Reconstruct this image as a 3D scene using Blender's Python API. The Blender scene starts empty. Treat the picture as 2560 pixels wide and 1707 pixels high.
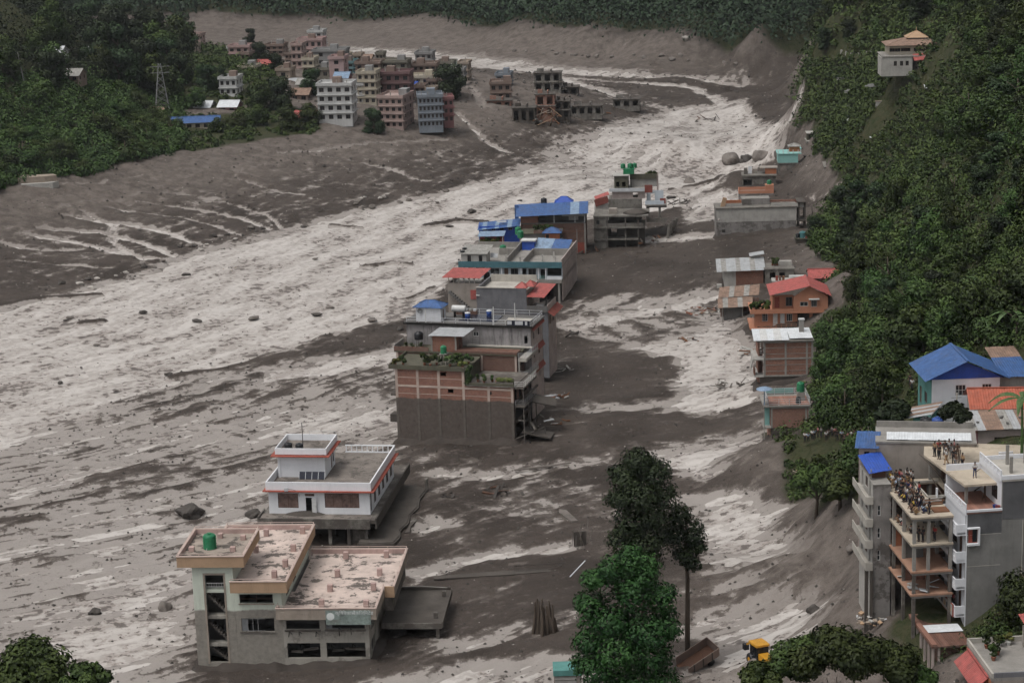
import bpy, bmesh, math, random
import numpy as np
from mathutils import Vector, Matrix, Euler
# ------------------------------------------------------------------ camera, sky, sun, exposure
SC = bpy.context.scene
COL = SC.collection
F_PX, PITCH, ROLL, CAM_H = 5400.0, math.radians(13.74), math.radians(1.8), 105.0
_fw = np.array([0, math.cos(PITCH), -math.sin(PITCH)])
_up0 = np.array([0, math.sin(PITCH), math.cos(PITCH)])
_rt0 = np.array([1.0, 0, 0])
_rt = _rt0 * math.cos(ROLL) - _up0 * math.sin(ROLL)
_up = _up0 * math.cos(ROLL) + _rt0 * math.sin(ROLL)
CAM = np.array([0, 0, CAM_H])
cam_data = bpy.data.cameras.new('camera')
cam_data.sensor_width = 36.0
cam_data.lens = 36.0 * F_PX / 2560.0
cam_data.clip_start = 1.0
cam_data.clip_end = 6000.0
cam = bpy.data.objects.new('camera', cam_data)
COL.objects.link(cam)
m3 = Matrix(((_rt[0], _up[0], -_fw[0]), (_rt[1], _up[1], -_fw[1]), (_rt[2], _up[2], -_fw[2])))
cam.matrix_world = Matrix.Translation(CAM) @ m3.to_4x4()
SC.camera = cam
SUN_EL, SUN_AZ = math.radians(66), math.radians(-125)    # behind thin cloud, high over the left
world = bpy.data.worlds.new('World')
SC.world = world
world.use_nodes = True
nt = world.node_tree
sky = nt.nodes.new('ShaderNodeTexSky')
sky.sky_type = 'NISHITA'
sky.sun_disc = False
sky.sun_elevation = SUN_EL
sky.sun_rotation = SUN_AZ
sky.air_density = 1.0
sky.dust_density = 4.0
sky.ozone_density = 1.0
hs = nt.nodes.new('ShaderNodeHueSaturation')             # a cloud deck greys the sky
hs.inputs['Saturation'].default_value = 0.12
bg = nt.nodes['Background']
nt.links.new(sky.outputs[0], hs.inputs['Color'])
nt.links.new(hs.outputs[0], bg.inputs['Color'])
bg.inputs['Strength'].default_value = 0.10
sun_data = bpy.data.lights.new('sun', 'SUN')
sun_data.energy = 1.1
sun_data.angle = math.radians(25)
sun_data.color = (1.0, 0.96, 0.9)
sun = bpy.data.objects.new('sun', sun_data)
COL.objects.link(sun)
_sd = Vector((math.sin(SUN_AZ) * math.cos(SUN_EL), math.cos(SUN_AZ) * math.cos(SUN_EL), math.sin(SUN_EL)))
sun.rotation_euler = _sd.to_track_quat('Z', 'Y').to_euler()
SC.view_settings.view_transform = 'Standard'
SC.view_settings.look = 'None'
SC.view_settings.exposure = 0.42
SC.view_settings.gamma = 1.0
SC.view_settings.use_curve_mapping = False
SC.cycles.max_bounces = 4
SC.cycles.diffuse_bounces = 2
SC.cycles.glossy_bounces = 1
SC.cycles.transmission_bounces = 2
SC.cycles.transparent_max_bounces = 4
SC.cycles.volume_bounces = 0
SC.cycles.use_adaptive_sampling = True
SC.cycles.adaptive_threshold = 0.03
SC.cycles.adaptive_min_samples = 12
random.seed(7)
RNG = np.random.default_rng(7)
def ray(u, v):
 return _fw + _rt * (u - 1280) / F_PX + _up * (853.5 - v) / F_PX
def P(u, v, z=0.0):
 """world point at height z that the photograph shows at pixel (u, v)"""
 d = ray(u, v)
 return CAM + d * ((z - CAM_H) / d[2])
def DP(u, v, dep):
 return CAM + ray(u, v) * dep
def px_of(p):
 q = np.asarray(p) - CAM
 w = q @ _fw
 return 1280 + F_PX * (q @ _rt) / w, 853.5 - F_PX * (q @ _up) / w, F_PX / w
# ------------------------------------------------------------------ noise
_perm = RNG.permutation(256)
_perm = np.concatenate([_perm, _perm])
_grad = np.stack([np.cos(np.arange(256) * 2.399), np.sin(np.arange(256) * 2.399)], 1)
def pnoise(x, y):
 xi = np.floor(x).astype(int); yi = np.floor(y).astype(int)
 xf = x - xi; yf = y - yi
 u = xf * xf * xf * (xf * (xf * 6 - 15) + 10); v = yf * yf * yf * (yf * (yf * 6 - 15) + 10)
 def g(ix, iy, dx, dy):
  h = _perm[(_perm[ix & 255] + iy) & 255]
  return _grad[h, 0] * dx + _grad[h, 1] * dy
 a = g(xi, yi, xf, yf); b = g(xi + 1, yi, xf - 1, yf)
 c = g(xi, yi + 1, xf, yf - 1); d = g(xi + 1, yi + 1, xf - 1, yf - 1)
 return (a + (b - a) * u) * (1 - v) + (c + (d - c) * u) * v
def fbm(x, y, octs=4, gain=0.5):
 s = 0.0; a = 1.0
 for i in range(octs):
  s = s + a * pnoise(x * 2 ** i + 17.3 * i, y * 2 ** i - 9.1 * i)
  a *= gain
 return s
def sstep(a, b, x):
 t = np.clip((x - a) / (b - a), 0, 1)
 return t * t * (3 - 2 * t)
# ------------------------------------------------------------------ materials
MATS = {}
def _mat(name):
 m = bpy.data.materials.new(name)
 m.use_nodes = True
 MATS[name] = m
 return m, m.node_tree.nodes, m.node_tree.links, m.node_tree.nodes['Principled BSDF']
def _n(nodes, typ, **kw):
 n = nodes.new(typ)
 for k, v in kw.items():
  setattr(n, k, v)
 return n
def _noise(nodes, links, vec, scale, detail=4.0, rough=0.6):
 n = nodes.new('ShaderNodeTexNoise')
 n.inputs['Scale'].default_value = scale
 n.inputs['Detail'].default_value = detail
 n.inputs['Roughness'].default_value = rough
 if vec is not None:
  links.new(vec, n.inputs['Vector'])
 return n.outputs['Fac']
def _map(nodes, links, fac, a, b, lo=0.0, hi=1.0):
 n = nodes.new('ShaderNodeMapRange')
 n.inputs['From Min'].default_value = a; n.inputs['From Max'].default_value = b
 n.inputs['To Min'].default_value = lo; n.inputs['To Max'].default_value = hi
 links.new(fac, n.inputs['Value'])
 return n.outputs['Result']
def _mix(nodes, links, fac, a, b):
 n = nodes.new('ShaderNodeMix'); n.data_type = 'RGBA'
 for sock, val in ((n.inputs[0], fac), (n.inputs[6], a), (n.inputs[7], b)):
  if hasattr(val, 'is_linked') or hasattr(val, 'links'):
   links.new(val, sock)
  elif isinstance(val, (int, float)):
   sock.default_value = val
  else:
   sock.default_value = (*val, 1.0)
 return n.outputs[2]
def _math(nodes, links, op, a, b=None):
 n = nodes.new('ShaderNodeMath'); n.operation = op
 for i, v in enumerate((a, b)):
  if v is None:
   continue
  if isinstance(v, (int, float)):
   n.inputs[i].default_value = v
  else:
   links.new(v, n.inputs[i])
 return n.outputs[0]
def _bump(nodes, links, bsdf, h, strength=0.3, dist=0.1):
 b = nodes.new('ShaderNodeBump')
 b.inputs['Strength'].default_value = strength
 b.inputs['Distance'].default_value = dist
 links.new(h, b.inputs['Height'])
 links.new(b.outputs[0], bsdf.inputs['Normal'])
MUD = (0.072, 0.062, 0.055)
MUDL = (0.15, 0.135, 0.12)
def wallmat(name, col, rough=0.85, var=0.25, stain=0.35, mud=None, stain_col=None, brick=False, muddy=0.0, smear=None, mudcol=None):
 """weathered wall: grain, blotches, run-off streaks; mud = height of the flood line on the wall"""
 if name in MATS:
  return MATS[name]
 m, N, L, B = _mat(name)
 geo = N.new('ShaderNodeNewGeometry')
 pos = geo.outputs['Position']
 tc = N.new('ShaderNodeTexCoord')
 c = np.array(col)
 blot = _noise(N, L, pos, 0.45, 5, 0.65)
 base = _mix(N, L, _map(N, L, blot, 0.3, 0.7), tuple(c * (1 - var)), tuple(np.minimum(c * (1 + var * 0.6), 0.9)))
 if brick:
  sep = N.new('ShaderNodeSeparateXYZ'); L.new(tc.outputs['Object'], sep.inputs[0])
  cmb = N.new('ShaderNodeCombineXYZ'); L.new(sep.outputs[0], cmb.inputs[0]); L.new(sep.outputs[2], cmb.inputs[1])
  br = N.new('ShaderNodeTexBrick'); L.new(cmb.outputs[0], br.inputs['Vector'])
  br.inputs['Scale'].default_value = 1.0
  br.inputs['Brick Width'].default_value = 0.24; br.inputs['Row Height'].default_value = 0.085
  br.inputs['Mortar Size'].default_value = 0.008
  br.inputs['Color1'].default_value = (*(c * 0.75), 1); br.inputs['Color2'].default_value = (*(c * 1.25), 1)
  br.inputs['Mortar'].default_value = (0.24, 0.21, 0.19, 1)
  base = _mix(N, L, _map(N, L, blot, 0.35, 0.75, 0.0, 0.55), br.outputs['Color'], tuple(c * 0.62))
  _bump(N, L, B, br.outputs['Fac'], 0.4, -0.02)
 else:
  gr = _noise(N, L, pos, 9.0, 4, 0.7)
  _bump(N, L, B, gr, 0.25, 0.03)
 if stain:
  mp = N.new('ShaderNodeMapping'); mp.inputs['Scale'].default_value = (1.6, 1.6, 0.16)
  L.new(pos, mp.inputs['Vector'])
  st = _noise(N, L, mp.outputs[0], 1.2, 5, 0.7)
  sc = stain_col or tuple(c * 0.3 + np.array((0.02, 0.018, 0.015)))
  base = _mix(N, L, _map(N, L, st, 0.5, 0.78, 0.0, stain), base, sc)
 if smear:
  sm = _noise(N, L, pos, 0.42, 6, 0.7)
  base = _mix(N, L, _map(N, L, sm, 0.45, 0.58, 0.0, smear * 0.45), base, tuple(c * 0.45 + np.array(MUD) * 0.5))
  base = _mix(N, L, _map(N, L, sm, 0.53, 0.56, 0.0, smear), base, MUD)
 if mud is not None:
  sp = N.new('ShaderNodeSeparateXYZ'); L.new(pos, sp.inputs[0])
  wob = _noise(N, L, pos, 0.5, 6, 0.7)
  z = _math(N, L, 'ADD', sp.outputs[2], _math(N, L, 'MULTIPLY', wob, -1.0))
  f = _map(N, L, z, mud - 0.62, mud - 0.38, 0.93, 0.0)
  mcol = np.array(mudcol or (0.1, 0.088, 0.078))
  mc = _mix(N, L, _map(N, L, _noise(N, L, pos, 1.7, 5, 0.65), 0.3, 0.75), tuple(mcol * 0.72), tuple(mcol * 1.2))
  base = _mix(N, L, f, base, mc)
 if muddy:
  mz = _noise(N, L, pos, 0.35, 6, 0.7)
  base = _mix(N, L, _map(N, L, mz, 0.62 - 0.5 * muddy, 0.8 - 0.5 * muddy), base, (0.095, 0.083, 0.074))
 L.new(base, B.inputs['Base Color'])
 B.inputs['Roughness'].default_value = rough
 B.inputs['Specular IOR Level'].default_value = 0.25
 return m
def plainmat(name, col, rough=0.6, metal=0.0, var=0.15, spec=0.35, dirt=0.0):
 if name in MATS:
  return MATS[name]
 m, N, L, B = _mat(name)
 geo = N.new('ShaderNodeNewGeometry')
 c = np.array(col)
 nz = _noise(N, L, geo.outputs['Position'], 1.3, 5, 0.65)
 base = _mix(N, L, _map(N, L, nz, 0.3, 0.7), tuple(c * (1 - var)), tuple(np.minimum(c * (1 + var), 0.95)))
 if dirt:
  d = _noise(N, L, geo.outputs['Position'], 0.7, 6, 0.75)
  base = _mix(N, L, _map(N, L, d, 0.5, 0.7, 0.0, dirt), base, (0.11, 0.095, 0.08))
 L.new(base, B.inputs['Base Color'])
 B.inputs['Roughness'].default_value = rough
 B.inputs['Metallic'].default_value = metal
 B.inputs['Specular IOR Level'].default_value = spec
 return m
# ------------------------------------------------------------------ mesh helpers
def new_mesh(name, verts, faces, mat=None, smooth=False):
 me = bpy.data.meshes.new(name)
 me.from_pydata([tuple(map(float, v)) for v in verts], [], [tuple(f) for f in faces])
 if mat is not None:
  me.materials.append(mat)
 if smooth:
  me.polygons.foreach_set('use_smooth', [True] * len(me.polygons))
 me.update()
 return me
def quads_mesh(name, co, mat=None, tri=False, smooth=False, cols=None):
 """co: (n, 4 or 3, 3) array of separate faces"""
 n, k, _ = co.shape
 me = bpy.data.meshes.new(name)
 me.vertices.add(n * k)
 me.vertices.foreach_set('co', co.reshape(-1).astype(np.float32))
 me.loops.add(n * k)
 me.loops.foreach_set('vertex_index', np.arange(n * k, dtype=np.int32))
 me.polygons.add(n)
 me.polygons.foreach_set('loop_start', np.arange(0, n * k, k, dtype=np.int32))
 if cols is not None:
  at = me.attributes.new('tint', 'FLOAT', 'POINT')
  at.data.foreach_set('value', np.repeat(cols, k).astype(np.float32))
 if mat is not None:
  me.materials.append(mat)
 me.update(calc_edges=True)
 return me
def link(name, me, parent=None, loc=(0, 0, 0), rz=0.0, rot=None, scale=None):
 o = bpy.data.objects.new(name, me)
 COL.objects.link(o)
 o.location = loc
 o.rotation_euler = rot if rot is not None else (0, 0, rz)
 if scale is not None:
  o.scale = scale if hasattr(scale, '__len__') else (scale,) * 3
 if parent is not None:
  o.parent = parent
 return o
def tag(o, label, cat, group=None, kind=None):
 if label: o['label'] = label
 if cat: o['category'] = cat
 if group: o['group'] = group
 if kind: o['kind'] = kind
 return o
def copy_tree(o, parent=None):
 c = o.copy(); COL.objects.link(c)
 if parent is not None: c.parent = parent
 for ch in o.children:
  copy_tree(ch, c)
 return c
class MB:
 """collects solids into one mesh"""
 def __init__(self):
  self.v = []; self.f = []
 def add(self, verts, faces):
  k = len(self.v)
  self.v += [tuple(p) for p in verts]
  self.f += [tuple(i + k for i in f) for f in faces]
  return self
 def box(self, x0, x1, y0, y1, z0, z1):
  return self.add([(x0, y0, z0), (x1, y0, z0), (x1, y1, z0), (x0, y1, z0), (x0, y0, z1), (x1, y0, z1), (x1, y1, z1), (x0, y1, z1)],
      [(0, 3, 2, 1), (4, 5, 6, 7), (0, 1, 5, 4), (1, 2, 6, 5), (2, 3, 7, 6), (3, 0, 4, 7)])
 def bar(self, a, b, w=0.05, h=None):
  a = Vector(a); b = Vector(b); h = h or w
  d = (b - a).normalized()
  s = d.cross(Vector((0, 0, 1)))
  s = s.normalized() if s.length > 1e-4 else Vector((1, 0, 0))
  t = s.cross(d)
  vs = [p + s * (i * w / 2) + t * (j * h / 2) for p in (a, b) for i, j in ((-1, -1), (1, -1), (1, 1), (-1, 1))]
  return self.add(vs, [(0, 1, 2, 3), (7, 6, 5, 4), (0, 4, 5, 1), (1, 5, 6, 2), (2, 6, 7, 3), (3, 7, 4, 0)])
 def tube(self, pts, rad, n=8, cap=True):
  pts = [Vector(p) for p in pts]
  rad = rad if hasattr(rad, '__len__') else [rad] * len(pts)
  vs = []
  for i, p in enumerate(pts):
   d = (pts[min(i + 1, len(pts) - 1)] - pts[max(i - 1, 0)]).normalized()
   s = d.cross(Vector((0.13, 0.02, 1)) if abs(d.z) < 0.9 else Vector((1, 0.1, 0))).normalized()
   t = d.cross(s)
   vs += [p + (s * math.cos(2 * math.pi * k / n) + t * math.sin(2 * math.pi * k / n)) * rad[i] for k in range(n)]
  fs = [(i * n + k, i * n + (k + 1) % n, (i + 1) * n + (k + 1) % n, (i + 1) * n + k) for i in range(len(pts) - 1) for k in range(n)]
  if cap:
   fs += [tuple(reversed(range(n))), tuple(range((len(pts) - 1) * n, len(pts) * n))]
  return self.add(vs, fs)
 def prism(self, poly, z0, z1):
  n = len(poly)
  vs = [(x, y, z0) for x, y in poly] + [(x, y, z1) for x, y in poly]
  return self.add(vs, [tuple(reversed(range(n))), tuple(range(n, 2 * n))] + [(i, (i + 1) % n, n + (i + 1) % n, n + i) for i in range(n)])
 def lathe(self, prof, n=16, cx=0, cy=0):
  vs = [(cx + r * math.cos(2 * math.pi * k / n), cy + r * math.sin(2 * math.pi * k / n), z) for r, z in prof for k in range(n)]
  fs = [(i * n + k, i * n + (k + 1) % n, (i + 1) * n + (k + 1) % n, (i + 1) * n + k) for i in range(len(prof) - 1) for k in range(n)]
  fs += [tuple(reversed(range(n))), tuple(range((len(prof) - 1) * n, len(prof) * n))]
  return self.add(vs, fs)
 def mesh(self, name, mat, smooth=False):
  return new_mesh(name, self.v, self.f, mat, smooth)
_boxes = {}
def box_mesh(dx, dy, dz, mat):
 k = (round(dx, 3), round(dy, 3), round(dz, 3), mat.name)
 if k not in _boxes:
  _boxes[k] = MB().box(-dx / 2, dx / 2, -dy / 2, dy / 2, -dz / 2, dz / 2).mesh('box', mat)
 return _boxes[k]
_wins = {}
def win_meshes(w, h, style, fm, pm):
 """frame (outer bars plus mullions) and a pane, in the wall plane, centred"""
 k = (round(w, 2), round(h, 2), style, fm.name, pm.name)
 if k in _wins:
  return _wins[k]
 b = 0.07 if w > 0.7 else 0.05
 mb = MB()
 mb.box(-w / 2, w / 2, 0, 0.08, h / 2 - b, h / 2); mb.box(-w / 2, w / 2, 0, 0.08, -h / 2, -h / 2 + b)
 mb.box(-w / 2, -w / 2 + b, 0.002, 0.078, -h / 2 + b, h / 2 - b); mb.box(w / 2 - b, w / 2, 0.002, 0.078, -h / 2 + b, h / 2 - b)
 nx, nz = style
 for i in range(1, nx):
  x = -w / 2 + w * i / nx
  mb.box(x - b * 0.4, x + b * 0.4, 0.004, 0.074, -h / 2 + b, h / 2 - b)
 for i in range(1, nz):
  z = -h / 2 + h * i / nz
  mb.box(-w / 2 + b, w / 2 - b, 0.006, 0.07, z - b * 0.4, z + b * 0.4)
 pane = MB().box(-w / 2 + b, w / 2 - b, 0.035, 0.045, -h / 2 + b, h / 2 - b)
 _wins[k] = (mb.mesh('window', fm), pane.mesh('pane', pm))
 return _wins[k]
class Bd:
 """a thing built from parts in its own frame: x along the front, y away from the viewer, z up"""
 def __init__(s, name, label, cat, loc, yaw=0.0, group=None, tilt=None):
  s.root = bpy.data.objects.new(name, None)
  s.root.empty_display_size = 0.5
  COL.objects.link(s.root)
  s.root.location = tuple(map(float, loc))
  s.root.rotation_euler = (tilt[0], tilt[1], yaw) if tilt else (0, 0, yaw)
  tag(s.root, label, cat, group, 'thing' if name.endswith('wall') or name.endswith('bank') else None)
  s.loc = {}
  s.rot = {}
 def put(s, name, me, c=(0, 0, 0), rz=0.0, par=None, rot=None):
  c = Vector(c)
  if par is None:
   o = link(name, me, s.root, c, rz, rot)
  else:
   d = c - s.loc[par.name]
   a = -s.rot[par.name]
   d = Vector((d.x * math.cos(a) - d.y * math.sin(a), d.x * math.sin(a) + d.y * math.cos(a), d.z))
   o = link(name, me, par, d, rz + a, rot)
  s.loc[o.name] = c; s.rot[o.name] = rz
  return o
 def box(s, name, x0, x1, y0, y1, z0, z1, mat, par=None):
  return s.put(name, box_mesh(abs(x1 - x0), abs(y1 - y0), abs(z1 - z0), mat), ((x0 + x1) / 2, (y0 + y1) / 2, (z0 + z1) / 2), 0.0, par)
 def mb(s, name, mb, mat, par=None, c=(0, 0, 0), smooth=False):
  return s.put(name, mb.mesh(name, mat, smooth), c, 0.0, par)
 def wall(s, a, b, z0, z1, mat, ops=(), t=0.22, name='wall', fm=None, pm=None, sill=None):
  """wall whose outer face runs a -> b (outside on the right hand); ops: (s0, s1, z0, z1, kind[, style])"""
  ax, ay = a; bx, by = b
  Lw = math.hypot(bx - ax, by - ay); ang = math.atan2(by - ay, bx - ax)
  xs = sorted({0.0, Lw, *[o[0] for o in ops], *[o[1] for o in ops]})
  zs = sorted({z0, z1, *[o[2] for o in ops], *[o[3] for o in ops]})
  xs = [x for x in xs if -1e-6 <= x <= Lw + 1e-6]; zs = [z for z in zs if z0 - 1e-6 <= z <= z1 + 1e-6]
  nx, nz = len(xs) - 1, len(zs) - 1
  def solid(i, j):
   if i < 0 or j < 0 or i >= nx or j >= nz: return False
   cx, cz = (xs[i] + xs[i + 1]) / 2, (zs[j] + zs[j + 1]) / 2
   return not any(o[0] < cx < o[1] and o[2] < cz < o[3] for o in ops)
  v, f = [], []
  idx = {}
  def vi(i, j, k):
   key = (i, j, k)
   if key not in idx:
    idx[key] = len(v); v.append((xs[i], k * t, zs[j] - z0))
   return idx[key]
  for i in range(nx):
   for j in range(nz):
    if not solid(i, j): continue
    f.append((vi(i, j, 0), vi(i + 1, j, 0), vi(i + 1, j + 1, 0), vi(i, j + 1, 0)))
    f.append((vi(i, j + 1, 1), vi(i + 1, j + 1, 1), vi(i + 1, j, 1), vi(i, j, 1)))
    if not solid(i - 1, j): f.append((vi(i, j, 1), vi(i, j, 0), vi(i, j + 1, 0), vi(i, j + 1, 1)))
    if not solid(i + 1, j): f.append((vi(i + 1, j, 0), vi(i + 1, j, 1), vi(i + 1, j + 1, 1), vi(i + 1, j + 1, 0)))
    if not solid(i, j - 1): f.append((vi(i, j, 0), vi(i, j, 1), vi(i + 1, j, 1), vi(i + 1, j, 0)))
    if not solid(i, j + 1): f.append((vi(i, j + 1, 1), vi(i, j + 1, 0), vi(i + 1, j + 1, 0), vi(i + 1, j + 1, 1)))
  w = s.put(name, new_mesh(name, v, f, mat), (ax, ay, z0), ang)
  ca, sa = math.cos(ang), math.sin(ang)
  def at(u, n, z):            # n: depth behind the outer face
   return (ax + u * ca - n * sa, ay + u * sa + n * ca, z)
  for o in ops:
   kind = o[4] if len(o) > 4 else 'w'
   if kind == 'o': continue
   cx, cz, ww, hh = (o[0] + o[1]) / 2, (o[2] + o[3]) / 2, o[1] - o[0], o[3] - o[2]
   if kind == 'w':
    st = o[5] if len(o) > 5 else (2, 1)
    fme, pme = win_meshes(ww - 0.01, hh - 0.01, st, fm or MATS['frame_wood'], pm or MATS['pane'])
    wo = s.put('window', fme, at(cx, 0.06, cz), ang)
    s.put('pane', pme, at(cx, 0.06, cz), ang, wo)
    if sill:
     s.put('sill', box_mesh(ww + 0.3, 0.14, 0.1, sill), at(cx, -0.07, o[2] - 0.05), ang, wo)
   elif kind == 'd':
    dm = o[5] if len(o) > 5 else MATS['door_wood']
    do = s.put('door', box_mesh(ww - 0.02, 0.06, hh - 0.02, dm), at(cx, 0.1, cz), ang)
    s.put('handle', box_mesh(0.05, 0.05, 0.16, MATS['steel']), at(cx + ww * 0.36, 0.05, cz - 0.05), ang, do)
   elif kind == 's':     # roller shutter
    mb = MB(); k = max(3, int(hh / 0.14))
    for q in range(k):
     z = -hh / 2 + hh * q / k
     mb.box(-ww / 2 + 0.01, ww / 2 - 0.01, 0.0 if q % 2 else 0.02, 0.05, z, z + hh / k - 0.01)
    s.put('shutter', mb.mesh('shutter', o[5] if len(o) > 5 else MATS['shutter']), at(cx, 0.1, cz), ang)
  return w
 def shell(s, W, D, z0, z1, mat, front=(), right=(), back=(), left=(), t=0.22, x0=0.0, y0=0.0, **kw):
  mats = mat if isinstance(mat, (list, tuple)) else [mat] * 4
  s.wall((x0, y0), (x0 + W, y0), z0, z1, mats[0], front, t, **kw)
  s.wall((x0 + W, y0 + t), (x0 + W, y0 + D - t), z0, z1, mats[1], right, t, **kw)
  s.wall((x0 + W, y0 + D), (x0, y0 + D), z0, z1, mats[2], back, t, **kw)
  s.wall((x0, y0 + D - t), (x0, y0 + t), z0, z1, mats[3], left, t, **kw)
 def slab(s, x0, x1, y0, y1, z, mat, th=0.18, name='floor_slab'):
  return s.box(name, x0, x1, y0, y1, z - th, z, mat)
 def parapet(s, x0, x1, y0, y1, z, h, mat, t=0.14, sides='frbl', cap=None, name='parapet'):
  if 'f' in sides: s.box(name, x0, x1, y0, y0 + t, z, z + h, mat)
  if 'b' in sides: s.box(name, x0, x1, y1 - t, y1, z, z + h, mat)
  if 'l' in sides: s.box(name, x0, x0 + t, y0 + t, y1 - t, z, z + h, mat)
  if 'r' in sides: s.box(name, x1 - t, x1, y0 + t, y1 - t, z, z + h, mat)
  if cap:
   e = 0.04; hh = z + h
   if 'f' in sides: s.box('coping', x0 - e, x1 + e, y0 - e, y0 + t + e, hh + 0.002, hh + 0.072, cap)
   if 'b' in sides: s.box('coping', x0 - e, x1 + e, y1 - t - e, y1 + e, hh + 0.002, hh + 0.072, cap)
   if 'l' in sides: s.box('coping', x0 - e, x0 + t + e, y0 + t + e + 0.002, y1 - t - e - 0.002, hh + 0.002, hh + 0.07, cap)
   if 'r' in sides: s.box('coping', x1 - t - e, x1 + e, y0 + t + e + 0.002, y1 - t - e - 0.002, hh + 0.002, hh + 0.07, cap)
 def rail(s, pts, z, h, mat, n_rails=2, post=1.4, w=0.05):
  mb = MB()
  for (x0, y0), (x1, y1) in zip(pts[:-1], pts[1:]):
   L = math.hypot(x1 - x0, y1 - y0); k = max(1, int(round(L / post)))
   for i in range(k + 1):
    x, y = x0 + (x1 - x0) * i / k, y0 + (y1 - y0) * i / k
    mb.box(x - w / 2, x + w / 2, y - w / 2, y + w / 2, z, z + h)
   for r in range(n_rails):
    zz = z + h * (r + 1) / n_rails - w / 2
    mb.bar((x0, y0, zz), (x1, y1, zz), w * 0.8)
  return s.mb('railing', mb, mat)
 def sheet(s, name, p00, p10, p01, mat, pitch=0.33, amp=0.035, th=0.02, par=None):
  """corrugated sheet: p00 -> p10 across the corrugations, p00 -> p01 along them"""
  p00, p10, p01 = Vector(p00), Vector(p10), Vector(p01)
  a, b = p10 - p00, p01 - p00
  nrm = a.cross(b).normalized()
  if nrm.z < 0: nrm = -nrm
  k = max(2, int(round(a.length / pitch)) * 2)
  c = p00 + a / 2 + b / 2
  v = []
  for i in range(k + 1):
   off = nrm * (amp if i % 2 else 0.0)
   for q, w in ((b * 0, 0), (b, 0), (b * 0, th), (b, th)):
    v.append(p00 + a * i / k + q + off + nrm * w - c)
  f = []
  for i in range(k):
   o, n = 4 * i, 4 * i + 4
   f += [(o + 2, n + 2, n + 3, o + 3), (o, o + 1, n + 1, n), (o, n, n + 2, o + 2), (o + 1, o + 3, n + 3, n + 1)]
  f += [(0, 2, 3, 1), (4 * k, 4 * k + 1, 4 * k + 3, 4 * k + 2)]
  return s.put(name, new_mesh(name, v, f, mat), c, 0.0, par)
 def sheets(s, p00, p10, p01, mat, width=1.05, mats=None, skip=(), jit=0.0, name='roof_sheet'):
  p00, p10, p01 = Vector(p00), Vector(p10), Vector(p01)
  a = p10 - p00; k = max(1, int(round(a.length / width)))
  for i in range(k):
   if i in skip: continue
   mm = mats[i % len(mats)] if mats else mat
   dz = Vector((0, 0, 0.022 * (i % 2) + random.uniform(0, jit)))
   s.sheet(name, p00 + a * (i / k - 0.004) + dz, p00 + a * ((i + 1) / k + 0.004) + dz, p01 + a * (i / k - 0.004) + dz, mm)
 def gable(s, x0, x1, y0, y1, z, rise, mat, ov=0.4, along='x', width=1.05, gmat=None):
  """two slopes; ridge runs along the given axis"""
  if along == 'x':
   ym = (y0 + y1) / 2; k = rise / (ym - y0)
   s.sheets((x0 - ov, y0 - ov, z - ov * k), (x1 + ov, y0 - ov, z - ov * k), (x0 - ov, ym, z + rise), mat, width)
   s.sheets((x0 - ov, y1 + ov, z - ov * k), (x1 + ov, y1 + ov, z - ov * k), (x0 - ov, ym, z + rise), mat, width)
   s.mb('ridge_cap', MB().bar((x0 - ov, ym, z + rise + 0.08), (x1 + ov, ym, z + rise + 0.08), 0.35, 0.05), mat)
   if gmat:
    for x in (x0, x1 - 0.2):
     s.mb('gable_wall', MB().add([(x, y0, z), (x, y1, z), (x, ym, z + rise - 0.02), (x + .2, y0, z), (x + .2, y1, z), (x + .2, ym, z + rise - 0.02)],
            [(0, 1, 2), (5, 4, 3), (0, 3, 4, 1), (1, 4, 5, 2), (2, 5, 3, 0)]), gmat)
  else:
   xm = (x0 + x1) / 2; k = rise / (xm - x0)
   s.sheets((x0 - ov, y0 - ov, z - ov * k), (x0 - ov, y1 + ov, z - ov * k), (xm, y0 - ov, z + rise), mat, width)
   s.sheets((x1 + ov, y0 - ov, z - ov * k), (x1 + ov, y1 + ov, z - ov * k), (xm, y0 - ov, z + rise), mat, width)
   s.mb('ridge_cap', MB().bar((xm, y0 - ov, z + rise + 0.08), (xm, y1 + ov, z + rise + 0.08), 0.35, 0.05), mat)
   if gmat:
    for y in (y0, y1 - 0.2):
     s.mb('gable_wall', MB().add([(x0, y, z), (x1, y, z), (xm, y, z + rise - 0.02), (x0, y + .2, z), (x1, y + .2, z), (xm, y + .2, z + rise - 0.02)],
            [(0, 1, 2), (5, 4, 3), (0, 3, 4, 1), (1, 4, 5, 2), (2, 5, 3, 0)]), gmat)
 def world(s, x, y, z):
  return Matrix.LocRotScale(s.root.location, s.root.rotation_euler, None) @ Vector((x, y, z))
# common materials
plainmat('frame_wood', (0.09, 0.05, 0.035), 0.6)
plainmat('frame_white', (0.55, 0.55, 0.54), 0.5)
plainmat('frame_grey', (0.2, 0.2, 0.2), 0.5)
plainmat('door_wood', (0.11, 0.055, 0.035), 0.6)
plainmat('door_white', (0.6, 0.6, 0.6), 0.5)
plainmat('steel', (0.35, 0.35, 0.36), 0.4, 0.6)
plainmat('steel_pale', (0.55, 0.56, 0.58), 0.45, 0.2)
plainmat('rust', (0.16, 0.075, 0.04), 0.9)
plainmat('pane', (0.02, 0.023, 0.027), 0.12, spec=0.5)
plainmat('pane_curtain', (0.17, 0.115, 0.1), 0.35, var=0.5)
plainmat('shutter', (0.2, 0.21, 0.22), 0.5, 0.3)
plainmat('dark_void', (0.015, 0.014, 0.013), 0.9)
wallmat('concrete', (0.27, 0.255, 0.235), stain=0.45)
wallmat('concrete_pale', (0.42, 0.395, 0.355), stain=0.3)
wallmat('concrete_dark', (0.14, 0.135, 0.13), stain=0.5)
wallmat('concrete_muddy', (0.25, 0.235, 0.21), stain=0.4, muddy=0.55)
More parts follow.
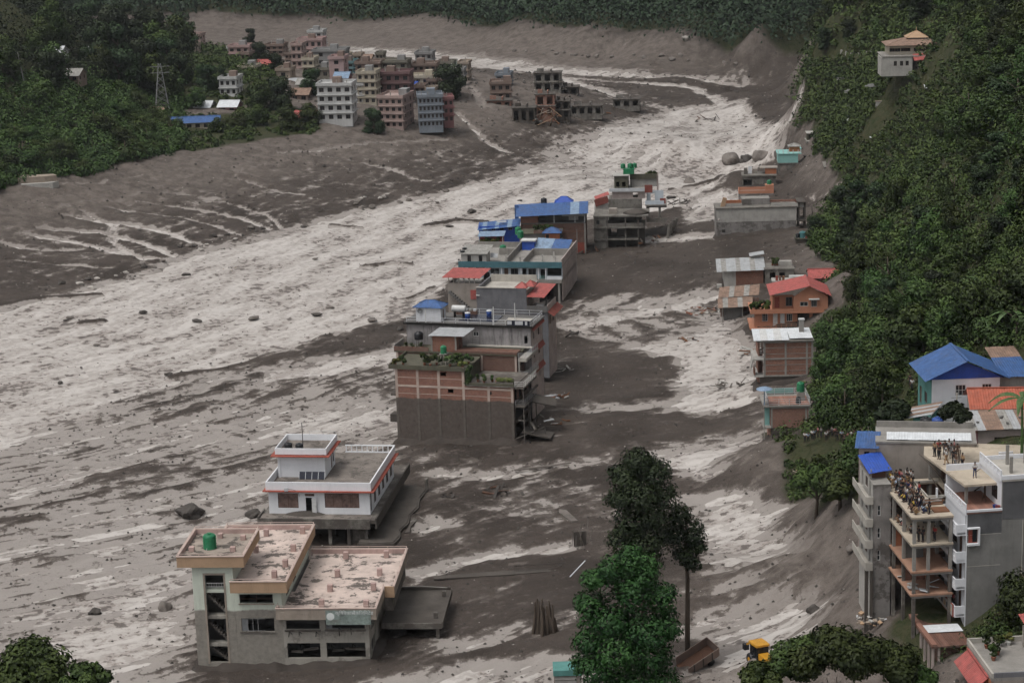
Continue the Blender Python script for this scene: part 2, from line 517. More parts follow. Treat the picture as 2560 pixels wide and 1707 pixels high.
wallmat('mud_caked', (0.085, 0.074, 0.065), stain=0.2, var=0.3)
wallmat('brick', (0.25, 0.105, 0.07), stain=0.25, brick=True)
wallmat('brick_dark', (0.15, 0.075, 0.055), stain=0.35, brick=True)
wallmat('brick_pink', (0.3, 0.15, 0.11), stain=0.2, brick=True)
wallmat('white_wall', (0.68, 0.69, 0.72), stain=0.15, var=0.08)
# ------------------------------------------------------------------ terrain: heights known at surveyed spots, smooth in between
_cp = [  # pixel x, pixel y, height
 (0,1000,0),(0,1400,0),(-200,1707,0),(600,1700,0),(1000,1707,1),(1280,1720,2),(600,1200,0),(300,1000,0),(0,800,0),(500,800,0),(900,700,0),(1300,500,0),
 (1500,450,0),(1700,350,0),(1900,260,0),(1850,232,0),(1950,232,0),(1950,200,0),(1985,245,0.5),(1900,180,0),(1965,275,0),(1960,300,0.5),(1900,320,0),(1940,350,2),(1150,1110,1),(1500,1100,2),(1700,900,3),(1500,800,2),(1600,650,2.5),(1750,560,3.5),(1850,430,3.5),(1900,1000,5),
 (1850,1200,4.5),(1800,1400,4),(1600,1500,3),(2000,1350,6),(2090,1480,8.5),(1950,1600,7),(1800,1680,6),(1000,1400,0.5),(1300,1300,1),(400,1500,0),(200,1250,0),
 (1900,830,6),(1900,960,6),(1950,1110,8.5),(2110,1100,11),(1800,700,4.5),
 (1996,325,5),(2005,250,15),(2015,170,24),(2050,80,37),(2300,165,40),(2200,230,31),(2150,330,22),(2100,400,13),(2000,430,5.5),(2090,460,8),
 (2150,560,12),(2085,640,8),(2150,800,11),(2100,950,10),(2060,840,6.5),(2050,940,6.5),(2040,1080,8),(2000,590,4.5),(2100,720,7.5),(2010,470,4.5),(2060,510,6),(2060,700,6),(1980,560,4),
 (2250,950,28),(2450,1100,31),(2560,1300,28),(2160,1170,11.5),(2230,1600,16),
 (1500,60,14),(1700,72,14),(1900,78,16),(2030,85,20),(1300,45,13),(1120,35,10),(1300,140,0),(1500,155,0),(1800,172,0),(2030,182,0),
 (900,40,6),(600,33,8),(250,45,8),(300,110,2),(700,60,3),(1000,100,1),(1150,90,3),(1200,118,0),(400,80,3),
 (0,480,12),(250,430,12),(450,390,12),(650,350,12),(860,300,13),(1000,330,9.5),(1160,310,8),(1300,300,6.5),(1500,290,2.5),(1150,240,12),(1350,225,8),(1500,240,3),
 (0,620,4.5),(400,520,5),(800,430,5),(1100,390,4),(450,630,1),(0,740,1),(1350,380,1),
 (450,290,15),(700,250,16),(900,200,15),(1100,185,11),(800,155,13),(450,160,17),(980,150,5),(620,110,9),
 (900,130,0),(1200,150,0),(1400,172,0),(1700,195,0),(1990,215,0),
 (0,300,27),(200,230,28),(0,150,40),(150,60,42),(0,0,53),(330,250,20),(100,350,20),(350,330,15.5),(-300,300,26),(-300,0,52),(-300,740,2),(-300,620,9),(-500,1000,0),
]
_cw = [P(u, v, z) for u, v, z in _cp]
# ground that the frame does not reach: the near slope, the far valley sides
_extra = [(84,640,0.5),(86,660,0.5),(82,620,1),(80,600,2),(88.5,690,0.5),(93,720,.5),(78,580,3),(98,750,0),(104,790,0),(58,300,23),(74,300,46),(96,300,78),(136,300,130),(62,350,21),(78,350,44),(100,350,76),(140,350,128),(69,400,20),(85,400,43),(107,400,75),(147,400,127),(83,450,19),(99,450,42),(121,450,74),(161,450,126),(94,500,21),(110,500,44),(132,500,76),(172,500,128),(72,262,44),(85,262,58),(66,278,36),(120,262,100),(105,570,40),(118,575,40),(132,580,45),(112,602,46),(122,690,54),(130,665,60),(150,620,70),(170,560,95),(112,770,10),(150,780,75),(101,548,28),(88,545,6),(84,520,6),(80,500,5.5),(69,450,5),(200,650,120),
        (60,262,31),(57,250,30.5),(68,250,31),(42,219,17.5),(47.5,217,16.8),(54,218,22),(60,215,25),(44,228,17),(43,212,15.5),(46,204,18),(40,238,15),(52,236,26),(36,222,11),(33,210,10),(-120,90,0),(0,90,10),(100,90,25),(-60,160,0),(0,170,6),(60,170,14),(-100,220,0),(110,220,36),(-60,215,0),(0,225,3),(40,215,9),(-170,330,0),(-240,280,0),(-320,320,5),(-260,420,12),(-180,200,0),(-300,200,5),
        (0,1180,45),(150,1180,65),(-200,1250,45),(350,1000,120),
        (-400,900,90),(-450,600,90),(0,1500,150),(400,1500,220),(-500,1500,220),(300,600,130),(300,300,140),(280,450,140),(600,600,250),(-700,400,160),(110,1050,40),(-100,1200,45)]
_CX = np.array([[c[0], c[1]] for c in _cw] + [[e[0], e[1]] for e in _extra], float)
_CZ = np.array([c[2] for c in _cp] + [e[2] for e in _extra], float)
def _kern(a, b):
 d2 = (a[:, None, 0] - b[None, :, 0]) ** 2 + (a[:, None, 1] - b[None, :, 1]) ** 2
 return np.sqrt(d2 + 9.0)
_K = _kern(_CX, _CX) + np.eye(len(_CX)) * -0.4
_A = np.block([[_K, np.ones((len(_CX), 1))], [np.ones((1, len(_CX))), np.zeros((1, 1))]])
_W = np.linalg.solve(_A, np.concatenate([_CZ, [0.0]]))
def base_z(x, y):
 x = np.asarray(x, float); y = np.asarray(y, float)
 sh = x.shape
 pts = np.stack([x.ravel(), y.ravel()], 1)
 out = np.empty(len(pts))
 for i in range(0, len(pts), 20000):
  out[i:i + 20000] = _kern(pts[i:i + 20000], _CX) @ _W[:-1] + _W[-1]
 return out.reshape(sh)
def G(u, v, lift=0.0):
 """the ground point that the photograph shows at pixel (u, v)"""
 d = ray(u, v); d = d / d[1]
 t = np.arange(150, 1700, 8.0)
 for _ in range(2):
  p = CAM[None] + d[None] * t[:, None]
  h = p[:, 2] - base_z(p[:, 0], p[:, 1]) - lift
  k = np.where(h <= 0)[0]
  if len(k) == 0:
   return P(u, v, 0)
  k = max(k[0], 1)
  t = np.linspace(t[k - 1], t[k], 12)
 a = h[k - 1] / (h[k - 1] - h[k])
 return p[k - 1] + (p[k] - p[k - 1]) * a
_flow_px = [(2150,120),(1990,222),(1850,268),(1600,370),(1350,470),(1050,590),(750,700),(450,800),(150,900),(-200,990),(-700,1060)]
_fp = np.array([P(u, v, 0)[:2] for u, v in _flow_px])
for _ in range(2):      # corner cutting
 q = [_fp[0]]
 for a, b in zip(_fp[:-1], _fp[1:]):
  q += [a * 0.75 + b * 0.25, a * 0.25 + b * 0.75]
 _fp = np.array(q + [_fp[-1]])
def poly_dist(x, y, pl, closed=False, sides=False):
 """distance to a polyline; with sides also arc length and signed distance; closed: signed, positive inside"""
 best = np.full(x.shape, 1e9); S = np.zeros_like(x); T = np.zeros_like(x)
 inside = np.zeros(x.shape, bool)
 arc = 0.0
 n = len(pl)
 for i in range(n if closed else n - 1):
  a = pl[i]; b = pl[(i + 1) % n]
  e = b - a; L = math.hypot(*e)
  if L < 1e-6: continue
  k = np.clip(((x - a[0]) * e[0] + (y - a[1]) * e[1]) / L ** 2, 0, 1)
  dx = x - a[0] - k * e[0]; dy = y - a[1] - k * e[1]
  d = dx * dx + dy * dy
  m = d < best
  best = np.where(m, d, best)
  if sides:
   S = np.where(m, arc + k * L, S)
   T = np.where(m, np.sign(e[0] * (y - a[1]) - e[1] * (x - a[0])), T)
  if closed:
   c = ((a[1] > y) != (b[1] > y)) & (x < (b[0] - a[0]) * (y - a[1]) / (b[1] - a[1] + 1e-12) + a[0])
   inside ^= c
  arc += L
 d = np.sqrt(best)
 if closed:
  return np.where(inside, d, -d)
 if sides:
  return S, T * d
 return d
# wet ground, painted from dry (-1) to open water (+1); pixel outlines laid on the ground
K9 = 1.0884
_wet = [  # outline, level, softness (m)
 ([(1180,140),(1850,170),(1850,222),(1560,250),(1400,240),(1250,165)], -0.28, 12),
 ([(780,108),(1000,120),(1250,150),(1500,172),(1720,186),(1720,194),(1500,182),(1250,168),(1080,158),(780,124)], 0.45, 8),
 ([(0,480),(350,400),(700,330),(880,330),(1200,300),(1500,270),(1300,370),(1000,445),(640,530),(420,585),(0,710)], -0.62, 10),
 ([(1380,300),(1560,250),(1500,300),(1300,372),(1100,420),(1250,350)], -0.3, 8),
 ([(0,715),(200,668),(350,628),(420,592),(640,537),(850,482),(1000,452),(1200,402),(1290,377),(1370,318),(1480,278),(1570,252),(1700,232),(1845,222),(1862,262),(1800,300),
       (1785,350),(1700,400),(1640,430),(1560,475),(1400,500),(1180,520),(1090,540),(1060,600),(1020,660),(960,720),(900,735),(700,790),(600,830),(400,880),(250,930),(100,1000),(-150,1080),(-200,760)], 0.95, 5),
 ([(1200,402),(1290,377),(1370,318),(1480,278),(1600,258),(1700,300),(1600,360),(1400,420)], 0.35, 14),
 ([(-150,1080),(100,1000),(400,880),(700,790),(930,735),(935,1010),(900,1050),(620,1200),(420,1250),(430,1568),(200,1700),(-250,1700)], -0.02, 7),
 ([(590,832),(700,795),(930,735),(935,790),(760,815),(620,840)], -0.8, 4),
 ([(370,900),(600,850),(930,815),(935,905),(700,925),(420,960),(300,930)], -0.35, 5),
 ([(0,1170),(300,1060),(600,1010),(640,1080),(300,1160),(0,1220)], -0.35, 6),
 ([(620,850),(930,800),(930,835),(600,880)], 0.55, 3),
 ([(700,950),(910,930),(910,985),(600,1000)], 0.4, 4),
 ([(100,1330),(420,1290),(440,1480),(250,1568),(100,1568)], 0.2, 6),
 ([(1280,690),(1650,655),(1755,790),(1770,1010),(1650,1110),(1760,1160),(1850,1280),(1900,1400),(1720,1600),(1590,1560),(1610,1150),(1500,1060),(1280,1050)], -0.3, 6),
 ([(930,1060),(1400,1045),(1560,1090),(1600,1250),(1500,1260),(1300,1230),(1000,1260)], -0.6, 6),
 ([(1280,745),(1450,720),(1640,672),(1655,690),(1500,728),(1300,765)], 0.45, 2.5),
 ([(1440,805),(1560,775),(1660,735),(1735,840),(1745,930),(1650,955),(1560,940),(1515,900),(1560,860),(1520,825)], 0.55, 4),
 ([(1380,556),(1640,540),(1640,553),(1400,566)], 0.35, 2.5),
 ([(1390,622),(1600,605),(1590,618),(1400,632)], 0.15, 2.5),
 ([(1580,470),(1660,440),(1720,470),(1650,510),(1580,520)], 0.6, 4),
 ([(1310,600),(1560,590),(1640,620),(1500,665),(1330,690)], -0.95, 4),
 ([(1320,790),(1480,810),(1560,855),(1540,920),(1300,945),(1270,880)], -0.95, 5),
 ([(1290,958),(1700,960),(1560,1030),(1300,1040)], -0.95, 5),
 ([(1520,1045),(1760,985),(1765,1015),(1600,1062),(1640,1098),(1550,1090)], 0.5, 3),
 ([(1300,948),(1500,930),(1660,955),(1500,942)], 0.1, 1.5),
 ([(940,1085),(1150,1085),(1420,1052),(1420,1068),(1200,1105),(960,1105)], 0.12, 2.5),
 ([(1590,1150),(1690,1125),(1800,1175),(1840,1270),(1650,1315),(1625,1220)], 0.45, 4),
 ([(1640,1410),(1800,1400),(1860,1370),(1890,1420),(1800,1540),(1720,1590),(1640,1500)], 0.42, 5),
 ([(930,1325),(1050,1275),(1330,1240),(1330,1262),(1100,1300),(960,1345)], 0.38, 2.5),
 ([(960,1190),(1000,1180),(1030,1215),(960,1235)], 0.2, 2),
 ([(880,1568),(1100,1530),(1340,1495),(1340,1600),(880,1640)], 0.25, 4),
 ([(930,1480),(1250,1440),(1340,1410),(1330,1450),(1000,1520)], -0.15, 4),
 ([(1880,490),(1960,500),(1900,520),(1830,515)], 0.3, 3),
 ([(1850,455),(1935,425),(1935,440),(1860,470)], 0.1, 2),
]
_strokes = [  # run-off lines: pixels, width (m), level
 ([(80,545),(180,560),(300,590),(380,600)], 1.1, 0.6), ([(100,530),(230,535),(330,560),(400,590)], 1.0, 0.6), ([(150,500),(300,520),(400,540),(470,570)], 1.2, 0.6), ([(190,490),(260,520),(260,560),(330,600)], 1.0, 0.5), ([(0,560),(90,580),(180,575)], 1.0, 0.5),
 ([(260,480),(420,505),(500,520),(560,548)], 0.6, 0.5), ([(320,465),(480,490),(560,505),(620,530)], 0.7, 0.5), ([(400,450),(520,470),(620,500),(650,528)], 0.5, 0.4),
 ([(20,600),(120,610),(260,620)], 0.5, 0.4), ([(540,410),(620,440),(700,450)], 0.6, 0.35), ([(800,370),(900,395),(980,420)], 0.7, 0.3), ([(60,430),(200,425),(330,405)], 0.5, 0.2),
 ([(640,355),(760,345),(900,330),(1020,325)], 1.0, 0.15), ([(1050,262),(1120,330),(1160,350)], 1.2, 0.25), ([(1060,190),(1090,215),(1110,250)], 2.0, 0.1),
 ([(0,705),(100,688),(230,680)], 0.8, -0.9),
 ([(1540,440),(1640,415),(1760,385)], 0.9, -0.9), ([(1180,168),(1400,190),(1600,205),(1840,215)], 2.5, 0.35), ([(1200,160),(1300,185),(1420,225)], 3.0, 0.3),
 ([(1700,200),(1500,180)], 2.0, 0.3), ([(985,520),(1060,508),(1110,512)], 1.7, -0.9), ([(830,615),(900,605),(945,610)], 1.0, -0.55), ([(190,746),(240,738)], 1.5, -0.8), ([(400,872),(500,850),(600,828)], 1.2, -0.75), ([(940,690),(1000,660)], .8, -0.6), ([(760,520),(830,524)], 1.0, -0.6), ([(1080,330),(1000,350)], 1.0, -.6),
]
def _pxline(pl, sc=K9):
 return np.array([G(u * sc, v * sc)[:2] for u, v in pl])
_wet_w = [(_pxline(p), l, s) for p, l, s in _wet]
_str_w = [(_pxline(p), w, l) for p, w, l in _strokes]
_s0, _t0 = (float(q[0]) for q in poly_dist(np.array([2.0]), np.array([330.0]), _fp, sides=True))
def flow_st(x, y):
 s, t = poly_dist(x, y, _fp, sides=True)
 w = sstep(-22, 30, x) * sstep(450, 385, y)          # behind the standing row the water spreads out crosswise
 s2 = _s0 - (x - 2.0) - 0.3 * (y - 330.0); t2 = _t0 - 0.9 * (y - 330.0) + 0.22 * (x - 2.0)
 return s * (1 - w) + s2 * w, t * (1 - w) + t2 * w
def wet_field(x, y, s, t):
 wx = x + 3.0 * pnoise(x / 14, y / 14) + 1.2 * pnoise(x / 4 + 7, y / 4)
 wy = y + 3.0 * pnoise(x / 14 + 31, y / 14 + 5) + 1.2 * pnoise(x / 4 - 9, y / 4)
 M = np.full(x.shape, -0.85)
 for pl, lev, soft in _wet_w:
  sd = poly_dist(wx, wy, pl, closed=True)
  k = sstep(-soft, soft, sd)
  M = M + (lev - M) * k
 tt = t + 2.0 * pnoise(x / 30, y / 30)
 fl = 0.6 * pnoise(s / 16, tt / 3.6) + 0.45 * pnoise(s / 6 + 40, tt / 1.6) + 0.3 * pnoise(s / 2.4, tt / 1.0 + 13) + 0.22 * fbm(x / 6, y / 6, 2)
 M = M + fl * (0.85 + 0.25 * (np.abs(M) < 0.45))
 for pl, w, lev in _str_w:
  d = poly_dist(wx * 0.35 + x * 0.65, wy * 0.35 + y * 0.65, pl)
  k = sstep(w * 1.6, w * 0.4, d + w * 0.6 * pnoise(x / 5, y / 5))
  M = M + (lev + 0.4 * fl - M) * k
 return M
_veg_px = [  # overgrown ground (source pixels)
 ([(2070,-200),(2052,60),(2020,165),(2003,250),(2003,300),(2040,330),(2050,345),(2045,395),(2090,425),(2100,480),(2070,560),(2050,620),(2080,655),(2130,690),(2125,770),(2045,830),
       (2035,960),(2015,1060),(1945,1085),(1965,1190),(2100,1250),(2160,1280),(2200,1300),(2320,1420),(2330,1500),(2250,1545),(2230,1590),(2300,1720),(2700,1720),(2900,900),(2800,-200)], 1.0),
 ([(-300,-100),(200,-100),(215,60),(230,130),(420,180),(430,260),(480,330),(470,380),(300,420),(150,455),(40,470),(-300,540)], 1.0),
 ([(430,290),(600,290),(740,270),(800,310),(780,345),(600,365),(470,385)], 0.8),
 ([(230,100),(420,110),(640,140),(700,200),(700,260),(480,280),(300,240)], 0.8),
]
_veg_w = [(_pxline(p, 1.0), l) for p, l in _veg_px]
# the wood above the far mud bank, given on the ground plan
_far_wood = np.array([G(u, v)[:2] for u, v in ((-600,20),(180,20),(500,32),(800,38),(1080,38),(1300,50),(1500,62),(1720,74),(1900,80))] + [(123, 874), (152, 884), (420, 1000), (700, 1600), (-700, 1600)])
def veg_field(x, y):
 wx = x + 4.0 * pnoise(x / 9, y / 9); wy = y + 4.0 * pnoise(x / 9 + 31, y / 9 + 5)
 V = np.zeros(x.shape)
 for pl, lev in _veg_w:
  V = np.maximum(V, lev * sstep(-2.0, 2.0, poly_dist(wx, wy, pl, closed=True)))
 return np.maximum(V, sstep(-4, 4, poly_dist(wx, wy, _far_wood, closed=True)))
def relief(x, y, s, t, V):
 r = 0.55 * fbm(x / 22, y / 22, 3) + 0.2 * pnoise(s / 9, t / 3.4) + 0.13 * fbm(x / 3.0, y / 3.0, 3)
 # gullies worn down the bare banks
 bank = sstep(2.0, 8.0, base_cache(x, y)) * (1 - V)
 g = np.abs(pnoise(s / 7.0, t / 40.0)) + 0.4 * np.abs(pnoise(s / 3.0 + 9, t / 18.0))
 r = r + bank * (0.9 - 2.2 * g) * 0.8
 return r
_bc = {}
def base_cache(x, y):
 k = (id(x), x.shape)
 if k not in _bc:
  _bc.clear(); _bc[k] = base_z(x, y)
 return _bc[k]
def ground_fields(x, y):
 s, t = flow_st(x, y)
 M = wet_field(x, y, s, t)
 V = veg_field(x, y)
 M = np.where(V > 0.3, np.minimum(M, -0.6), M)
 B = base_cache(x, y)
 dry = sstep(0.35, -0.45, M)
 z = B + np.clip(-M, -1, 0.8) * 0.55 + relief(x, y, s, t, V) * dry + 0.25 * dry
 return z, M, V, s, t, B
def _axis(parts):
 out = []
 for a, b, d0, d1 in parts:
  n = max(2, int(abs(b - a) / ((d0 + d1) / 2)))
  k = np.linspace(0, 1, n, endpoint=False)
  # spacing grows from d0 to d1
  w = d0 + (d1 - d0) * k
  c = np.concatenate([[0], np.cumsum(w)[:-1]]); c = c / (c[-1] + w[-1])
  out.append(a + (b - a) * c)
 return np.concatenate(out + [[parts[-1][1]]])
gx = _axis([(-900, -260, 40, 6), (-260, -95, 3, 0.8), (-95, 80, 0.6, 0.6), (80, 220, 0.8, 3), (220, 900, 5, 40)])
gy = _axis([(120, 235, 5, 1.0), (235, 430, 0.55, 0.6), (430, 900, 0.65, 2.2), (900, 1150, 2.2, 4), (1150, 1900, 6, 40)])
GX, GY = np.meshgrid(gx, gy)
GZ, GM, GV, GS, GT, GB = ground_fields(GX, GY)
def gz(x, y):
 """height of the finished ground at a spot"""
 i = int(np.clip(np.searchsorted(gx, x) - 1, 0, len(gx) - 2)); j = int(np.clip(np.searchsorted(gy, y) - 1, 0, len(gy) - 2))
 a = float(np.clip((x - gx[i]) / (gx[i + 1] - gx[i]), 0, 1)); c = float(np.clip((y - gy[j]) / (gy[j + 1] - gy[j]), 0, 1))
 return float((GZ[j, i] * (1 - a) + GZ[j, i + 1] * a) * (1 - c) + (GZ[j + 1, i] * (1 - a) + GZ[j + 1, i + 1] * a) * c)
def grid_mesh(name, X, Y, Z, attrs, mat, keep=None):
 ny, nx = X.shape
 idx = np.arange(ny * nx).reshape(ny, nx)
 q = np.stack([idx[:-1, :-1], idx[:-1, 1:], idx[1:, 1:], idx[1:, :-1]], -1).reshape(-1, 4)
 co = np.stack([X, Y, Z], -1).reshape(-1, 3)
 at = {k: v.reshape(-1) for k, v in attrs.items()}
 if keep is not None:
  kk = keep.reshape(-1)
  q = q[kk[q].any(1)]
  used = np.unique(q)
  rem = np.full(ny * nx, -1); rem[used] = np.arange(len(used))
  q = rem[q]; co = co[used]; at = {k: v[used] for k, v in at.items()}
 me = bpy.data.meshes.new(name)
 me.vertices.add(len(co)); me.vertices.foreach_set('co', co.reshape(-1).astype(np.float32))
 me.loops.add(q.size); me.loops.foreach_set('vertex_index', q.reshape(-1).astype(np.int32))
 me.polygons.add(len(q)); me.polygons.foreach_set('loop_start', np.arange(0, q.size, 4, dtype=np.int32))
 me.polygons.foreach_set('use_smooth', np.ones(len(q), bool))
 for k, v in at.items():
  a = me.attributes.new(k, 'FLOAT', 'POINT'); a.data.foreach_set('value', v.astype(np.float32))
 me.materials.append(mat)
 me.update(calc_edges=True)
 return me
def _attr(N, name):
 a = N.new('ShaderNodeAttribute'); a.attribute_name = name
 return a.outputs['Fac']
def flow_vec(N, L, ks, kt):
 c = N.new('ShaderNodeCombineXYZ')
 L.new(_math(N, L, 'MULTIPLY', _attr(N, 'fs'), ks), c.inputs[0])
 L.new(_math(N, L, 'MULTIPLY', _attr(N, 'ft'), kt), c.inputs[1])
 return c.outputs[0]
def make_mud():
 m, N, L, B = _mat('mud_ground')
 pos = N.new('ShaderNodeNewGeometry').outputs['Position']
 fine = _noise(N, L, pos, 0.9, 6, 0.74)
 streak = _noise(N, L, pos, 0.3, 6, 0.74)
 c = _mix(N, L, _map(N, L, _attr(N, 'big'), -0.5, 0.5), (0.041, 0.0325, 0.0275), (0.076, 0.0615, 0.053))
 c = _mix(N, L, _map(N, L, fine, 0.48, 0.7, 0, 0.55), c, (0.034, 0.029, 0.026))
 c = _mix(N, L, _map(N, L, fine, 0.42, 0.26, 0, 0.7), c, (0.15, 0.13, 0.116))
 # drained silt left in streaks and films beside the water
 wet = _map(N, L, _attr(N, 'wet'), -0.75, -0.1)
 sh = _math(N, L, 'ADD', _math(N, L, 'MULTIPLY', wet, 0.32), streak)
 c = _mix(N, L, _map(N, L, sh, 0.58, 0.66, 0, 0.6), c, (0.15, 0.128, 0.114))
 c = _mix(N, L, _map(N, L, sh, 0.7, 0.76, 0, 0.9), c, (0.33, 0.3, 0.278))
 bk = _math(N, L, 'MULTIPLY', _attr(N, 'bank'), _map(N, L, streak, 0.38, 0.6, 0.3, 0.9))
 c = _mix(N, L, bk, c, (0.16, 0.136, 0.12))
 gcol = _mix(N, L, _map(N, L, fine, 0.35, 0.65), (0.022, 0.034, 0.012), (0.06, 0.055, 0.03))
 c = _mix(N, L, _map(N, L, _attr(N, 'veg'), 0.25, 0.75), c, gcol)
 L.new(c, B.inputs['Base Color'])
 B.inputs['Roughness'].default_value = 0.8
 B.inputs['Specular IOR Level'].default_value = 0.15
 _bump(N, L, B, fine, 0.7, 0.5)
 return m
def make_water():
 m, N, L, B = _mat('silty_water')
 pos = N.new('ShaderNodeNewGeometry').outputs['Position']
 b = _noise(N, L, pos, 0.62, 5, 0.68)
 d = _noise(N, L, flow_vec(N, L, 0.11, 0.42), 1.0, 3, 0.6)
 c = _mix(N, L, _map(N, L, _attr(N, 'big'), -0.6, 0.3), (0.35, 0.318, 0.292), (0.5, 0.466, 0.438))
 e = _math(N, L, 'ADD', _math(N, L, 'MULTIPLY', b, 0.6), _math(N, L, 'MULTIPLY', d, 0.4))
 c = _mix(N, L, _map(N, L, e, 0.495, 0.53, 0, 0.5), c, (0.27, 0.235, 0.212))
 mk = _noise(N, L, pos, 0.55, 4, 0.66)
 mk = _math(N, L, 'ADD', mk, _math(N, L, 'MULTIPLY', _attr(N, 'big'), -0.2))
 c = _mix(N, L, _map(N, L, mk, 0.555, 0.58, 0, 0.6), c, (0.24, 0.2, 0.178))
 c = _mix(N, L, _map(N, L, mk, 0.605, 0.625, 0, 0.9), c, (0.1, 0.083, 0.073))
 # thin water over the mud breaks into ragged films
 thin = _math(N, L, 'ADD', _math(N, L, 'MULTIPLY', _attr(N, 'wet'), -0.45), e)
 c = _mix(N, L, _map(N, L, thin, 0.44, 0.5, 0, 0.8), c, (0.15, 0.128, 0.114))
 c = _mix(N, L, _map(N, L, thin, 0.53, 0.57, 0, 0.85), c, (0.075, 0.063, 0.056))
 L.new(c, B.inputs['Base Color'])
 B.inputs['Roughness'].default_value = 0.5
 B.inputs['Specular IOR Level'].default_value = 0.3
 _bump(N, L, B, e, -0.9, 0.9)
 return m
GBANK = np.maximum(sstep(2.0, 8.0, GB), sstep(850, 930, GY)) * (1 - GV)
ground = link('mud_ground', grid_mesh('mud_ground', GX, GY, GZ, {'wet': GM, 'veg': GV, 'fs': GS, 'ft': GT, 'bank': GBANK, 'big': fbm(GX / 16, GY / 16, 4)}, make_mud()))
tag(ground, 'dark grey-brown mud plain and valley sides', None, kind='structure')
_wv = 0.42 * np.abs(pnoise(GS / 5.0, GT / 2.2)) + 0.26 * pnoise(GS / 2.6 + 5, GT / 1.4) + 0.16 * fbm(GX / 1.6, GY / 1.6, 2)
_amp = sstep(0.0, 0.9, GM)
WZ = GB + _wv * (0.15 + 0.95 * _amp) - 0.08
river = link('river', grid_mesh('river', GX, GY, WZ, {'wet': GM, 'fs': GS, 'ft': GT, 'big': fbm(GS / 22, GT / 6.5, 4, 0.55)}, make_water(), keep=GM > -0.25))
tag(river, 'pale silt-laden river and its side channels spreading over the mud', None, kind='structure')
# ------------------------------------------------------------------ leaves
def leafmat(name, dark, light, rough=0.6):
 m, N, L, B = _mat(name)
 oi = N.new('ShaderNodeObjectInfo')
 t = _attr(N, 'tint')
 c = _mix(N, L, t, dark, light)
 hsv = N.new('ShaderNodeHueSaturation')
 L.new(c, hsv.inputs['Color'])
 L.new(_map(N, L, oi.outputs['Random'], 0, 1, 0.475, 0.53), hsv.inputs['Hue'])
 L.new(_map(N, L, oi.outputs['Random'], 0, 1, 0.45, 1.25), hsv.inputs['Value'])
 L.new(hsv.outputs[0], B.inputs['Base Color'])
 B.inputs['Roughness'].default_value = rough
 B.inputs['Specular IOR Level'].default_value = 0.2
 return m
leafmat('leaf', (0.012, 0.028, 0.008), (0.09, 0.125, 0.032))
leafmat('leaf_dark', (0.011, 0.024, 0.011), (0.052, 0.076, 0.03))
leafmat('leaf_fresh', (0.016, 0.036, 0.01), (0.085, 0.125, 0.034))
leafmat('leaf_conifer', (0.01, 0.03, 0.008), (0.05, 0.092, 0.023))
leafmat('leaf_yellow', (0.07, 0.085, 0.02), (0.2, 0.2, 0.05))
leafmat('leaf_far', (0.012, 0.026, 0.013), (0.035, 0.055, 0.025))
wallmat('bark', (0.09, 0.07, 0.055), stain=0.3)
def leaf_quads(cen, nrm, size, rng, aspect=1.6):
 """pointed leaves: kite-shaped faces about cen with the given normals"""
 n = len(cen)
 nrm = nrm / (np.linalg.norm(nrm, axis=1, keepdims=True) + 1e-9)
 r = rng.normal(size=(n, 3))
 a = np.cross(nrm, r); a /= (np.linalg.norm(a, axis=1, keepdims=True) + 1e-9)
 b = np.cross(nrm, a)
 s = (size * rng.uniform(0.6, 1.4, n))[:, None]
 droop = nrm * s * 0.25
 return np.stack([cen - a * s * aspect * 0.5, cen + b * s * 0.45 + droop, cen + a * s * aspect * 0.5 - droop, cen - b * s * 0.45 + droop], 1)
def blob_points(rng, n, lobes, shell=0.55):
 """points near the surface of overlapping lobes (cx, cy, cz, rx, ry, rz); returns centres, normals, tint"""
 lobes = np.array(lobes, float)
 w = (lobes[:, 3] * lobes[:, 4]) ** 0.9; w /= w.sum()
 k = rng.choice(len(lobes), n, p=w)
 d = rng.normal(size=(n, 3)); d /= np.linalg.norm(d, axis=1, keepdims=True)
 r = shell + (1 - shell) * rng.random(n) ** 0.6
 bump = 1 + 0.16 * np.sin(d[:, 0] * 7 + k * 1.7) * np.sin(d[:, 1] * 6 + k) + 0.1 * np.sin(d[:, 2] * 9 + k * 2.1)
 L = lobes[k]
 c = L[:, :3] + d * L[:, 3:] * (r * bump)[:, None]
 nr = d + np.array([0, 0, 0.35]) + rng.normal(size=(n, 3)) * 0.25
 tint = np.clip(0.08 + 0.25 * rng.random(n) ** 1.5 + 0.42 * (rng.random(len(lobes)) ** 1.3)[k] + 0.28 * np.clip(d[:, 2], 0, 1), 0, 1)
 return c, nr, tint
def crown_mesh(name, seed, lobes, n, size, mat, shell=0.5):
 rng = np.random.default_rng(seed)
 c, nr, tint = blob_points(rng, n, lobes, shell)
 return quads_mesh(name, leaf_quads(c, nr, size, rng), mat, cols=tint)
def random_lobes(rng, R, H, n, base=0.25, flat=0.8):
 out = []
 for i in range(n):
  a = rng.uniform(0, 2 * math.pi); h = rng.uniform(base, 1.0)
  rad = R * (1.05 - 0.75 * abs(h - 0.45)) * rng.uniform(0.25, 0.75)
  r = R * rng.uniform(0.34, 0.58)
  out.append((math.cos(a) * rad, math.sin(a) * rad, H * h - r * 0.4, r, r, r * flat))
 return out
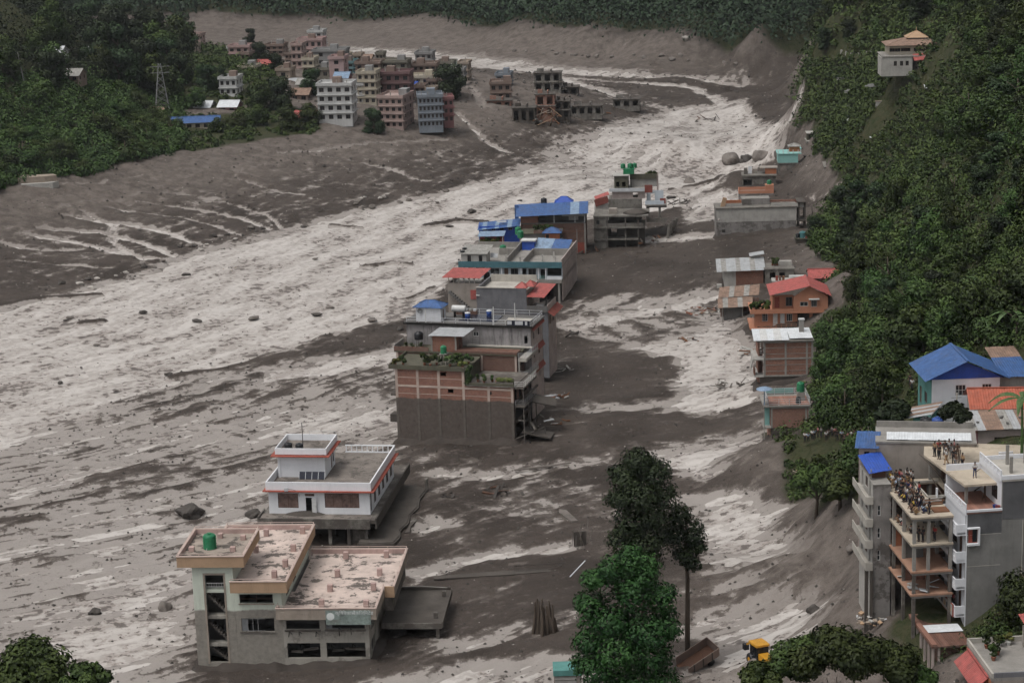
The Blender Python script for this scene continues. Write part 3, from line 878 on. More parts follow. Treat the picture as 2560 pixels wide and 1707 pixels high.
def trunk_mesh(name, H, r, rng, limbs=4, mat='bark'):
 mb = MB()
 pts = [(0, 0, -0.8), (0.06 * H * rng.uniform(-.5, .5), 0.04 * H * rng.uniform(-.5, .5), H * 0.35), (0.1 * H * rng.uniform(-.6, .6), 0.1 * H * rng.uniform(-.6, .6), H * 0.85)]
 mb.tube(pts, [r, r * 0.7, r * 0.2], 7)
 for i in range(limbs):
  a = rng.uniform(0, 6.28); z = H * rng.uniform(0.3, 0.6)
  mb.tube([(pts[1][0] * .8, pts[1][1] * .8, z), (math.cos(a) * H * .12, math.sin(a) * H * .12, z + H * .14), (math.cos(a) * H * .24, math.sin(a) * H * .24, z + H * .24)], [r * 0.45, r * 0.3, r * 0.1], 5)
 return mb.mesh(name, MATS[mat], True)
# unit-size trees that are copied about (height 1 in z, scaled when placed)
TREES = {}
for i in range(7):
 rg = np.random.default_rng(100 + i)
 R = (0.5, 0.42, 0.6, 0.36, 0.55, 0.46, 0.65)[i]
 lob = random_lobes(rg, R, 1.0, 12 + i % 3 * 3, 0.22)
 mt = ('leaf', 'leaf_dark', 'leaf', 'leaf_dark', 'leaf_fresh', 'leaf', 'leaf_fresh')[i]
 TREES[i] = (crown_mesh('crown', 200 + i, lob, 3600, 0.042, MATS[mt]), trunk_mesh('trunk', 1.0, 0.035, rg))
def tree(x, y, h, kind, label, cat='tree', group=None, spread=1.0, z=None, name='broadleaf_tree', rz=None):
 z = gz(x, y) if z is None else z
 o = bpy.data.objects.new(name, None); COL.objects.link(o)
 o.empty_display_size = 0.5
 o.location = (float(x), float(y), float(z) - 0.1); o.rotation_euler = (0, 0, random.uniform(0, 6.28) if rz is None else rz)
 o.scale = (h * spread, h * spread, h)
 tag(o, label, cat, group)
 c, t = TREES[kind]
 link('crown', c, o); link('trunk', t, o)
 return o
POTS = []
for i in range(4):
 rg = np.random.default_rng(300 + i)
 lob = random_lobes(rg, 0.5, 1.0, 5, 0.35)
 POTS.append(crown_mesh('foliage', 310 + i, lob, 260, 0.12, MATS[('leaf', 'leaf_fresh', 'leaf', 'leaf_yellow')[i]]))
plainmat('pot', (0.22, 0.09, 0.055), 0.8)
plainmat('pot_white', (0.55, 0.55, 0.53), 0.6)
_pot_me = {k: MB().lathe([(0.16, 0), (0.24, 0.32), (0.27, 0.34), (0.27, 0.4), (0.2, 0.4)], 12).mesh('pot', MATS[k]) for k in ('pot', 'pot_white')}
def plant(loc, h, kind, label, group='potted plants', pot='pot', spread=1.0):
 o = bpy.data.objects.new('potted_plant', None); COL.objects.link(o)
 o.location = tuple(map(float, loc)); o.rotation_euler = (0, 0, random.uniform(0, 6))
 tag(o, label, 'plant', group)
 link('pot', _pot_me[pot], o)
 link('foliage', POTS[kind], o, (0, 0, 0.2), scale=(h * spread, h * spread, h))
 return o
# ------------------------------------------------------------------ helpers for placing by the photograph
def frame_at(u, v, z, yaw):
 p = P(u, v, z)
 return (float(p[0]), float(p[1]), 0.0), math.radians(yaw)
def loc_of(b, u, v, z):
 """local x, y in building b of the spot at height z that the photograph shows at (u, v)"""
 p = P(u, v, z)
 r = b.root
 a = -r.rotation_euler.z
 dx, dy = p[0] - r.location.x, p[1] - r.location.y
 return dx * math.cos(a) - dy * math.sin(a), dx * math.sin(a) + dy * math.cos(a)
def text_mesh(txt, size, mat, extr=0.01):
 cu = bpy.data.curves.new('lettering', 'FONT')
 cu.body = txt; cu.size = size; cu.extrude = extr; cu.align_x = 'LEFT'; cu.resolution_u = 2
 o = bpy.data.objects.new('lettering_tmp', cu); COL.objects.link(o)
 bpy.context.view_layer.update()
 me = bpy.data.meshes.new_from_object(o.evaluated_get(bpy.context.evaluated_depsgraph_get()))
 bpy.data.objects.remove(o); bpy.data.curves.remove(cu)
 me.materials.clear(); me.materials.append(mat)
 return me
TANKS = {}
def tank(loc, r, h, colname, label, group='rooftop water tanks'):
 """ribbed plastic water tank with a domed shoulder, lid and outlet"""
 key = (round(r, 2), round(h, 2), colname)
 if key not in TANKS:
  n = 7
  prof = [(r * 0.97, 0)]
  for i in range(n):
   a = h * 0.82 * i / n; d = h * 0.82 / n
   prof += [(r, a + d * 0.2), (r, a + d * 0.75), (r * 0.955, a + d * 0.85), (r * 0.955, a + d)]
  prof += [(r * 0.96, h * 0.84), (r * 0.8, h * 0.92), (r * 0.42, h * 0.96), (r * 0.3, h * 0.965)]
  lid = [(r * 0.36, h * 0.962), (r * 0.36, h), (r * 0.3, h * 1.03), (r * 0.05, h * 1.035)]
  TANKS[key] = (MB().lathe(prof, 20).mesh('tank_body', MATS[colname], True), MB().lathe(lid, 14).mesh('lid', MATS[colname]),
           MB().tube([(0, -r * 0.9, h * 0.12), (0, -r * 1.12, h * 0.12), (0, -r * 1.14, -0.0)], 0.035, 6).mesh('outlet_pipe', MATS['steel_pale']))
 b = Bd('water_tank', label, 'water tank', loc, random.uniform(-0.6, 0.6), group)
 for nm, me in zip(('tank_body', 'lid', 'outlet_pipe'), TANKS[key]):
  b.put(nm, me)
 return b
plainmat('tank_green', (0.018, 0.17, 0.075), 0.4)
plainmat('tank_black', (0.018, 0.019, 0.022), 0.4)
plainmat('tank_blue', (0.03, 0.07, 0.25), 0.4)
plainmat('tank_teal', (0.05, 0.16, 0.17), 0.45)
# ------------------------------------------------------------------ the office with the pink roofs
wallmat('mint_wall', (0.6, 0.645, 0.56), stain=0.25, var=0.1, mud=8.4, mudcol=(0.24, 0.215, 0.19))
wallmat('grey_flooded', (0.33, 0.31, 0.275), stain=0.35, var=0.18, smear=0.35)
wallmat('ochre_fascia', (0.42, 0.285, 0.185), stain=0.3, var=0.12)
wallmat('pink_coping', (0.56, 0.44, 0.39), stain=0.2, var=0.12)
wallmat('pink_inner', (0.46, 0.33, 0.3), stain=0.3)
wallmat('pink_deck', (0.56, 0.46, 0.41), stain=0.0, var=0.25, smear=0.85)
wallmat('dirty_deck', (0.33, 0.28, 0.24), stain=0.0, var=0.35, smear=0.85)
wallmat('grey_fascia', (0.33, 0.28, 0.235), stain=0.4)
loc, yw = frame_at(497, 1680, 0, -4.5)
b = Bd('office_building', 'mud-stained office with three stepped pink flat roofs and a banner on its front', 'building', loc, yw)
mint, gf = MATS['mint_wall'], MATS['grey_flooded']
b.wall((0, 0), (5.2, 0), -1.5, 14.6, mint, [(1.6, 3.95, 1.4, 13.1, 'o')], 0.3)
b.wall((5.2, 0.02), (11.2, 0.02), -1.5, 11.4, mint, [(5.85 - 5.2, 10.1 - 5.2, 9.3, 10.5, 'o'), (0.7, 4.9, 5.5, 7.3, 'o')], 0.28)
b.wall((11.2, 0), (22.1, 0), -1.5, 7.6, gf, [(0.4, 4.65, 5.8, 7.0, 'o'), (5.4, 10.4, 5.85, 7.0, 'o'), (0.4, 4.6, 1.95, 3.95, 'o'), (5.4, 10.35, 2.0, 4.0, 'o')], 0.3)
b.wall((22.1, 0.3), (22.1, 21), -1.5, 7.6, gf, [(1.5, 4.5, 4.8, 6.9, 'o'), (1.5, 4.5, 1.6, 3.6, 'o'), (7, 11, 4.8, 6.9, 'o'), (13, 17, 4.8, 6.9, 'o')], 0.3)
b.wall((0, 10), (0, 0.3), -1.5, 14.6, mint, [(3, 4.4, 4.8, 6.0, 'o')], 0.3)
b.wall((22.1, 21), (0, 21), -1.5, 7.6, gf, (), 0.3)
b.wall((5.2, 0.3), (5.2, 10), 11.4, 14.6, mint, (), 0.28)
b.wall((11.2, 0.3), (11.2, 20.7), 7.6, 11.4, mint, [(3.0, 5.5, 8.9, 10.6, 'w'), (8.0, 10.5, 8.9, 10.6, 'w')], 0.28)
b.wall((5.2, 10), (0, 10), 11.4, 14.6, mint, (), 0.28)
b.wall((0, 21), (0, 10), -1.5, 11.4, mint, (), 0.28)
b.wall((11.2, 20.7), (0.3, 20.7), 7.6, 11.4, mint, (), 0.28)
for z in (4.4, 7.75):                                     # floors seen through the openings
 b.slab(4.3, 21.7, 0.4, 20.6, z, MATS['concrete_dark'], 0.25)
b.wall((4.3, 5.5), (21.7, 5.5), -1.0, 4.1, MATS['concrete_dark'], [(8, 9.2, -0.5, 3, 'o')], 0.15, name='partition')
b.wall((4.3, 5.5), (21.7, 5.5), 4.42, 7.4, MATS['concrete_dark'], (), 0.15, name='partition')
# stair behind the tall slit
for i, z in enumerate((3.85, 7.55, 11.05)):
 b.box('stair_landing', 1.35, 4.2, 0.32, 1.5, z - 0.42, z, gf if z < 8 else mint)
for (z0, z1) in ((1.3, 3.4), (4.0, 6.9), (7.8, 10.6)):
 mb = MB()
 for k in range(9):
  t0, t1 = k / 9, (k + 1) / 9
  zz = z1 + (z0 - z1) * t1
  mb.box(1.4 + 2.75 * t0, 1.4 + 2.75 * t1, 0.75, 1.9, zz - 0.18, zz + 0.22)
 b.mb('stair_flight', mb, MATS['concrete_muddy'])
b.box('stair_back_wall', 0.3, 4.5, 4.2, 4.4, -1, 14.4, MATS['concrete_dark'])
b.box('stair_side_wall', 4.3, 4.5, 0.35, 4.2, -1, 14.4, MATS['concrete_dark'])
mb = MB()
for k in range(8):
 mb.box(1.65 + k * 0.32, 1.69 + k * 0.32, 0.36, 0.4, 11.05, 11.85)
mb.box(1.6, 3.95, 0.34, 0.42, 11.85, 11.92); mb.box(1.6, 3.95, 0.35, 0.41, 11.4, 11.45)
b.mb('stair_railing', mb, MATS['frame_white'])
for x0, x1 in ((1.36, 1.6), (3.95, 4.19)):
 b.box('stair_trim', x0, x1, -0.06, 0.05, 1.2, 13.35, MATS['grey_fascia'])
b.box('stair_trim', 1.6, 3.95, -0.06, 0.05, 13.1, 13.35, MATS['grey_fascia'])
# window remains
for (x0, x1, z0, z1, bars) in ((5.95, 8.9, 5.55, 7.25, (6.7, 7.35, 8.0)), (16.7, 18.6, 5.85, 6.98, (17.4,))):
 mb = MB().box(x0, x1, 0.08, 0.14, z1 - 0.08, z1).box(x0, x1, 0.08, 0.14, z0, z0 + 0.08).box(x0, x0 + 0.08, 0.085, 0.135, z0, z1)
 for xb in bars:
  mb.box(xb - 0.04, xb + 0.04, 0.085, 0.135, z0 + 0.08, z1 - 0.08)
 wd = b.mb('window', mb, MATS['frame_grey'])
 b.box('pane', x0 + 0.08, x0 + 0.75, 0.1, 0.12, z0 + 0.1, z1 - 0.1, MATS['shutter'], wd)
b.mb('window', MB().box(5.85, 10.1, 0.1, 0.15, 9.85, 9.9).box(8.0, 8.05, 0.1, 0.15, 9.3, 10.5), MATS['frame_wood'])
b.box('sill', 5.7, 10.25, -0.1, 0.02, 9.16, 9.3, MATS['grey_fascia'])
b.box('sill', 5.7, 10.3, -0.1, 0.02, 5.36, 5.5, MATS['concrete_muddy'])
for x0, x1, z in ((11.4, 16.0, 5.75), (16.5, 21.7, 5.78)):
 b.box('sill', x0, x1, -0.16, 0.05, z - 0.2, z, MATS['concrete_muddy'])
# planting brackets that hang in the openings
random.seed(3)
for x, z, h in ((12.0, 5.6, .8), (13.2, 5.6, .55), (15.4, 5.55, .7), (18.3, 6.2, 1.2), (19.8, 6.0, .9), (11.8, 3.9, .5), (13.6, 3.8, .9), (17.2, 3.8, .8), (20.0, 3.9, .6)):
 b.mb('rebar', MB().bar((x, -0.12, z), (x + random.uniform(-.3, .3), -0.1, z - h), 0.07).bar((x, -.12, z), (x + .35, -.1, z - h * .6), 0.05), MATS['dark_void'])
for i, (x0, x1, z, rz) in enumerate(((11.9, 13.4, 2.5, .1), (13.4, 15.5, 2.7, -.2), (18.8, 21.3, 2.6, .06), (17.0, 18.6, 2.3, -.15))):
 b.put('wreckage', box_mesh(x1 - x0, 0.25, 0.32, MATS['concrete_muddy']), ((x0 + x1) / 2, 0.9 + i * .3, z), 0, None, (0, rz, rz))
def stepped_roof(x0, x1, y0, y1, ztop, zbot, deck, fascia, skip=()):
 t = 0.22
 b.slab(x0 + t, x1 - t, y0 + t, y1 - t, zbot + 0.85, deck, 0.3, 'roof_deck')
 for nm, a in (('f', (x0, x1, y0, y0 + t)), ('b', (x0, x1, y1 - t, y1)), ('l', (x0, x0 + t, y0 + t, y1 - t)), ('r', (x1 - t, x1, y0 + t, y1 - t))):
  if nm in skip: continue
  b.box('parapet', *a, zbot, ztop - 0.1, fascia if nm in 'fr' else MATS['pink_inner'])
  e = 0.07
  b.box('coping', a[0] - e * (nm in 'fbl'), a[1] + e * (nm in 'fbr'), a[2] - e * (nm == 'f'), a[3] + e * (nm == 'b'), ztop - 0.098, ztop, MATS['pink_coping'])
  b.box('lining', a[0] + t * (nm in 'lfb') + 0.003, a[1] - t * (nm in 'rfb') - 0.003, a[2] + t * (nm in 'f') + (0.003 if nm in 'lr' else 0), a[3] - t * (nm == 'b') - (0.003 if nm in 'lr' else 0), zbot + 0.86, ztop - 0.102, MATS['pink_inner']) if False else None
 pts = []
 if 'l' not in skip: pts.append(((x0 + .1, y1 - .1, 0), (x0 + .1, y0 + .1, 0)))
 if 'f' not in skip: pts.append(((x0 + .1, y0 + .1, 0), (x1 - .1, y0 + .1, 0)))
 if 'r' not in skip: pts.append(((x1 - .1, y0 + .1, 0), (x1 - .1, y1 - .1, 0)))
 if 'b' not in skip: pts.append(((x0 + .1, y1 - .1, 0), (x1 - .1, y1 - .1, 0)))
 for p, q in pts:
  mb = MB(); L = math.dist(p, q); k = max(2, int(L / 2.4))
  mb.bar((p[0], p[1], ztop + 0.28), (q[0], q[1], ztop + 0.28), 0.06)
  for i in range(k + 1):
   x, y = p[0] + (q[0] - p[0]) * i / k, p[1] + (q[1] - p[1]) * i / k
   mb.box(x - .025, x + .025, y - .025, y + .025, ztop + 0.002, ztop + 0.26)
  b.mb('guard_rail', mb, MATS['pink_coping'])
stepped_roof(10.6, 23.3, -1.1, 7.0, 9.05, 7.5, MATS['pink_deck'], MATS['grey_fascia'], 'b')
stepped_roof(11.5, 24.6, 6.56, 21.5, 9.05, 7.502, MATS['pink_deck'], MATS['grey_fascia'], 'fl')
b.box('parapet', 23.33, 24.6, 6.76, 7.0, 7.5, 8.95, MATS['ochre_fascia'])
b.box('parapet', 23.32, 24.36, 7.0, 20.0, 5.6, 7.48, MATS['concrete_muddy'])
stepped_roof(5.0, 12.2, -1.3, 10.5, 12.7, 11.15, MATS['pink_deck'], MATS['ochre_fascia'], 'bl')
stepped_roof(0.2, 12.2, 10.06, 21.0, 12.7, 11.152, MATS['pink_deck'], MATS['ochre_fascia'], 'f')
stepped_roof(-1.7, 6.8, -0.6, 10.3, 15.8, 14.3, MATS['dirty_deck'], MATS['ochre_fascia'])
for z, pts in ((8.36, ((1455, 345), (1785, 335), (1385, 490), (1730, 480), (1325, 612), (1680, 600), (1255, 735), (1620, 740))),
         (12.0, ((805, 160), (1100, 140), (1025, 285), (960, 410), (720, 295), (870, 500))),
         (15.16, ((428, 175), (615, 190), (530, 285), (195, 285), (510, 130)))):
 for cx, cy in pts:
  x, y = loc_of(b, 420 + cx / 3.267, 1290 + cy / 3.267, z)
  b.box('roof_stub', x - .32, x + .32, y - .32, y + .32, z, z + (0.95 if z < 15 else 0.6), MATS['pink_inner'])
# banner
plainmat('banner', (0.22, 0.27, 0.25), 0.7, var=0.4, dirt=0.7)
plainmat('banner_white', (0.6, 0.63, 0.62), 0.7)
bn = b.box('banner', 16.9, 22.6, -1.16, -1.12, 6.85, 8.75, MATS['banner'])
for wtxt, x, cname in (('कृिष', 18.15, 'banner_white'), ('िवकास', 19.05, 'banner_white'), ('बैंक', 20.35, 'banner_white'), ('िलिमटेड', 21.15, 'banner_white')):
 me = text_mesh(wtxt, 0.62, MATS[cname])
 b.put('lettering', me, (x, -1.18, 8.2), 0, bn, (math.pi / 2, 0, 0))
b.put('emblem', MB().lathe([(0.5, -0.01), (0.5, 0.01), (0.42, 0.015), (0.2, 0.02)], 20).mesh('emblem', MATS['banner_white']), (17.5, -1.17, 7.95), 0, bn, (math.pi / 2, 0, 0))
OFFICE = b
x, y = loc_of(b, 420 + 343 / 3.267, 1290 + 258 / 3.267, 15.2)
tank(b.world(x, y, 15.16), 0.85, 2.0, 'tank_green', 'large green water tank on the top roof of the pink-roofed office')
loc2 = b.world(22.6, 8.0, 0)
b = Bd('concrete_canopy', 'mud-covered flat concrete canopy on short columns beside the pink-roofed office', 'canopy', loc2, yw)
b.box('slab', 0, 7.8, 0, 12.2, 3.1, 3.5, MATS['mud_caked'])
b.box('edge_beam', -0.02, 7.82, -0.2, 0.0, 2.75, 3.52, MATS['concrete_muddy'])
b.box('edge_beam', 7.82, 8.0, -0.2, 12.2, 2.9, 3.7, MATS['mud_caked'])
b.box('edge_beam', 0, 7.8, 12.2, 12.4, 3.0, 3.9, MATS['mud_caked'])
for x, y in ((7.2, 0.5), (7.2, 6.0), (7.2, 11.6), (3.5, 11.6)):
 b.box('column', x - .22, x + .22, y - .22, y + .22, -1.0, 3.09, MATS['concrete_muddy'])
for x, y in ((6.6, 1.5), (6.9, 9.5)):
 b.box('stub', x, x + .5, y, y + .5, 3.5, 4.3, MATS['concrete_muddy'])
b.mb('pipe', MB().tube([(0.2, 12, 4.0), (4, 11.9, 4.15), (7.4, 11.8, 3.95)], 0.06, 6), MATS['concrete'])
# ------------------------------------------------------------------ white house with red ledges
wallmat('red_ledge', (0.33, 0.09, 0.065), stain=0.3)
wallmat('white_house', (0.76, 0.77, 0.8), stain=0.12, var=0.07)
wallmat('muddy_floor', (0.2, 0.175, 0.155), stain=0.0, var=0.4, smear=0.7)
p = P(440 + 850 / 3.56, 1040 + 865 / 3.56, 4.9)
b = Bd('white_house', 'white house with red ledges, flat roof and a square rooftop room', 'house', (p[0], p[1], 0), math.radians(-8))
wm = MATS['white_house']
cm = MATS['concrete_muddy']
kw = dict(fm=MATS['frame_wood'], pm=MATS['pane_curtain'])
b.wall((-0.3, 0), (15, 0), 4.9, 8.45, wm, [(1.4, 4.5, 5.8, 8.1, 'w', (2, 1)), (5.6, 6.55, 5.0, 7.45, 'o'), (5.55, 6.95, 7.65, 8.05, 'w', (2, 1)), (8.5, 13.7, 5.9, 8.15, 'w', (4, 1))], 0.22, **kw)
dr = b.box('door', 6.3, 6.98, -0.35, -0.3, 5.0, 7.4, MATS['door_white'])
b.box('handle', 6.9, 6.95, -0.42, -0.36, 6.1, 6.25, MATS['steel'], dr)
b.wall((15, 0.22), (15, 18.8), 4.9, 8.45, wm, [(0.3, 1.2, 5.2, 8.0, 'w', (1, 1)), (3.0, 4.6, 5.6, 8.0, 'w'), (6.2, 7.8, 5.6, 8.0, 'w'), (9.4, 11, 5.6, 8.0, 'w'), (12.6, 14.2, 5.6, 8.0, 'w'), (15.6, 17.4, 5.6, 8.0, 'w')], 0.22)
b.wall((15, 19), (-0.3, 19), 4.9, 8.45, wm, (), 0.22)
b.wall((-0.3, 18.8), (-0.3, 0.22), 4.9, 8.45, wm, (), 0.22)
b.box('floor_slab', -1.3, 16.2, -2.4, 25, 4.3, 4.88, cm)
b.box('balcony_edge', -1.3, 15.4, -2.62, -2.4, 3.5, 5.0, cm)
b.box('balcony_edge', 16.2, 16.42, -2.62, 25, 3.6, 5.2, MATS['mud_caked'])
b.box('balcony_edge', -1.52, -1.3, -2.62, 1.5, 3.9, 5.2, cm)
b.box('balcony_floor', -1.28, 15.38, -2.38, -0.02, 4.884, 4.93, MATS['muddy_floor'])
mb = MB(); n = 16; R2 = random.Random(2)
top = [(3.0 + 4.4 * (0.5 - 0.5 * math.cos(math.pi * i / n)), -0.02, 4.94 + 0.0) for i in range(n + 1)]
b.mb('mud_heap', MB().lathe([(3.0, 4.935), (2.2, 5.15), (1.2, 5.32), (0.3, 5.4)], 18, 0, 0), MATS['mud_caked'], None, (5.2, -0.05, 0)).scale = (1, 0.45, 1)
b.loc.clear()
# ledges and roof
for a in ((-1.0, 15.8, -0.75, -0.0), (15.02, 15.85, 0.0, 19.2), (-1.0, -0.32, 0.0, 19.2)):
 b.box('ledge', *a, 8.46, 8.62, MATS['red_ledge'])
b.box('roof_deck', -0.3, 15, 0.0, 19, 8.46, 8.7, MATS['muddy_floor'])
b.parapet(-0.6, 15.3, -0.3, 19.3, 8.63, 1.25, wm, 0.2, 'flr')
mb = MB()
b.box('parapet', 7.4, 15.3, 19.1, 19.3, 8.63, 8.85, wm)
b.box('coping', 7.4, 15.3, 19.08, 19.32, 9.75, 9.9, wm)
for i in range(10):
 b.box('baluster', 7.5 + i * 0.83, 7.62 + i * 0.83, 19.12, 19.28, 8.85, 9.75, wm)
# rooftop room
b.wall((0, 6.0), (7.1, 6.0), 8.7, 12.1, wm, (), 0.2)
b.wall((7.1, 6.2), (7.1, 12.8), 8.7, 12.1, wm, [(4.0, 4.9, 8.72, 10.9, 'd'), (5.2, 6.2, 9.4, 10.9, 'w')], 0.2)
b.wall((7.1, 13), (0, 13), 8.7, 12.1, wm, (), 0.2)
b.wall((0, 12.8), (0, 6.2), 8.7, 12.1, wm, (), 0.2)
b.box('pier', -0.12, 0.25, 5.85, 5.998, 8.7, 12.1, wm)
b.box('roof_deck', -0.2, 7.3, 5.8, 13.2, 12.11, 12.35, MATS['muddy_floor'])
for a in ((-1.0, 8.0, 5.0, 5.8), (7.32, 8.0, 5.8, 13.6), (-1.0, -0.22, 5.8, 13.6)):
 b.box('ledge', *a, 12.1, 12.26, MATS['red_ledge'])
b.parapet(-0.4, 7.5, 5.6, 13.4, 12.36, 0.95, wm, 0.16)
b.mb('guard_rail', MB().bar((3.2, 13.3, 13.75), (7.4, 13.3, 13.75), 0.06).bar((3.2, 13.3, 13.3), (3.2, 13.3, 13.75), 0.06).bar((5.4, 13.3, 13.3), (5.4, 13.3, 13.75), 0.06).bar((7.4, 13.3, 13.3), (7.4, 13.3, 13.75), 0.06), MATS['frame_white'])
b.box('air_conditioner', 2.4, 2.95, -1.0, -0.76, 8.7, 9.2, MATS['steel_pale'])
b.mb('conduit', MB().tube([(2.95, -.8, 9.0), (3.6, -.78, 8.9), (4.3, -.3, 8.5), (4.4, -.05, 7.6)], 0.03, 5), MATS['dark_void'])
# what is left of the ground floor
b.wall((1.5, 2.5), (9.0, 2.5), -1, 4.3, MATS['mud_caked'], [(0.8, 3.6, -1, 3.4, 'o'), (4.2, 7.0, -1, 3.4, 'o')], 0.25)
b.box('lower_wall', 12.2, 14.4, -1.4, -1.15, -1, 4.29, cm)
for x, y in ((-0.6, -1.6), (9.2, -1.8), (12.0, -1.7), (14.6, -1.5), (14.9, 6), (14.9, 12), (14.9, 18), (15, 24), (5, 10), (10, 12)):
 b.box('column', x - .25, x + .25, y - .25, y + .25, -1, 4.29, cm)
b.box('back_wall', 0, 14.5, 12, 12.2, -1, 4.28, MATS['mud_caked'])
WHITE = b
for i, (x, y) in enumerate(((1.2, 7.6), (3.0, 7.3))):
 tank(b.world(x, y, 12.36), 0.62, 1.3, 'tank_black', ('black tank with pale lid at the corner of the white rooftop room', 'black tank with pale lid beside the mast on the white rooftop room')[i])
a = Bd('antenna_mast', 'thin dark antenna mast on the white rooftop room', 'antenna', b.world(3.3, 8.4, 12.36), 0.2)
a.mb('mast', MB().tube([(0, 0, 0), (0, 0, 4.2)], 0.06, 6), MATS['dark_void'])
a.mb('crossbar', MB().bar((-.5, 0, 3.6), (.5, 0, 3.6), .05).bar((-.35, 0, 3.1), (.35, 0, 3.1), .05), MATS['dark_void'])
plainmat('solar', (0.02, 0.022, 0.035), 0.2)
for i in range(4):
 s = Bd('solar_panel', 'dark solar panel leaning against the white rooftop room', 'solar panel', b.world(3.75 + i * 0.98, 4.9, 8.71), math.radians(-8), 'solar panels on the white roof')
 s.put('panel', box_mesh(0.9, 0.05, 1.15, MATS['solar']), (0, 0.25, 0.55), 0, None, (-0.5, 0, 0))
 s.mb('frame', MB().bar((-.47, -.03, .0), (-.47, .55, 1.07), .06).bar((.47, -.03, .0), (.47, .55, 1.07), .06), MATS['steel_pale'])
# collapsed deck beside the white house
b = Bd('collapsed_deck', 'long mud-buried concrete deck with broken edge beside the white house', 'ruin', WHITE.world(13.6, -3.4, 0), math.radians(-8))
pts = [(0, 0), (2.6, -.4), (5.4, 0.2), (5.8, 3), (5.3, 6), (5.9, 9.5), (5.5, 13), (6.1, 17), (5.6, 21), (5.9, 26.5), (3.0, 28.2), (0.3, 28)]
b.mb('slab', MB().prism(pts, 1.15, 1.6), MATS['mud_caked'])
b.mb('crust', MB().prism([(x * 0.94 + .1, y * 0.985 + .2) for x, y in pts], 1.604, 1.75), MATS['mud_caked'])
for x, y in ((5.2, 1), (5.3, 7), (5.3, 13), (5.3, 19), (5.4, 25)):
 b.box('column', x - .2, x + .2, y - .2, y + .2, -1.5, 1.14, cm)
b.mb('broken_edge', MB().prism([(5.9, 6), (6.6, 6.4), (6.3, 9), (6.7, 12), (6.0, 13)], .7, 1.3), cm)
b.box('stub', 5.6, 6.0, 25.6, 26.6, 1.6, 3.4, cm)
# ------------------------------------------------------------------ the row of buildings left standing in the flood
def fz(b, u, v, ly=0.0):
 """local x and height of the spot on the upright plane y = ly of building b that the photograph shows at (u, v)"""
 a = b.root.rotation_euler.z
 n = np.array([-math.sin(a), math.cos(a), 0])
 o = np.array([b.root.location.x, b.root.location.y, 0])
 d = ray(u, v)
 k = ((o + n * ly - CAM) @ n) / (d @ n)
 q = CAM + d * k
 r = q - o
 return float(r[0] * math.cos(a) + r[1] * math.sin(a)), float(q[2])
def ops_px(b, lst, ly=0.0, x0=0.0):
 """window and door openings given by photograph corners"""
 out = []
 for it in lst:
  u0, v0, u1, v1 = it[:4]
  xa, za = fz(b, u0, v0, ly); xb, zb = fz(b, u1, v1, ly)
  out.append((min(xa, xb) - x0, max(xa, xb) - x0, min(za, zb), max(za, zb), *it[4:]))
 return out
def crop(x0, y0, k):
 return lambda x, y: (x0 + x / k, y0 + y / k)
BO = P(960 + 150 / 4.126, 740 + 1512 / 4.126, 1.0)
BA = math.radians(-16)
def blk(x, y):
 return (BO[0] + x * math.cos(BA) - y * math.sin(BA), BO[1] + x * math.sin(BA) + y * math.cos(BA), 0.0)
wallmat('brick_flood', (0.27, 0.12, 0.085), stain=0.2, brick=True, mud=9.1)
wallmat('column_flood', (0.46, 0.37, 0.32), stain=0.2, mud=9.1)
wallmat('moss_edge', (0.1, 0.095, 0.07), stain=0.5)
c = crop(960, 740, 4.126)
bf, cf, con = MATS['brick_flood'], MATS['column_flood'], MATS['concrete']
b = Bd('brick_building', 'bare brick building caked in mud to half its height with a planted roof', 'building', blk(0, 0), BA)
b.wall((0, 0), (12.2, 0), -1, 14.1, bf, [(8.0, 9.0, 13.1, 13.8, 'o'), (9.2, 10.2, 10.2, 10.85, 'o')], 0.24)
b.wall((12.2, 0), (20.7, 0), -1, 11.6, bf, [(4.1, 4.7, 10.2, 10.7, 'o')], 0.24)
b.wall((20.7, 0.24), (20.7, 9.3), -1, 11.6, bf, [(0.6, 2.4, 9.0, 11.2, 'o'), (3.2, 5.4, 9.0, 11.2, 'o'), (6.2, 8.4, 9.0, 11.2, 'o'), (0.8, 8.5, 5.6, 7.9, 'o'), (0.8, 8.5, 2.2, 4.9, 'o')], 0.24)
b.wall((12.2, 0.26), (12.2, 9.3), 11.6, 14.1, MATS['moss_edge'], (), 0.24)
b.wall((0, 9.3), (0, 0.24), -1, 14.1, bf, (), 0.24)
b.wall((20.7, 9.38), (0, 9.38), -1, 11.6, bf, (), 0.06)
for z in (5.2, 8.5):
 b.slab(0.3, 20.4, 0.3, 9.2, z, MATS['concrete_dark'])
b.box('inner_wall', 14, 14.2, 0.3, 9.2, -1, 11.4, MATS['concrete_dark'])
b.slab(-1.1, 12.45, -0.35, 9.4, 14.35, MATS['moss_edge'], 0.24, 'roof_slab')
b.slab(12.46, 20.95, -0.25, 9.4, 11.82, MATS['concrete_muddy'], 0.2, 'roof_slab')
b.box('parapet', -1.1, 12.45, -0.35, -0.2, 14.352, 14.85, MATS['moss_edge'])
b.box('parapet', -1.1, -0.95, -0.2, 9.3, 14.352, 14.85, MATS['moss_edge'])
b.box('parapet', 12.47, 20.95, -0.25, -0.1, 11.822, 12.25, MATS['moss_edge'])
for x in (0.15, 3.9, 7.65, 12.0):
 b.box('column', x - .22, x + .22, -0.06, 0.02, -1, 14.1, cf)
for x in (16.4, 20.5):
 b.box('column', x - .22, x + .22, -0.06, 0.02, -1, 11.6, cf)
b.box('beam', -0.02, 20.72, -0.07, 0.03, 11.0, 11.35, cf)
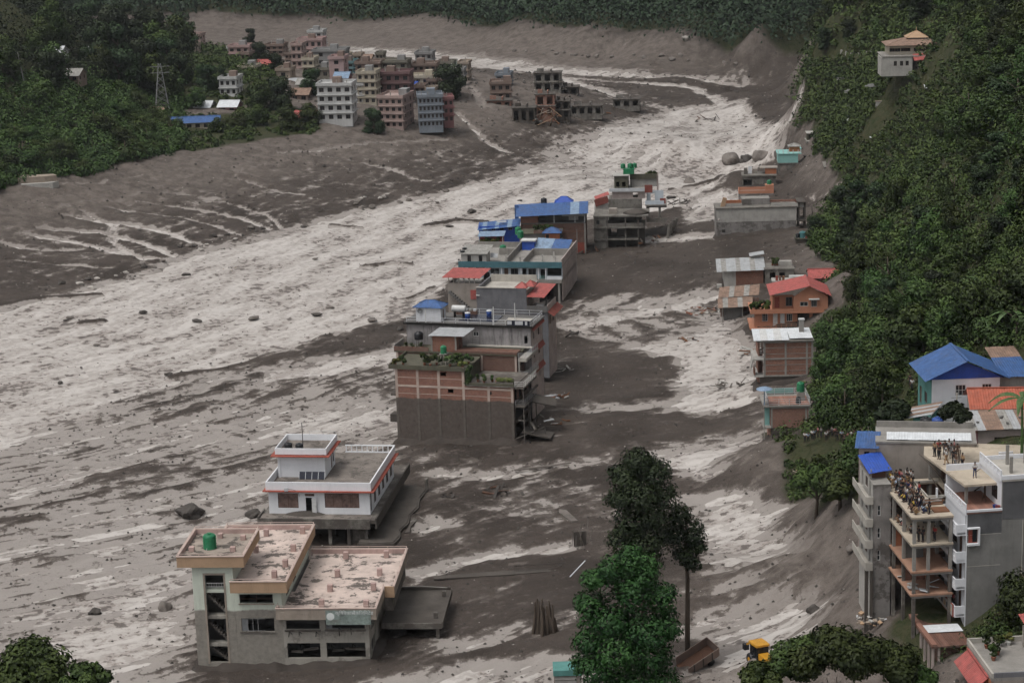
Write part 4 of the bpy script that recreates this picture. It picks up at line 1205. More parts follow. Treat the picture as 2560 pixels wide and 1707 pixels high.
for z, x1 in ((12.6, 12.0), (9.8, 20.5)):
 b.box('lintel_band', 0.1, x1, -0.03, 0.02, z, z + 0.1, cf)
b.box('ledge', -1.4, 0.0, 0.3, 2.5, 4.6, 5.9, MATS['mud_caked'])
b.box('ledge', -1.1, -0.02, 0.2, 3.5, 9.3, 9.6, MATS['mud_caked'])
# side balconies
for z, ln, mt in ((11.7, 8.2, 'frame_white'), (8.5, 8.0, 'steel')):
 b.slab(20.96, 22.6, 0.0, ln, z, MATS['concrete_muddy'], 0.3, 'balcony_slab')
 b.rail([(20.98, 0.08), (22.5, 0.08), (22.5, ln - 0.1)], z, 0.95, MATS[mt], 3, 1.2, 0.06)
for y in (0.1, 4.0, 8.0):
 b.box('post', 22.3, 22.46, y, y + .16, 1.0, 11.4 if y < 1 else 8.2, MATS['concrete_muddy'])
b.put('fallen_slab', box_mesh(4.2, 3.4, 0.25, MATS['mud_caked']), (24.3, 6.2, 7.9), 0, None, (0.15, 0.25, 0.3))
b.put('fallen_slab', box_mesh(5.0, 4.0, 0.3, MATS['mud_caked']), (24.0, 3.0, 3.1), 0, None, (-0.05, 0.2, 0.1))
b.mb('broken_rail', MB().bar((21.0, -0.6, 2.9), (25.2, 3.0, 4.2), 0.12).bar((25.2, 3.0, 4.2), (25.3, 3.1, 1.2), 0.14), MATS['concrete_muddy'])
for i in range(10):
 rr = random.Random(40 + i)
 b.put('wreckage', box_mesh(rr.uniform(.5, 1.8), rr.uniform(.2, .5), rr.uniform(.15, .4), MATS[rr.choice(['concrete_muddy', 'mud_caked', 'dark_void'])]), (21 + rr.uniform(0.3, 4), rr.uniform(0, 9), rr.uniform(2, 7)), 0, None, (rr.uniform(-.6, .6), rr.uniform(-.6, .6), rr.uniform(0, 3)))
B1 = b
for i, (x, y, h, k, s) in enumerate(((-0.3, 1.0, 1.5, 3, 1.2), (0.9, 1.6, 1.7, 1, 1.0), (4.6, 2.0, 1.9, 0, 1.1), (5.8, 1.5, 1.6, 2, 1.2), (6.6, 2.6, 2.0, 1, 1.0), (9.2, 1.8, 1.7, 2, 1.5), (10.5, 2.4, 1.9, 0, 1.5), (11.6, 1.2, 1.4, 3, 1.3), (11.8, 4.0, 1.8, 1, 1.2), (10.0, 4.2, 1.5, 0, 1.3))):
 plant(b.world(x, y, 14.36), h, k, 'leafy potted plant on the upper roof of the bare brick building', 'plants on the brick roof', spread=s)
for i, (x, y, h, k) in enumerate(((14.0, 2.0, 1.2, 0), (15.2, 1.5, 1.3, 2), (16.4, 2.4, 1.1, 1), (17.4, 1.6, .9, 3))):
 plant(b.world(x, y, 11.83), h, k, 'leafy potted plant on the lower roof of the bare brick building', 'plants on the lower brick roof')
hb = Bd('planter_hedge', 'yellow-green plants in a long planter on the lower brick roof', 'plant', b.world(17.4, 1.0, 11.83), BA)
hb.box('planter', 0, 3.0, 0, 0.8, 0.0, 0.35, MATS['concrete_muddy'])
rg = np.random.default_rng(5)
hb.put('foliage', crown_mesh('foliage', 77, [(0.4 + .45 * i, 0.4, 0.7, .45, .42, .45) for i in range(6)], 420, 0.16, MATS['leaf_yellow']))
vb = Bd('creeper', 'green creeper hanging between the upper and lower brick roofs', 'plant', b.world(12.35, -0.1, 11.6), BA)
vb.put('foliage', crown_mesh('foliage', 78, [(0.3 + .3 * (i % 3), 0.0 + .2 * (i % 2), 0.5 + 0.55 * i, .55, .4, .5) for i in range(6)], 700, 0.15, MATS['leaf']))
vb.mb('stem', MB().tube([(0.5, 0, 0.2), (0.4, 0.05, 1.6), (0.6, 0.1, 3.0)], [.05, .04, .02], 5), MATS['bark'])
t = Bd('tank_stand', 'pale post stand for the green tank on the bare brick building', 'stand', b.world(7.7, 3.2, 14.36), BA)
t.mb('post', MB().box(-.5, -.35, -.5, -.35, 0, 1.8), MATS['concrete_pale']); t.mb('post', MB().box(.35, .5, -.5, -.35, 0, 1.8), MATS['concrete']); t.mb('post', MB().box(-.5, -.35, .35, .5, 0, 1.8), MATS['concrete']); t.mb('post', MB().box(.35, .5, .35, .5, 0, 1.8), MATS['concrete'])
t.box('deck', -.65, .65, -.65, .65, 1.8, 1.9, MATS['concrete'])
tank(b.world(7.7, 3.2, 16.27), 0.55, 1.35, 'tank_green', 'green water tank standing among plants on the bare brick building')
# second brick house, with the small tin-roofed room on top
b = Bd('brick_building', 'brown brick house with a tin-roofed brick room on its terrace', 'building', blk(-3.0, 9.45), BA)
bd, bk = MATS['brick_dark'], MATS['brick']
b.wall((0, 0), (21.8, 0), 9.0, 14.6, bd, (), 0.24)
b.wall((21.8, 0.24), (21.8, 4.8), 2.0, 14.6, bd, [(0.5, 1.6, 11.6, 13.9, 'd'), (2.2, 3.6, 12.3, 13.8, 'w'), (0.5, 1.6, 8.2, 10.4, 'o'), (2.2, 4.2, 8.2, 10.4, 'o'), (0.6, 4.2, 3, 6.5, 'o')], 0.24)
b.wall((0, 4.8), (0, 0.24), 2, 14.6, bd, (), 0.24)
b.slab(-0.3, 22.0, -0.2, 4.9, 14.85, MATS['moss_edge'], 0.24, 'roof_slab')
b.slab(0.3, 21.5, 0.3, 4.8, 11.4, MATS['concrete_dark'])
for x in (0.2, 6.0, 11.0, 15.5, 21.6):
 b.box('column', x - .18, x + .18, -0.05, 0.03, 9, 14.6, MATS['column_flood'])
b.box('ledge', 10.5, 21.9, -0.22, 2.2, 14.852, 15.25, bd)
b.box('parapet', -0.3, 6.0, -0.2, -0.05, 14.852, 15.6, bd)
b.box('parapet', -0.3, -0.15, -0.05, 4.8, 14.852, 15.9, MATS['concrete'])
for z in (11.0, 14.2):
 b.slab(22.02, 23.5, 0.0, 8.0, z, MATS['concrete_pale'], 0.55, 'balcony_slab')
 b.rail([(22.05, 0.08), (23.4, 0.08), (23.4, 7.9)], z, 0.95, MATS['steel_pale'], 4, 1.3, 0.05)
b.box('pier', 22.02, 22.3, 0.02, 0.3, 11.0, 13.6, MATS['concrete'])
b.slab(22.02, 23.3, 0.0, 8.0, 7.6, MATS['concrete_muddy'], 0.3, 'balcony_slab')
# rooftop room
x0, x1 = 6.4, 11.0
b.shell(4.6, 3.6, 14.86, 17.6, MATS['brick'], right=[(1.2, 2.2, 14.9, 16.9, 'd')], x0=x0, y0=0.2)
for x in (x0 - 0.02, x1 - 0.28):
 b.box('column', x, x + 0.3, 0.12, 0.19, 14.86, 17.6, MATS['concrete'])
plainmat('tin', (0.42, 0.43, 0.44), 0.5, 0.3, dirt=0.3)
plainmat('tin_dull', (0.3, 0.29, 0.27), 0.65, 0.15, var=0.3, dirt=0.5)
plainmat('tin_rust', (0.24, 0.16, 0.12), 0.75, 0.1, var=0.35, dirt=0.4)
b.sheets((x0 - 0.4, -0.2, 17.66), (x1 + 1.4, -0.2, 17.72), (x0 - 0.4 + 0.8, 4.1, 18.2), MATS['tin'], 1.1)
B2 = b
for x, y, k in ((1.5, 1.5, 0), (2.6, 1.2, 1), (4.2, 1.6, 0)):
 plant(b.world(x, y, 14.86), 1.0, k, 'small dusty potted plant on the terrace beside the tin-roofed brick room', 'plants by the tin-roofed room')
s = Bd('water_tank', 'dark blue tank on a thin post stand beside the tin-roofed brick room', 'water tank', b.world(3.2, 3.2, 14.86), BA)
s.put('tank_body', MB().lathe([(0.75, 1.3), (0.8, 1.45), (0.8, 2.3), (0.7, 2.5), (0.3, 2.62), (.28, 2.7)], 16).mesh('tank_body', MATS['tank_black'], True))
for dx, dy in ((-.5, -.5), (.5, -.5), (.5, .5), (-.5, .5)):
 s.mb('leg', MB().box(dx - .05, dx + .05, dy - .05, dy + .05, 0, 1.31), MATS['steel'])
# grey, stained terrace house with the little blue-roofed hut
wallmat('stained_grey', (0.28, 0.265, 0.265), stain=0.95, var=0.35, stain_col=(0.035, 0.033, 0.034))
wallmat('facade_pink', (0.43, 0.36, 0.335), stain=0.3)
wallmat('red_awning', (0.24, 0.075, 0.06), stain=0.35)
b = Bd('terrace_house', 'black-stained grey terrace house with railings and a blue-roofed hut on top', 'house', blk(-2.6, 14.5), BA)
sg, fp = MATS['stained_grey'], MATS['facade_pink']
b.wall((0, 0), (22.6, 0), 9, 18.4, sg, [(12.2, 13.2, 16.6, 17.4, 'w'), (10.2, 10.9, 16.8, 17.6, 'w'), (21.4, 22.0, 15.6, 17.0, 'o')], 0.24, fm=MATS['frame_white'])
b.wall((0, 8), (0, 0.24), 2, 18.4, sg, (), 0.24)
b.wall((22.6, 8), (0, 8), 2, 18.4, sg, (), 0.24)
b.wall((22.6, 0.24), (22.6, 7.76), 2, 18.4, fp, [(1.4, 2.1, 16.0, 17.3, 'w', (1, 2)), (1.4, 2.1, 12.6, 13.9, 'w', (1, 2)), (1.4, 2.1, 9.2, 10.4, 'w', (1, 2)), (4.6, 5.6, 16.0, 17.3, 'w'), (4.6, 5.6, 12.6, 13.9, 'w'), (4.6, 5.6, 8.6, 10.4, 'o')], 0.24)
for z in (7.4, 11.2, 14.6):
 b.slab(0.3, 22.3, 0.3, 7.7, z, MATS['concrete_dark'])
b.slab(-0.5, 23.0, -0.3, 8.2, 18.75, MATS['concrete_dark'], 0.3, 'roof_slab')
b.box('cornice', -0.52, 23.02, -0.36, -0.302, 18.4, 18.8, MATS['dark_void'])
b.slab(11.2, 22.9, -0.8, -0.02, 15.15, MATS['concrete_pale'], 0.18, 'balcony_slab')
for z in (18.55, 14.4, 10.8):
 b.sheets((23.05, 0.2, z - 0.75), (23.05, 7.9, z - 0.75), (22.62, 0.2, z), MATS['red_awning'], 1.5, name='awning_sheet')
 if z < 18:
  b.mb('awning_cap', MB().bar((22.66, 0.2, z + .06), (22.66, 7.9, z + .06), .12), MATS['red_awning'])
for (pts, r) in (([(0.1, -0.1), (22.6, -0.1), (22.6, 7.9)], 2), ([(6.5, 7.9), (22.6, 7.9)], 2)):
 b.rail(pts, 18.75, 0.95, MATS['steel_pale'], r, 2.2, 0.07)
b.box('roof_deck', 9.0, 15.8, 2.0, 6.8, 18.76, 18.9, MATS['solar'])
b.box('bench_slab', 17.8, 22.2, 0.6, 3.2, 18.76, 19.35, MATS['concrete_pale'])
for x, y, h in ((16.0, -0.05, 3.2), (19.4, 1.6, 3.6), (3.6, -0.05, 2.2)):
 b.box('pole', x - .07, x + .07, y - .07, y + .07, 18.76, 18.76 + h, MATS['frame_white'])
sb = b.box('sign_board', 18.4, 22.5, -0.24, -0.18, 18.8, 19.7, MATS['solar'])
for x0, x1 in ((18.5, 19.3), (19.9, 21.3), (21.7, 22.1)):
 b.box('sign_panel', x0, x1, -0.262, -0.242, 18.95, 19.6, MATS['steel_pale'], sb)
# hut
plainmat('blue_roof', (0.045, 0.105, 0.26), 0.5, 0.0, var=0.3, dirt=0.4)
plainmat('blue_roof_pale', (0.2, 0.28, 0.39), 0.55, 0.0, var=0.3, dirt=0.4)
plainmat('blue_bright', (0.025, 0.08, 0.38), 0.5, 0.0, var=0.2, dirt=0.25)
plainmat('red_roof', (0.34, 0.085, 0.075), 0.55, 0.0, var=0.28, dirt=0.4)
plainmat('orange_roof', (0.36, 0.095, 0.055), 0.55, 0.0, var=0.25, dirt=0.35)
b.shell(4.6, 2.8, 18.76, 21.3, MATS['white_wall'], right=[(0.9, 1.7, 18.8, 20.7, 'd')], x0=1.6, y0=0.7)
def hip(b, x0, x1, y0, y1, z, rise, mat, ov=0.45):
 xa, xb, ya, yb = x0 - ov, x1 + ov, y0 - ov, y1 + ov
 m = (yb - ya) / 2
 if xb - xa < yb - ya: m = (xb - xa) / 2 * 0.98
 ym = (ya + yb) / 2
 A = [(xa, ya, z), (xb, ya, z), (xb, yb, z), (xa, yb, z)]
 R = [(xa + m, ym, z + rise), (xb - m, ym, z + rise)]
 if xb - xa - 2 * m < 0.2: R = [((xa + xb) / 2 - 0.05, ym, z + rise), ((xa + xb) / 2 + 0.05, ym, z + rise)]
 th = 0.08
 def plate(pts):
  n = len(pts)
  return MB().add([*pts, *[(x, y, zz - th) for x, y, zz in pts]], [tuple(range(n)), tuple(reversed(range(n, 2 * n)))] + [(i, n + i, n + (i + 1) % n, (i + 1) % n) for i in range(n)])
 b.mb('roof_slope', plate([A[0], A[1], R[1], R[0]]), mat)
 b.mb('roof_slope', plate([A[2], A[3], R[0], R[1]]), mat)
 b.mb('roof_slope', plate([A[1], A[2], R[1]]), mat)
 b.mb('roof_slope', plate([A[3], A[0], R[0]]), mat)
 rp = MB()
 for p, q in ((A[0], R[0]), (A[3], R[0]), (A[1], R[1]), (A[2], R[1]), (R[0], R[1])):
  rp.bar(Vector(p) + Vector((0, 0, .03)), Vector(q) + Vector((0, 0, .03)), 0.12, 0.05)
 b.mb('hip_ridges', rp, mat)
hip(b, 1.6, 6.2, 0.7, 3.5, 21.35, 1.0, MATS['blue_roof'])
b.put('dish', MB().lathe([(0.05, 0), (0.4, .06), (0.45, .14), (.42, .14), (.05, .04)], 14).mesh('dish', MATS['shutter']), (2.4, 0.5, 20.7), 0, None, (math.pi / 2, 0, .3))
B3 = b
s = Bd('water_heater', 'white barrel tank on a dark stand behind the blue-roofed hut', 'water tank', b.world(8.2, 5.0, 18.76), BA)
s.put('barrel', MB().lathe([(0.2, -1.3), (0.55, -1.25), (0.6, -1.1), (0.6, 1.1), (0.55, 1.25), (0.2, 1.3)], 16).mesh('barrel', MATS['frame_white'], True), (0, 0, 1.5), 0, None, (0, math.pi / 2, 0))
for x in (-.8, .8):
 s.mb('leg', MB().box(x - .08, x + .08, -.4, .4, 0, 1.0), MATS['dark_void'])
plainmat('lid_pale', (0.6, 0.62, 0.64), 0.5)
for i, (x, y) in enumerate(((10.3, 3.2), (13.6, 5.4))):
 s = Bd('drum', ('blue drum with pale lid nearer the blue-roofed hut', 'blue drum with pale lid in the middle of the stained terrace')[i], 'drum', b.world(x, y, 18.91), BA, 'blue drums on the terrace')
 s.put('body', MB().lathe([(0.42, 0), (0.46, .05), (0.44, .4), (.47, .45), (.46, 1.0)], 14).mesh('body', MATS['tank_blue'], True))
 s.put('lid', MB().lathe([(0.5, 1.0), (0.5, 1.1), (.3, 1.16), (.05, 1.17)], 14).mesh('lid', MATS['lid_pale']))
s = Bd('brick_ledge', 'low brick ledge with stacked crates behind the blue-roofed hut', 'ledge', b.world(6.8, 6.6, 18.76), BA)
s.box('base', 0, 4.2, 0, 0.5, 0, .7, MATS['brick_dark'])
for i in range(5):
 s.box('crate', .3 + .8 * i, .8 + .8 * i, .05, .45, .7, 1.1, MATS[('steel_pale', 'tin_dull')[i % 2]])
# slate-walled house with red roofs, and its stair wing
wallmat('slate_wall', (0.16, 0.16, 0.172), stain=0.45, var=0.3)
b = Bd('slate_house', 'tall blank slate-grey wall house with small red gable and red canopy', 'house', blk(3.5, 42), math.radians(-14))
c1 = crop(960, 400, 4.182); c3 = crop(1100, 680, 7.35)
xl, zt = fz(b, *c1(965, 1335)); xr, _ = fz(b, *c1(1488, 1400))
b.wall((xl, 0), (xr, 0), 5, zt, MATS['slate_wall'], (), 0.25)
b.wall((xr, 0.25), (xr, 10), 5, zt - 0.6, MATS['facade_pink'], [(1, 2.5, zt - 3, zt - 1.2, 'o'), (4, 6, zt - 3, zt - 1.2, 'o')], 0.25)
b.wall((xl, 10), (xl, 0.25), 5, zt, MATS['slate_wall'], (), 0.25)
b.slab(xl, xr, 0.3, 10, zt - 0.9, MATS['concrete_pale'], 0.2, 'roof_slab')
b.box('coping', xl - .1, xr - 1.9, -0.12, 0.3, zt + .002, zt + 0.14, MATS['concrete_pale'])
b.box('parapet', xl + .3, xr - .2, 9.8, 10, zt - .9, zt + 0.5, MATS['concrete_pale'])
xg = xr - 1.1
hip(b, xg - .9, xg + .9, 0.3, 2.2, zt + 0.1, 0.9, MATS['red_roof'], 0.3)
hip(b, xr - 0.6, xr + 0.9, 1.6, 4.0, zt + 0.15, 0.9, MATS['red_roof'], 0.3)
b.sheets((xr + 0.05, -0.3, zt - 1.5), (xr + 3.4, -0.3, zt - 1.6), (xr + 0.9, 6.5, zt - 0.3), MATS['red_roof'], 1.1)
b.slab(xr, xr + 4.0, 0, 7, zt - 4.2, MATS['concrete_muddy'], 0.3, 'balcony_slab')
b.box('parapet', xr + 0.02, xr + 4.0, -0.15, 0, zt - 4.4, zt - 3.2, MATS['concrete_dark'])
b.box('parapet', xr + 3.85, xr + 4.0, 0, 7, zt - 4.4, zt - 3.0, MATS['facade_pink'])
b.sheets((xr + 5.2, -0.3, zt - 5.1), (xr + 5.2, 8, zt - 5.1), (xr + 4.02, -0.3, zt - 4.2), MATS['red_awning'], 1.5, name='awning_sheet')
b.box('canopy_post', xr + 3.6, xr + 3.8, 0.1, 0.3, zt - 4.2, zt - 1.7, MATS['dark_void'])
b.box('table', xr + 1.6, xr + 3.0, 1.0, 2.0, zt - 3.4, zt - 3.3, MATS['frame_white'])
b.wall((xr + 4, 0.3), (xr + 4, 7), 2, zt - 4.4, MATS['facade_pink'], [(1, 2.2, zt - 7, zt - 5.4, 'w'), (3.6, 5, zt - 7, zt - 5.4, 'w')], 0.2)
b.wall((xr, 0.1), (xr + 4, 0.1), 2, zt - 4.4, MATS['slate_wall'], (), 0.2)
b.box('ridge_step', xl - .02, xl + .6, -0.3, -0.02, zt - 1.5, zt - 1.35, MATS['frame_white'])
B4 = b
b = Bd('stair_wing', 'grey stair block with a red tin canopy on posts beside the slate-walled house', 'building', blk(-1.0, 50), math.radians(-14))
xa, za = fz(b, *c1(665, 1300)); xb, zb = fz(b, *c1(965, 1300)); _, zc = fz(b, *c1(800, 1245))
wallmat('taupe_wall', (0.3, 0.265, 0.235), stain=0.35)
b.wall((xa, 0), (xb + 2, 0), 4, za + .3, MATS['taupe_wall'], (), 0.25)
b.wall((xa, 8), (xa, 0.25), 4, za + .3, MATS['taupe_wall'], (), 0.25)
b.wall((xb + 2, .25), (xb + 2, 8), 4, za + .3, MATS['taupe_wall'], (), 0.25)
b.slab(xa + .25, xb + 1.75, .25, 7.9, za - .3, MATS['concrete'], .2, 'roof_slab')
mb = MB()
for k in range(10):
 mb.box(xa + 0.3 + k * 0.42, xa + 0.75 + k * 0.42, -0.8, -0.02, za - 1.2 - 0.36 * k - .5, za - 1.2 - 0.36 * k)
b.mb('outer_stair', mb, MATS['concrete_dark'])
for k in range(6):
 xx = xa + 0.1 + (xb - xa) * k / 5.5
 b.box('post', xx, xx + .14, 0.05, 0.19, za + .3, zc + .4, MATS['concrete_pale'])
 b.box('post', xx, xx + .14, 3.3, 3.44, za + .3, zc + .9, MATS['concrete_pale'])
b.sheets((xa - 1.0, -0.6, zc + .3), (xb + 0.8, -0.6, zc + .3), (xa + 0.0, 4.6, zc + 1.2), MATS['red_roof'], 1.1)
b.box('red_door', xb - 1.2, xb - .1, -0.1, -0.03, za - 2.8, za - 1.0, MATS['red_roof'])
for i in range(2):
 u = c1(1075 + 100 * i, 1258)
 x, z = fz(b, *u, 4.0)
 tank(b.world(x, 4.0, za + .31), 0.6, 1.5, 'tank_black', ('dark tank next to the red canopy of the stair block', 'dark tank right of its twin by the stair block')[i])
b.box('tank_plinth', xb + .2, xb + 5.2, 3.2, 4.9, za - .3, za + .3, MATS['concrete'])
# ------------------------------------------------------------------ helpers for the smaller houses
def at_px(name, label, cat, uv, yaw, z0=None, group=None):
 """a building whose near left (or given) base corner stands on the ground at photograph pixel uv"""
 p = G(*uv) if z0 is None else P(*uv, z0)
 b = Bd(name, label, cat, (p[0], p[1], 0), math.radians(yaw), group)
 b.z0 = float(p[2])
 return b
def roof_items():
 pass
wallmat('teal_band', (0.07, 0.16, 0.19), stain=0.3)
wallmat('pale_blue_wall', (0.5, 0.55, 0.6), stain=0.2, var=0.12)
wallmat('red_paint', (0.27, 0.07, 0.05), stain=0.3)
wallmat('ruin_grey', (0.19, 0.178, 0.16), stain=0.6, var=0.35, smear=0.5)
wallmat('teal_wall', (0.24, 0.46, 0.43), stain=0.15, var=0.1)
wallmat('orange_wall', (0.43, 0.2, 0.125), stain=0.15, var=0.1)
wallmat('orange_deep', (0.38, 0.15, 0.08), stain=0.2)
wallmat('brick_light', (0.27, 0.125, 0.085), stain=0.2, brick=True)
wallmat('grey_patchy', (0.24, 0.225, 0.215), stain=0.5, var=0.35, smear=0.6)
wallmat('pale_render', (0.4, 0.385, 0.36), stain=0.3)
cn, cd, cmu = MATS['concrete'], MATS['concrete_dark'], MATS['concrete_muddy']
# --- hotel with the teal band
p = P(960 + 1860 / 4.182, 400 + 1290 / 4.182, 6.0)
b = Bd('hotel', 'white and pale blue hotel with a long teal band and verandah', 'building', (p[0], p[1], 0), math.radians(-11))
W = 22.4
pb = MATS['pale_blue_wall']
b.wall((-W, 1.0), (0, 1.0), 6.8, 9.5, pb, [(1.6, 2.7, 7.6, 9.3, 'w'), (3.0, 5.3, 7.7, 9.2, 'w'), (6.5, 8.5, 7.8, 9.0, 'w'), (9.6, 10.5, 6.85, 9.0, 'd'), (11.0, 12.7, 7.6, 9.0, 'w'), (13.6, 14.5, 6.85, 9.0, 'o'), (14.9, 16.6, 7.6, 9.0, 'w'), (17.6, 18.6, 6.85, 8.9, 'o'), (19.1, 22.2, 7.5, 9.3, 'o')], 0.22, fm=MATS['frame_grey'])
b.wall((0, 1.22), (0, 20.5), 2, 9.5, MATS['facade_pink'], (), 0.22)
b.wall((0, 20.7), (-W, 20.7), 2, 9.5, pb, (), 0.22)
b.wall((-W, 20.5), (-W, 1.22), 2, 9.5, pb, (), 0.22)
b.box('floor_slab', -W, 0.0, 0, 20.4, 6.0, 6.8, cn)
b.box('roof_slab', -W - .1, 0.1, 0, 20.9, 9.502, 9.7, cn)
b.box('teal_band', -W - .3, 0.1, -0.25, -0.002, 9.4, 10.7, MATS['teal_band'])
b.box('parapet', -0.1, 0.1, 0.0, 20.9, 9.702, 11.3, MATS['facade_pink'])
b.box('parapet', -W - .1, -0.1, 20.7, 20.9, 9.702, 10.9, cn)
b.box('verandah_wall', -3.3, 0, -0.02, 0.12, 6.802, 7.5, MATS['white_wall'])
b.rail([(-14.3, 0.05), (-3.4, 0.05)], 6.8, 0.8, MATS['teal_wall'], 3, 1.2, 0.05)
for x in (-19.0, -16.2, -13.2, -8.9, -5.1, -3.5):
 b.box('post', x - .1, x + .1, 0.0, 0.2, 6.802, 9.4, MATS['white_wall'])
for x in (-0.7, -5.3, -10, -15, -20):
 b.box('column', x - .22, x + .22, 0.2, 0.64, 0, 5.99, cn)
b.wall((-W, 3.0), (-0.3, 3.0), 0, 5.99, MATS['mud_caked'], [(15, 20, 1, 5.5, 'o')], .2)
b.box('inner_wall', -W + .3, -0.3, 6, 6.15, 6.81, 9.48, cd)
# roof hut, partitions
b.shell(5.6, 4.0, 9.71, 12.2, MATS['pale_render'], front=[(1.4, 2.2, 10.4, 11.9, 'w'), (3.9, 4.7, 9.75, 11.9, 'o')], x0=-22.2, y0=0.6)
b.sheets((-22.6, 0.2, 12.25), (-16.3, 0.2, 12.25), (-22.2, 5.4, 13.3), MATS['tin_dull'], 1.05)
b.put('loose_sheet', box_mesh(1.6, 1.6, 0.06, MATS['tin']), (-15.6, 4.2, 11.2), 0, None, (0.5, 0.1, 0.2))
for a in ((-12.4, -12.2, 2.0, 20), (-8.4, -8.2, 0.1, 12), (-16.0, -12.4, 12.0, 12.2), (-8.2, -0.2, 12.0, 12.2)):
 b.box('partition', *a, 9.702, 11.2, cn)
b.sheets((-9.3, 17.2, 9.9), (-1.2, 15.2, 9.9), (-8.6, 20.6, 11.9), MATS['blue_roof_pale'], 1.0, mats=[MATS['blue_roof_pale']] * 4 + [MATS['blue_roof']] * 4)
bx0, bz0 = fz(b, *crop(960, 400, 4.182)(1445, 950), 17.5); bx1, bz1 = fz(b, *crop(960, 400, 4.182)(1570, 850), 17.5)
b.box('stair_cover', bx0, bx1, 17.5, 19.5, 9.71, bz1, MATS['blue_bright'])
b.box('stair_cover_top', bx0 - .3, bx1 + .3, 17.2, 19.8, bz1 + .002, bz1 + .25, MATS['frame_white'])
for x, y in ((-13.0, 4.5), (-9.5, 2.5), (-5.0, 5.0), (-1.8, 3.0), (-3.0, 8.0)):
 b.box('roof_stub', x - .16, x + .16, y - .16, y + .16, 9.702, 11.3, MATS['pale_render'])
x, y = loc_of(b, *crop(960, 400, 4.182)(1245, 965), 9.7)
tank(b.world(x, y, 9.71), 0.72, 1.7, 'tank_green', 'green water tank on the teal-banded hotel roof')
for i in range(2):
 s = Bd('tyre', ('black tyre lying at the edge of the tin-roofed hut on the hotel', 'upper black tyre on the tin-roofed hut on the hotel')[i], 'tyre', b.world(-22.0 + .15 * i, 1.2 + 1.6 * i, 12.55 + .35 * i), 0.2, 'tyres on the hotel hut')
 s.put('tyre', MB().lathe([(0.3, 0), (0.5, 0.02), (0.55, .12), (0.5, .22), (0.3, .24), (.28, .12)], 16).mesh('tyre', MATS['tank_black'], True))
# --- brick building with blue roofs
c5 = crop(1180, 500, 7.84)
b = at_px('brick_building', 'long brick building with an open upper floor under a blue tin roof', 'building', c5(2235, 965), -4, 3.0)
xl, zt = fz(b, *c5(950, 305)); _, zs = fz(b, *c5(1600, 465)); _, zr = fz(b, *c5(2235, 830)); _, zt2 = fz(b, *c5(2235, 240))
b.wall((xl, 0), (0, 0), zr, zs, MATS['brick_dark'], (), .25)
b.wall((xl, 0), (0, 0), 0, zr - .002, MATS['red_paint'], (), .25)
b.wall((0, .25), (0, 12), 0, zs, MATS['brick_dark'], [(1, 3, 1.5, 4, 'o'), (5, 8, 1.5, 4, 'o')], .25)
b.wall((xl, 12), (xl, .25), 0, zs, MATS['brick_dark'], (), .25)
b.slab(xl, .1, -.1, 12.2, zs + .2, cd, .2, 'floor_slab')
b.wall((xl, .3), (xl + 4.2, .3), zs + .2, zt2 - .3, MATS['brick'], (), .2)
b.box('partition', xl + 4.3, -.3, 3.2, 3.4, zs + .2, zt2 - .2, cd)
for x in (xl + 8, xl + 13, -.2):
 b.box('post', x - .1, x + .1, .1, .3, zs + .2, zt2 - .25, MATS['frame_white'])
b.box('hoarding', -4.0, -1.7, 1.0, 1.1, zs + .6, zs + 2.0, MATS['pale_render'])
b.box('valance', -5.6, -.2, -.1, 0, zt2 - .9, zt2 - .35, MATS['pale_render'])
b.box('pilaster', -.35, .05, -.08, 0, 0, zs, cn)
b.box('pilaster', -2.2, -2.0, -.05, 0, 1, zs - 1.5, cn)
b.box('beam', xl, 0, -.06, 0, zs - 2.0, zs - 1.85, MATS['brick'])
k = 4.2
b.sheets((xl - 1.0, -1.4, zt - .1), (.7, -1.4, zt2 - .1), (xl - 1.2, 7.5, zt + 1.3), MATS['blue_roof'], 1.05, mats=[MATS['blue_roof']] * 12 + [MATS['blue_roof_pale']] * 2 + [MATS['blue_roof']])
b.sheets((xl - 1.2, 7.5, zt + 1.3), (.6, 7.5, zt2 + 1.3), (xl - 1.0, 13, zt + .3), MATS['blue_roof'], 1.05)
hip(b, xl + 8.0, xl + 12.2, 7.5, 10.5, zt + 1.6, 1.3, MATS['blue_bright'], .2)
b.box('dormer_wall', xl + 8.1, xl + 12.1, 7.6, 10.4, zt + .8, zt + 1.55, MATS['blue_bright'])
b.box('chimney', xl - 1.7, xl - .8, 5.0, 6.0, zs, zt + 1.6, MATS['blue_roof'])
B6 = b
tank(b.world(xl + 5.2, 9.0, zt + .9), .75, 1.7, 'tank_black', 'black tank rising behind the long blue tin roof')
# lower wing in front, to the left
b = Bd('blue_shed', 'blue walled wing with a broad blue tin roof beside the brick building', 'house', B6.world(xl - .3, -.5, 0), math.radians(-1))
x0, z0 = fz(b, *c5(110, 572)); _, z1 = fz(b, *c5(870, 492)); _, zb = fz(b, *c5(400, 610)); _, ztop = fz(b, *c5(130, 455), 4)
b.wall((x0 + .3, 0), (-.1, 0), 2, z1 - .1, MATS['blue_bright'], [(1 + 2 * i, 2 + 2 * i, zb + .1, z1 - .6, 'w') for i in range(4)], .2, fm=MATS['frame_grey'])
b.wall((x0 + .3, 6), (x0 + .3, .2), 2, z1 - .1, MATS['blue_bright'], (), .2)
b.sheets((x0, -1.2, z0 - .1), (.1, -1.2, z1 - .05), (x0 + .3, 4.5, ztop), MATS['blue_roof_pale'], 1.0, mats=[MATS['blue_roof'], MATS['blue_roof_pale'], MATS['blue_roof']])
b.sheets((x0 + .3, 4.5, ztop), (.3, 4.5, ztop + .4), (x0 + .1, 8.5, ztop - .7), MATS['blue_roof'], 1.0)
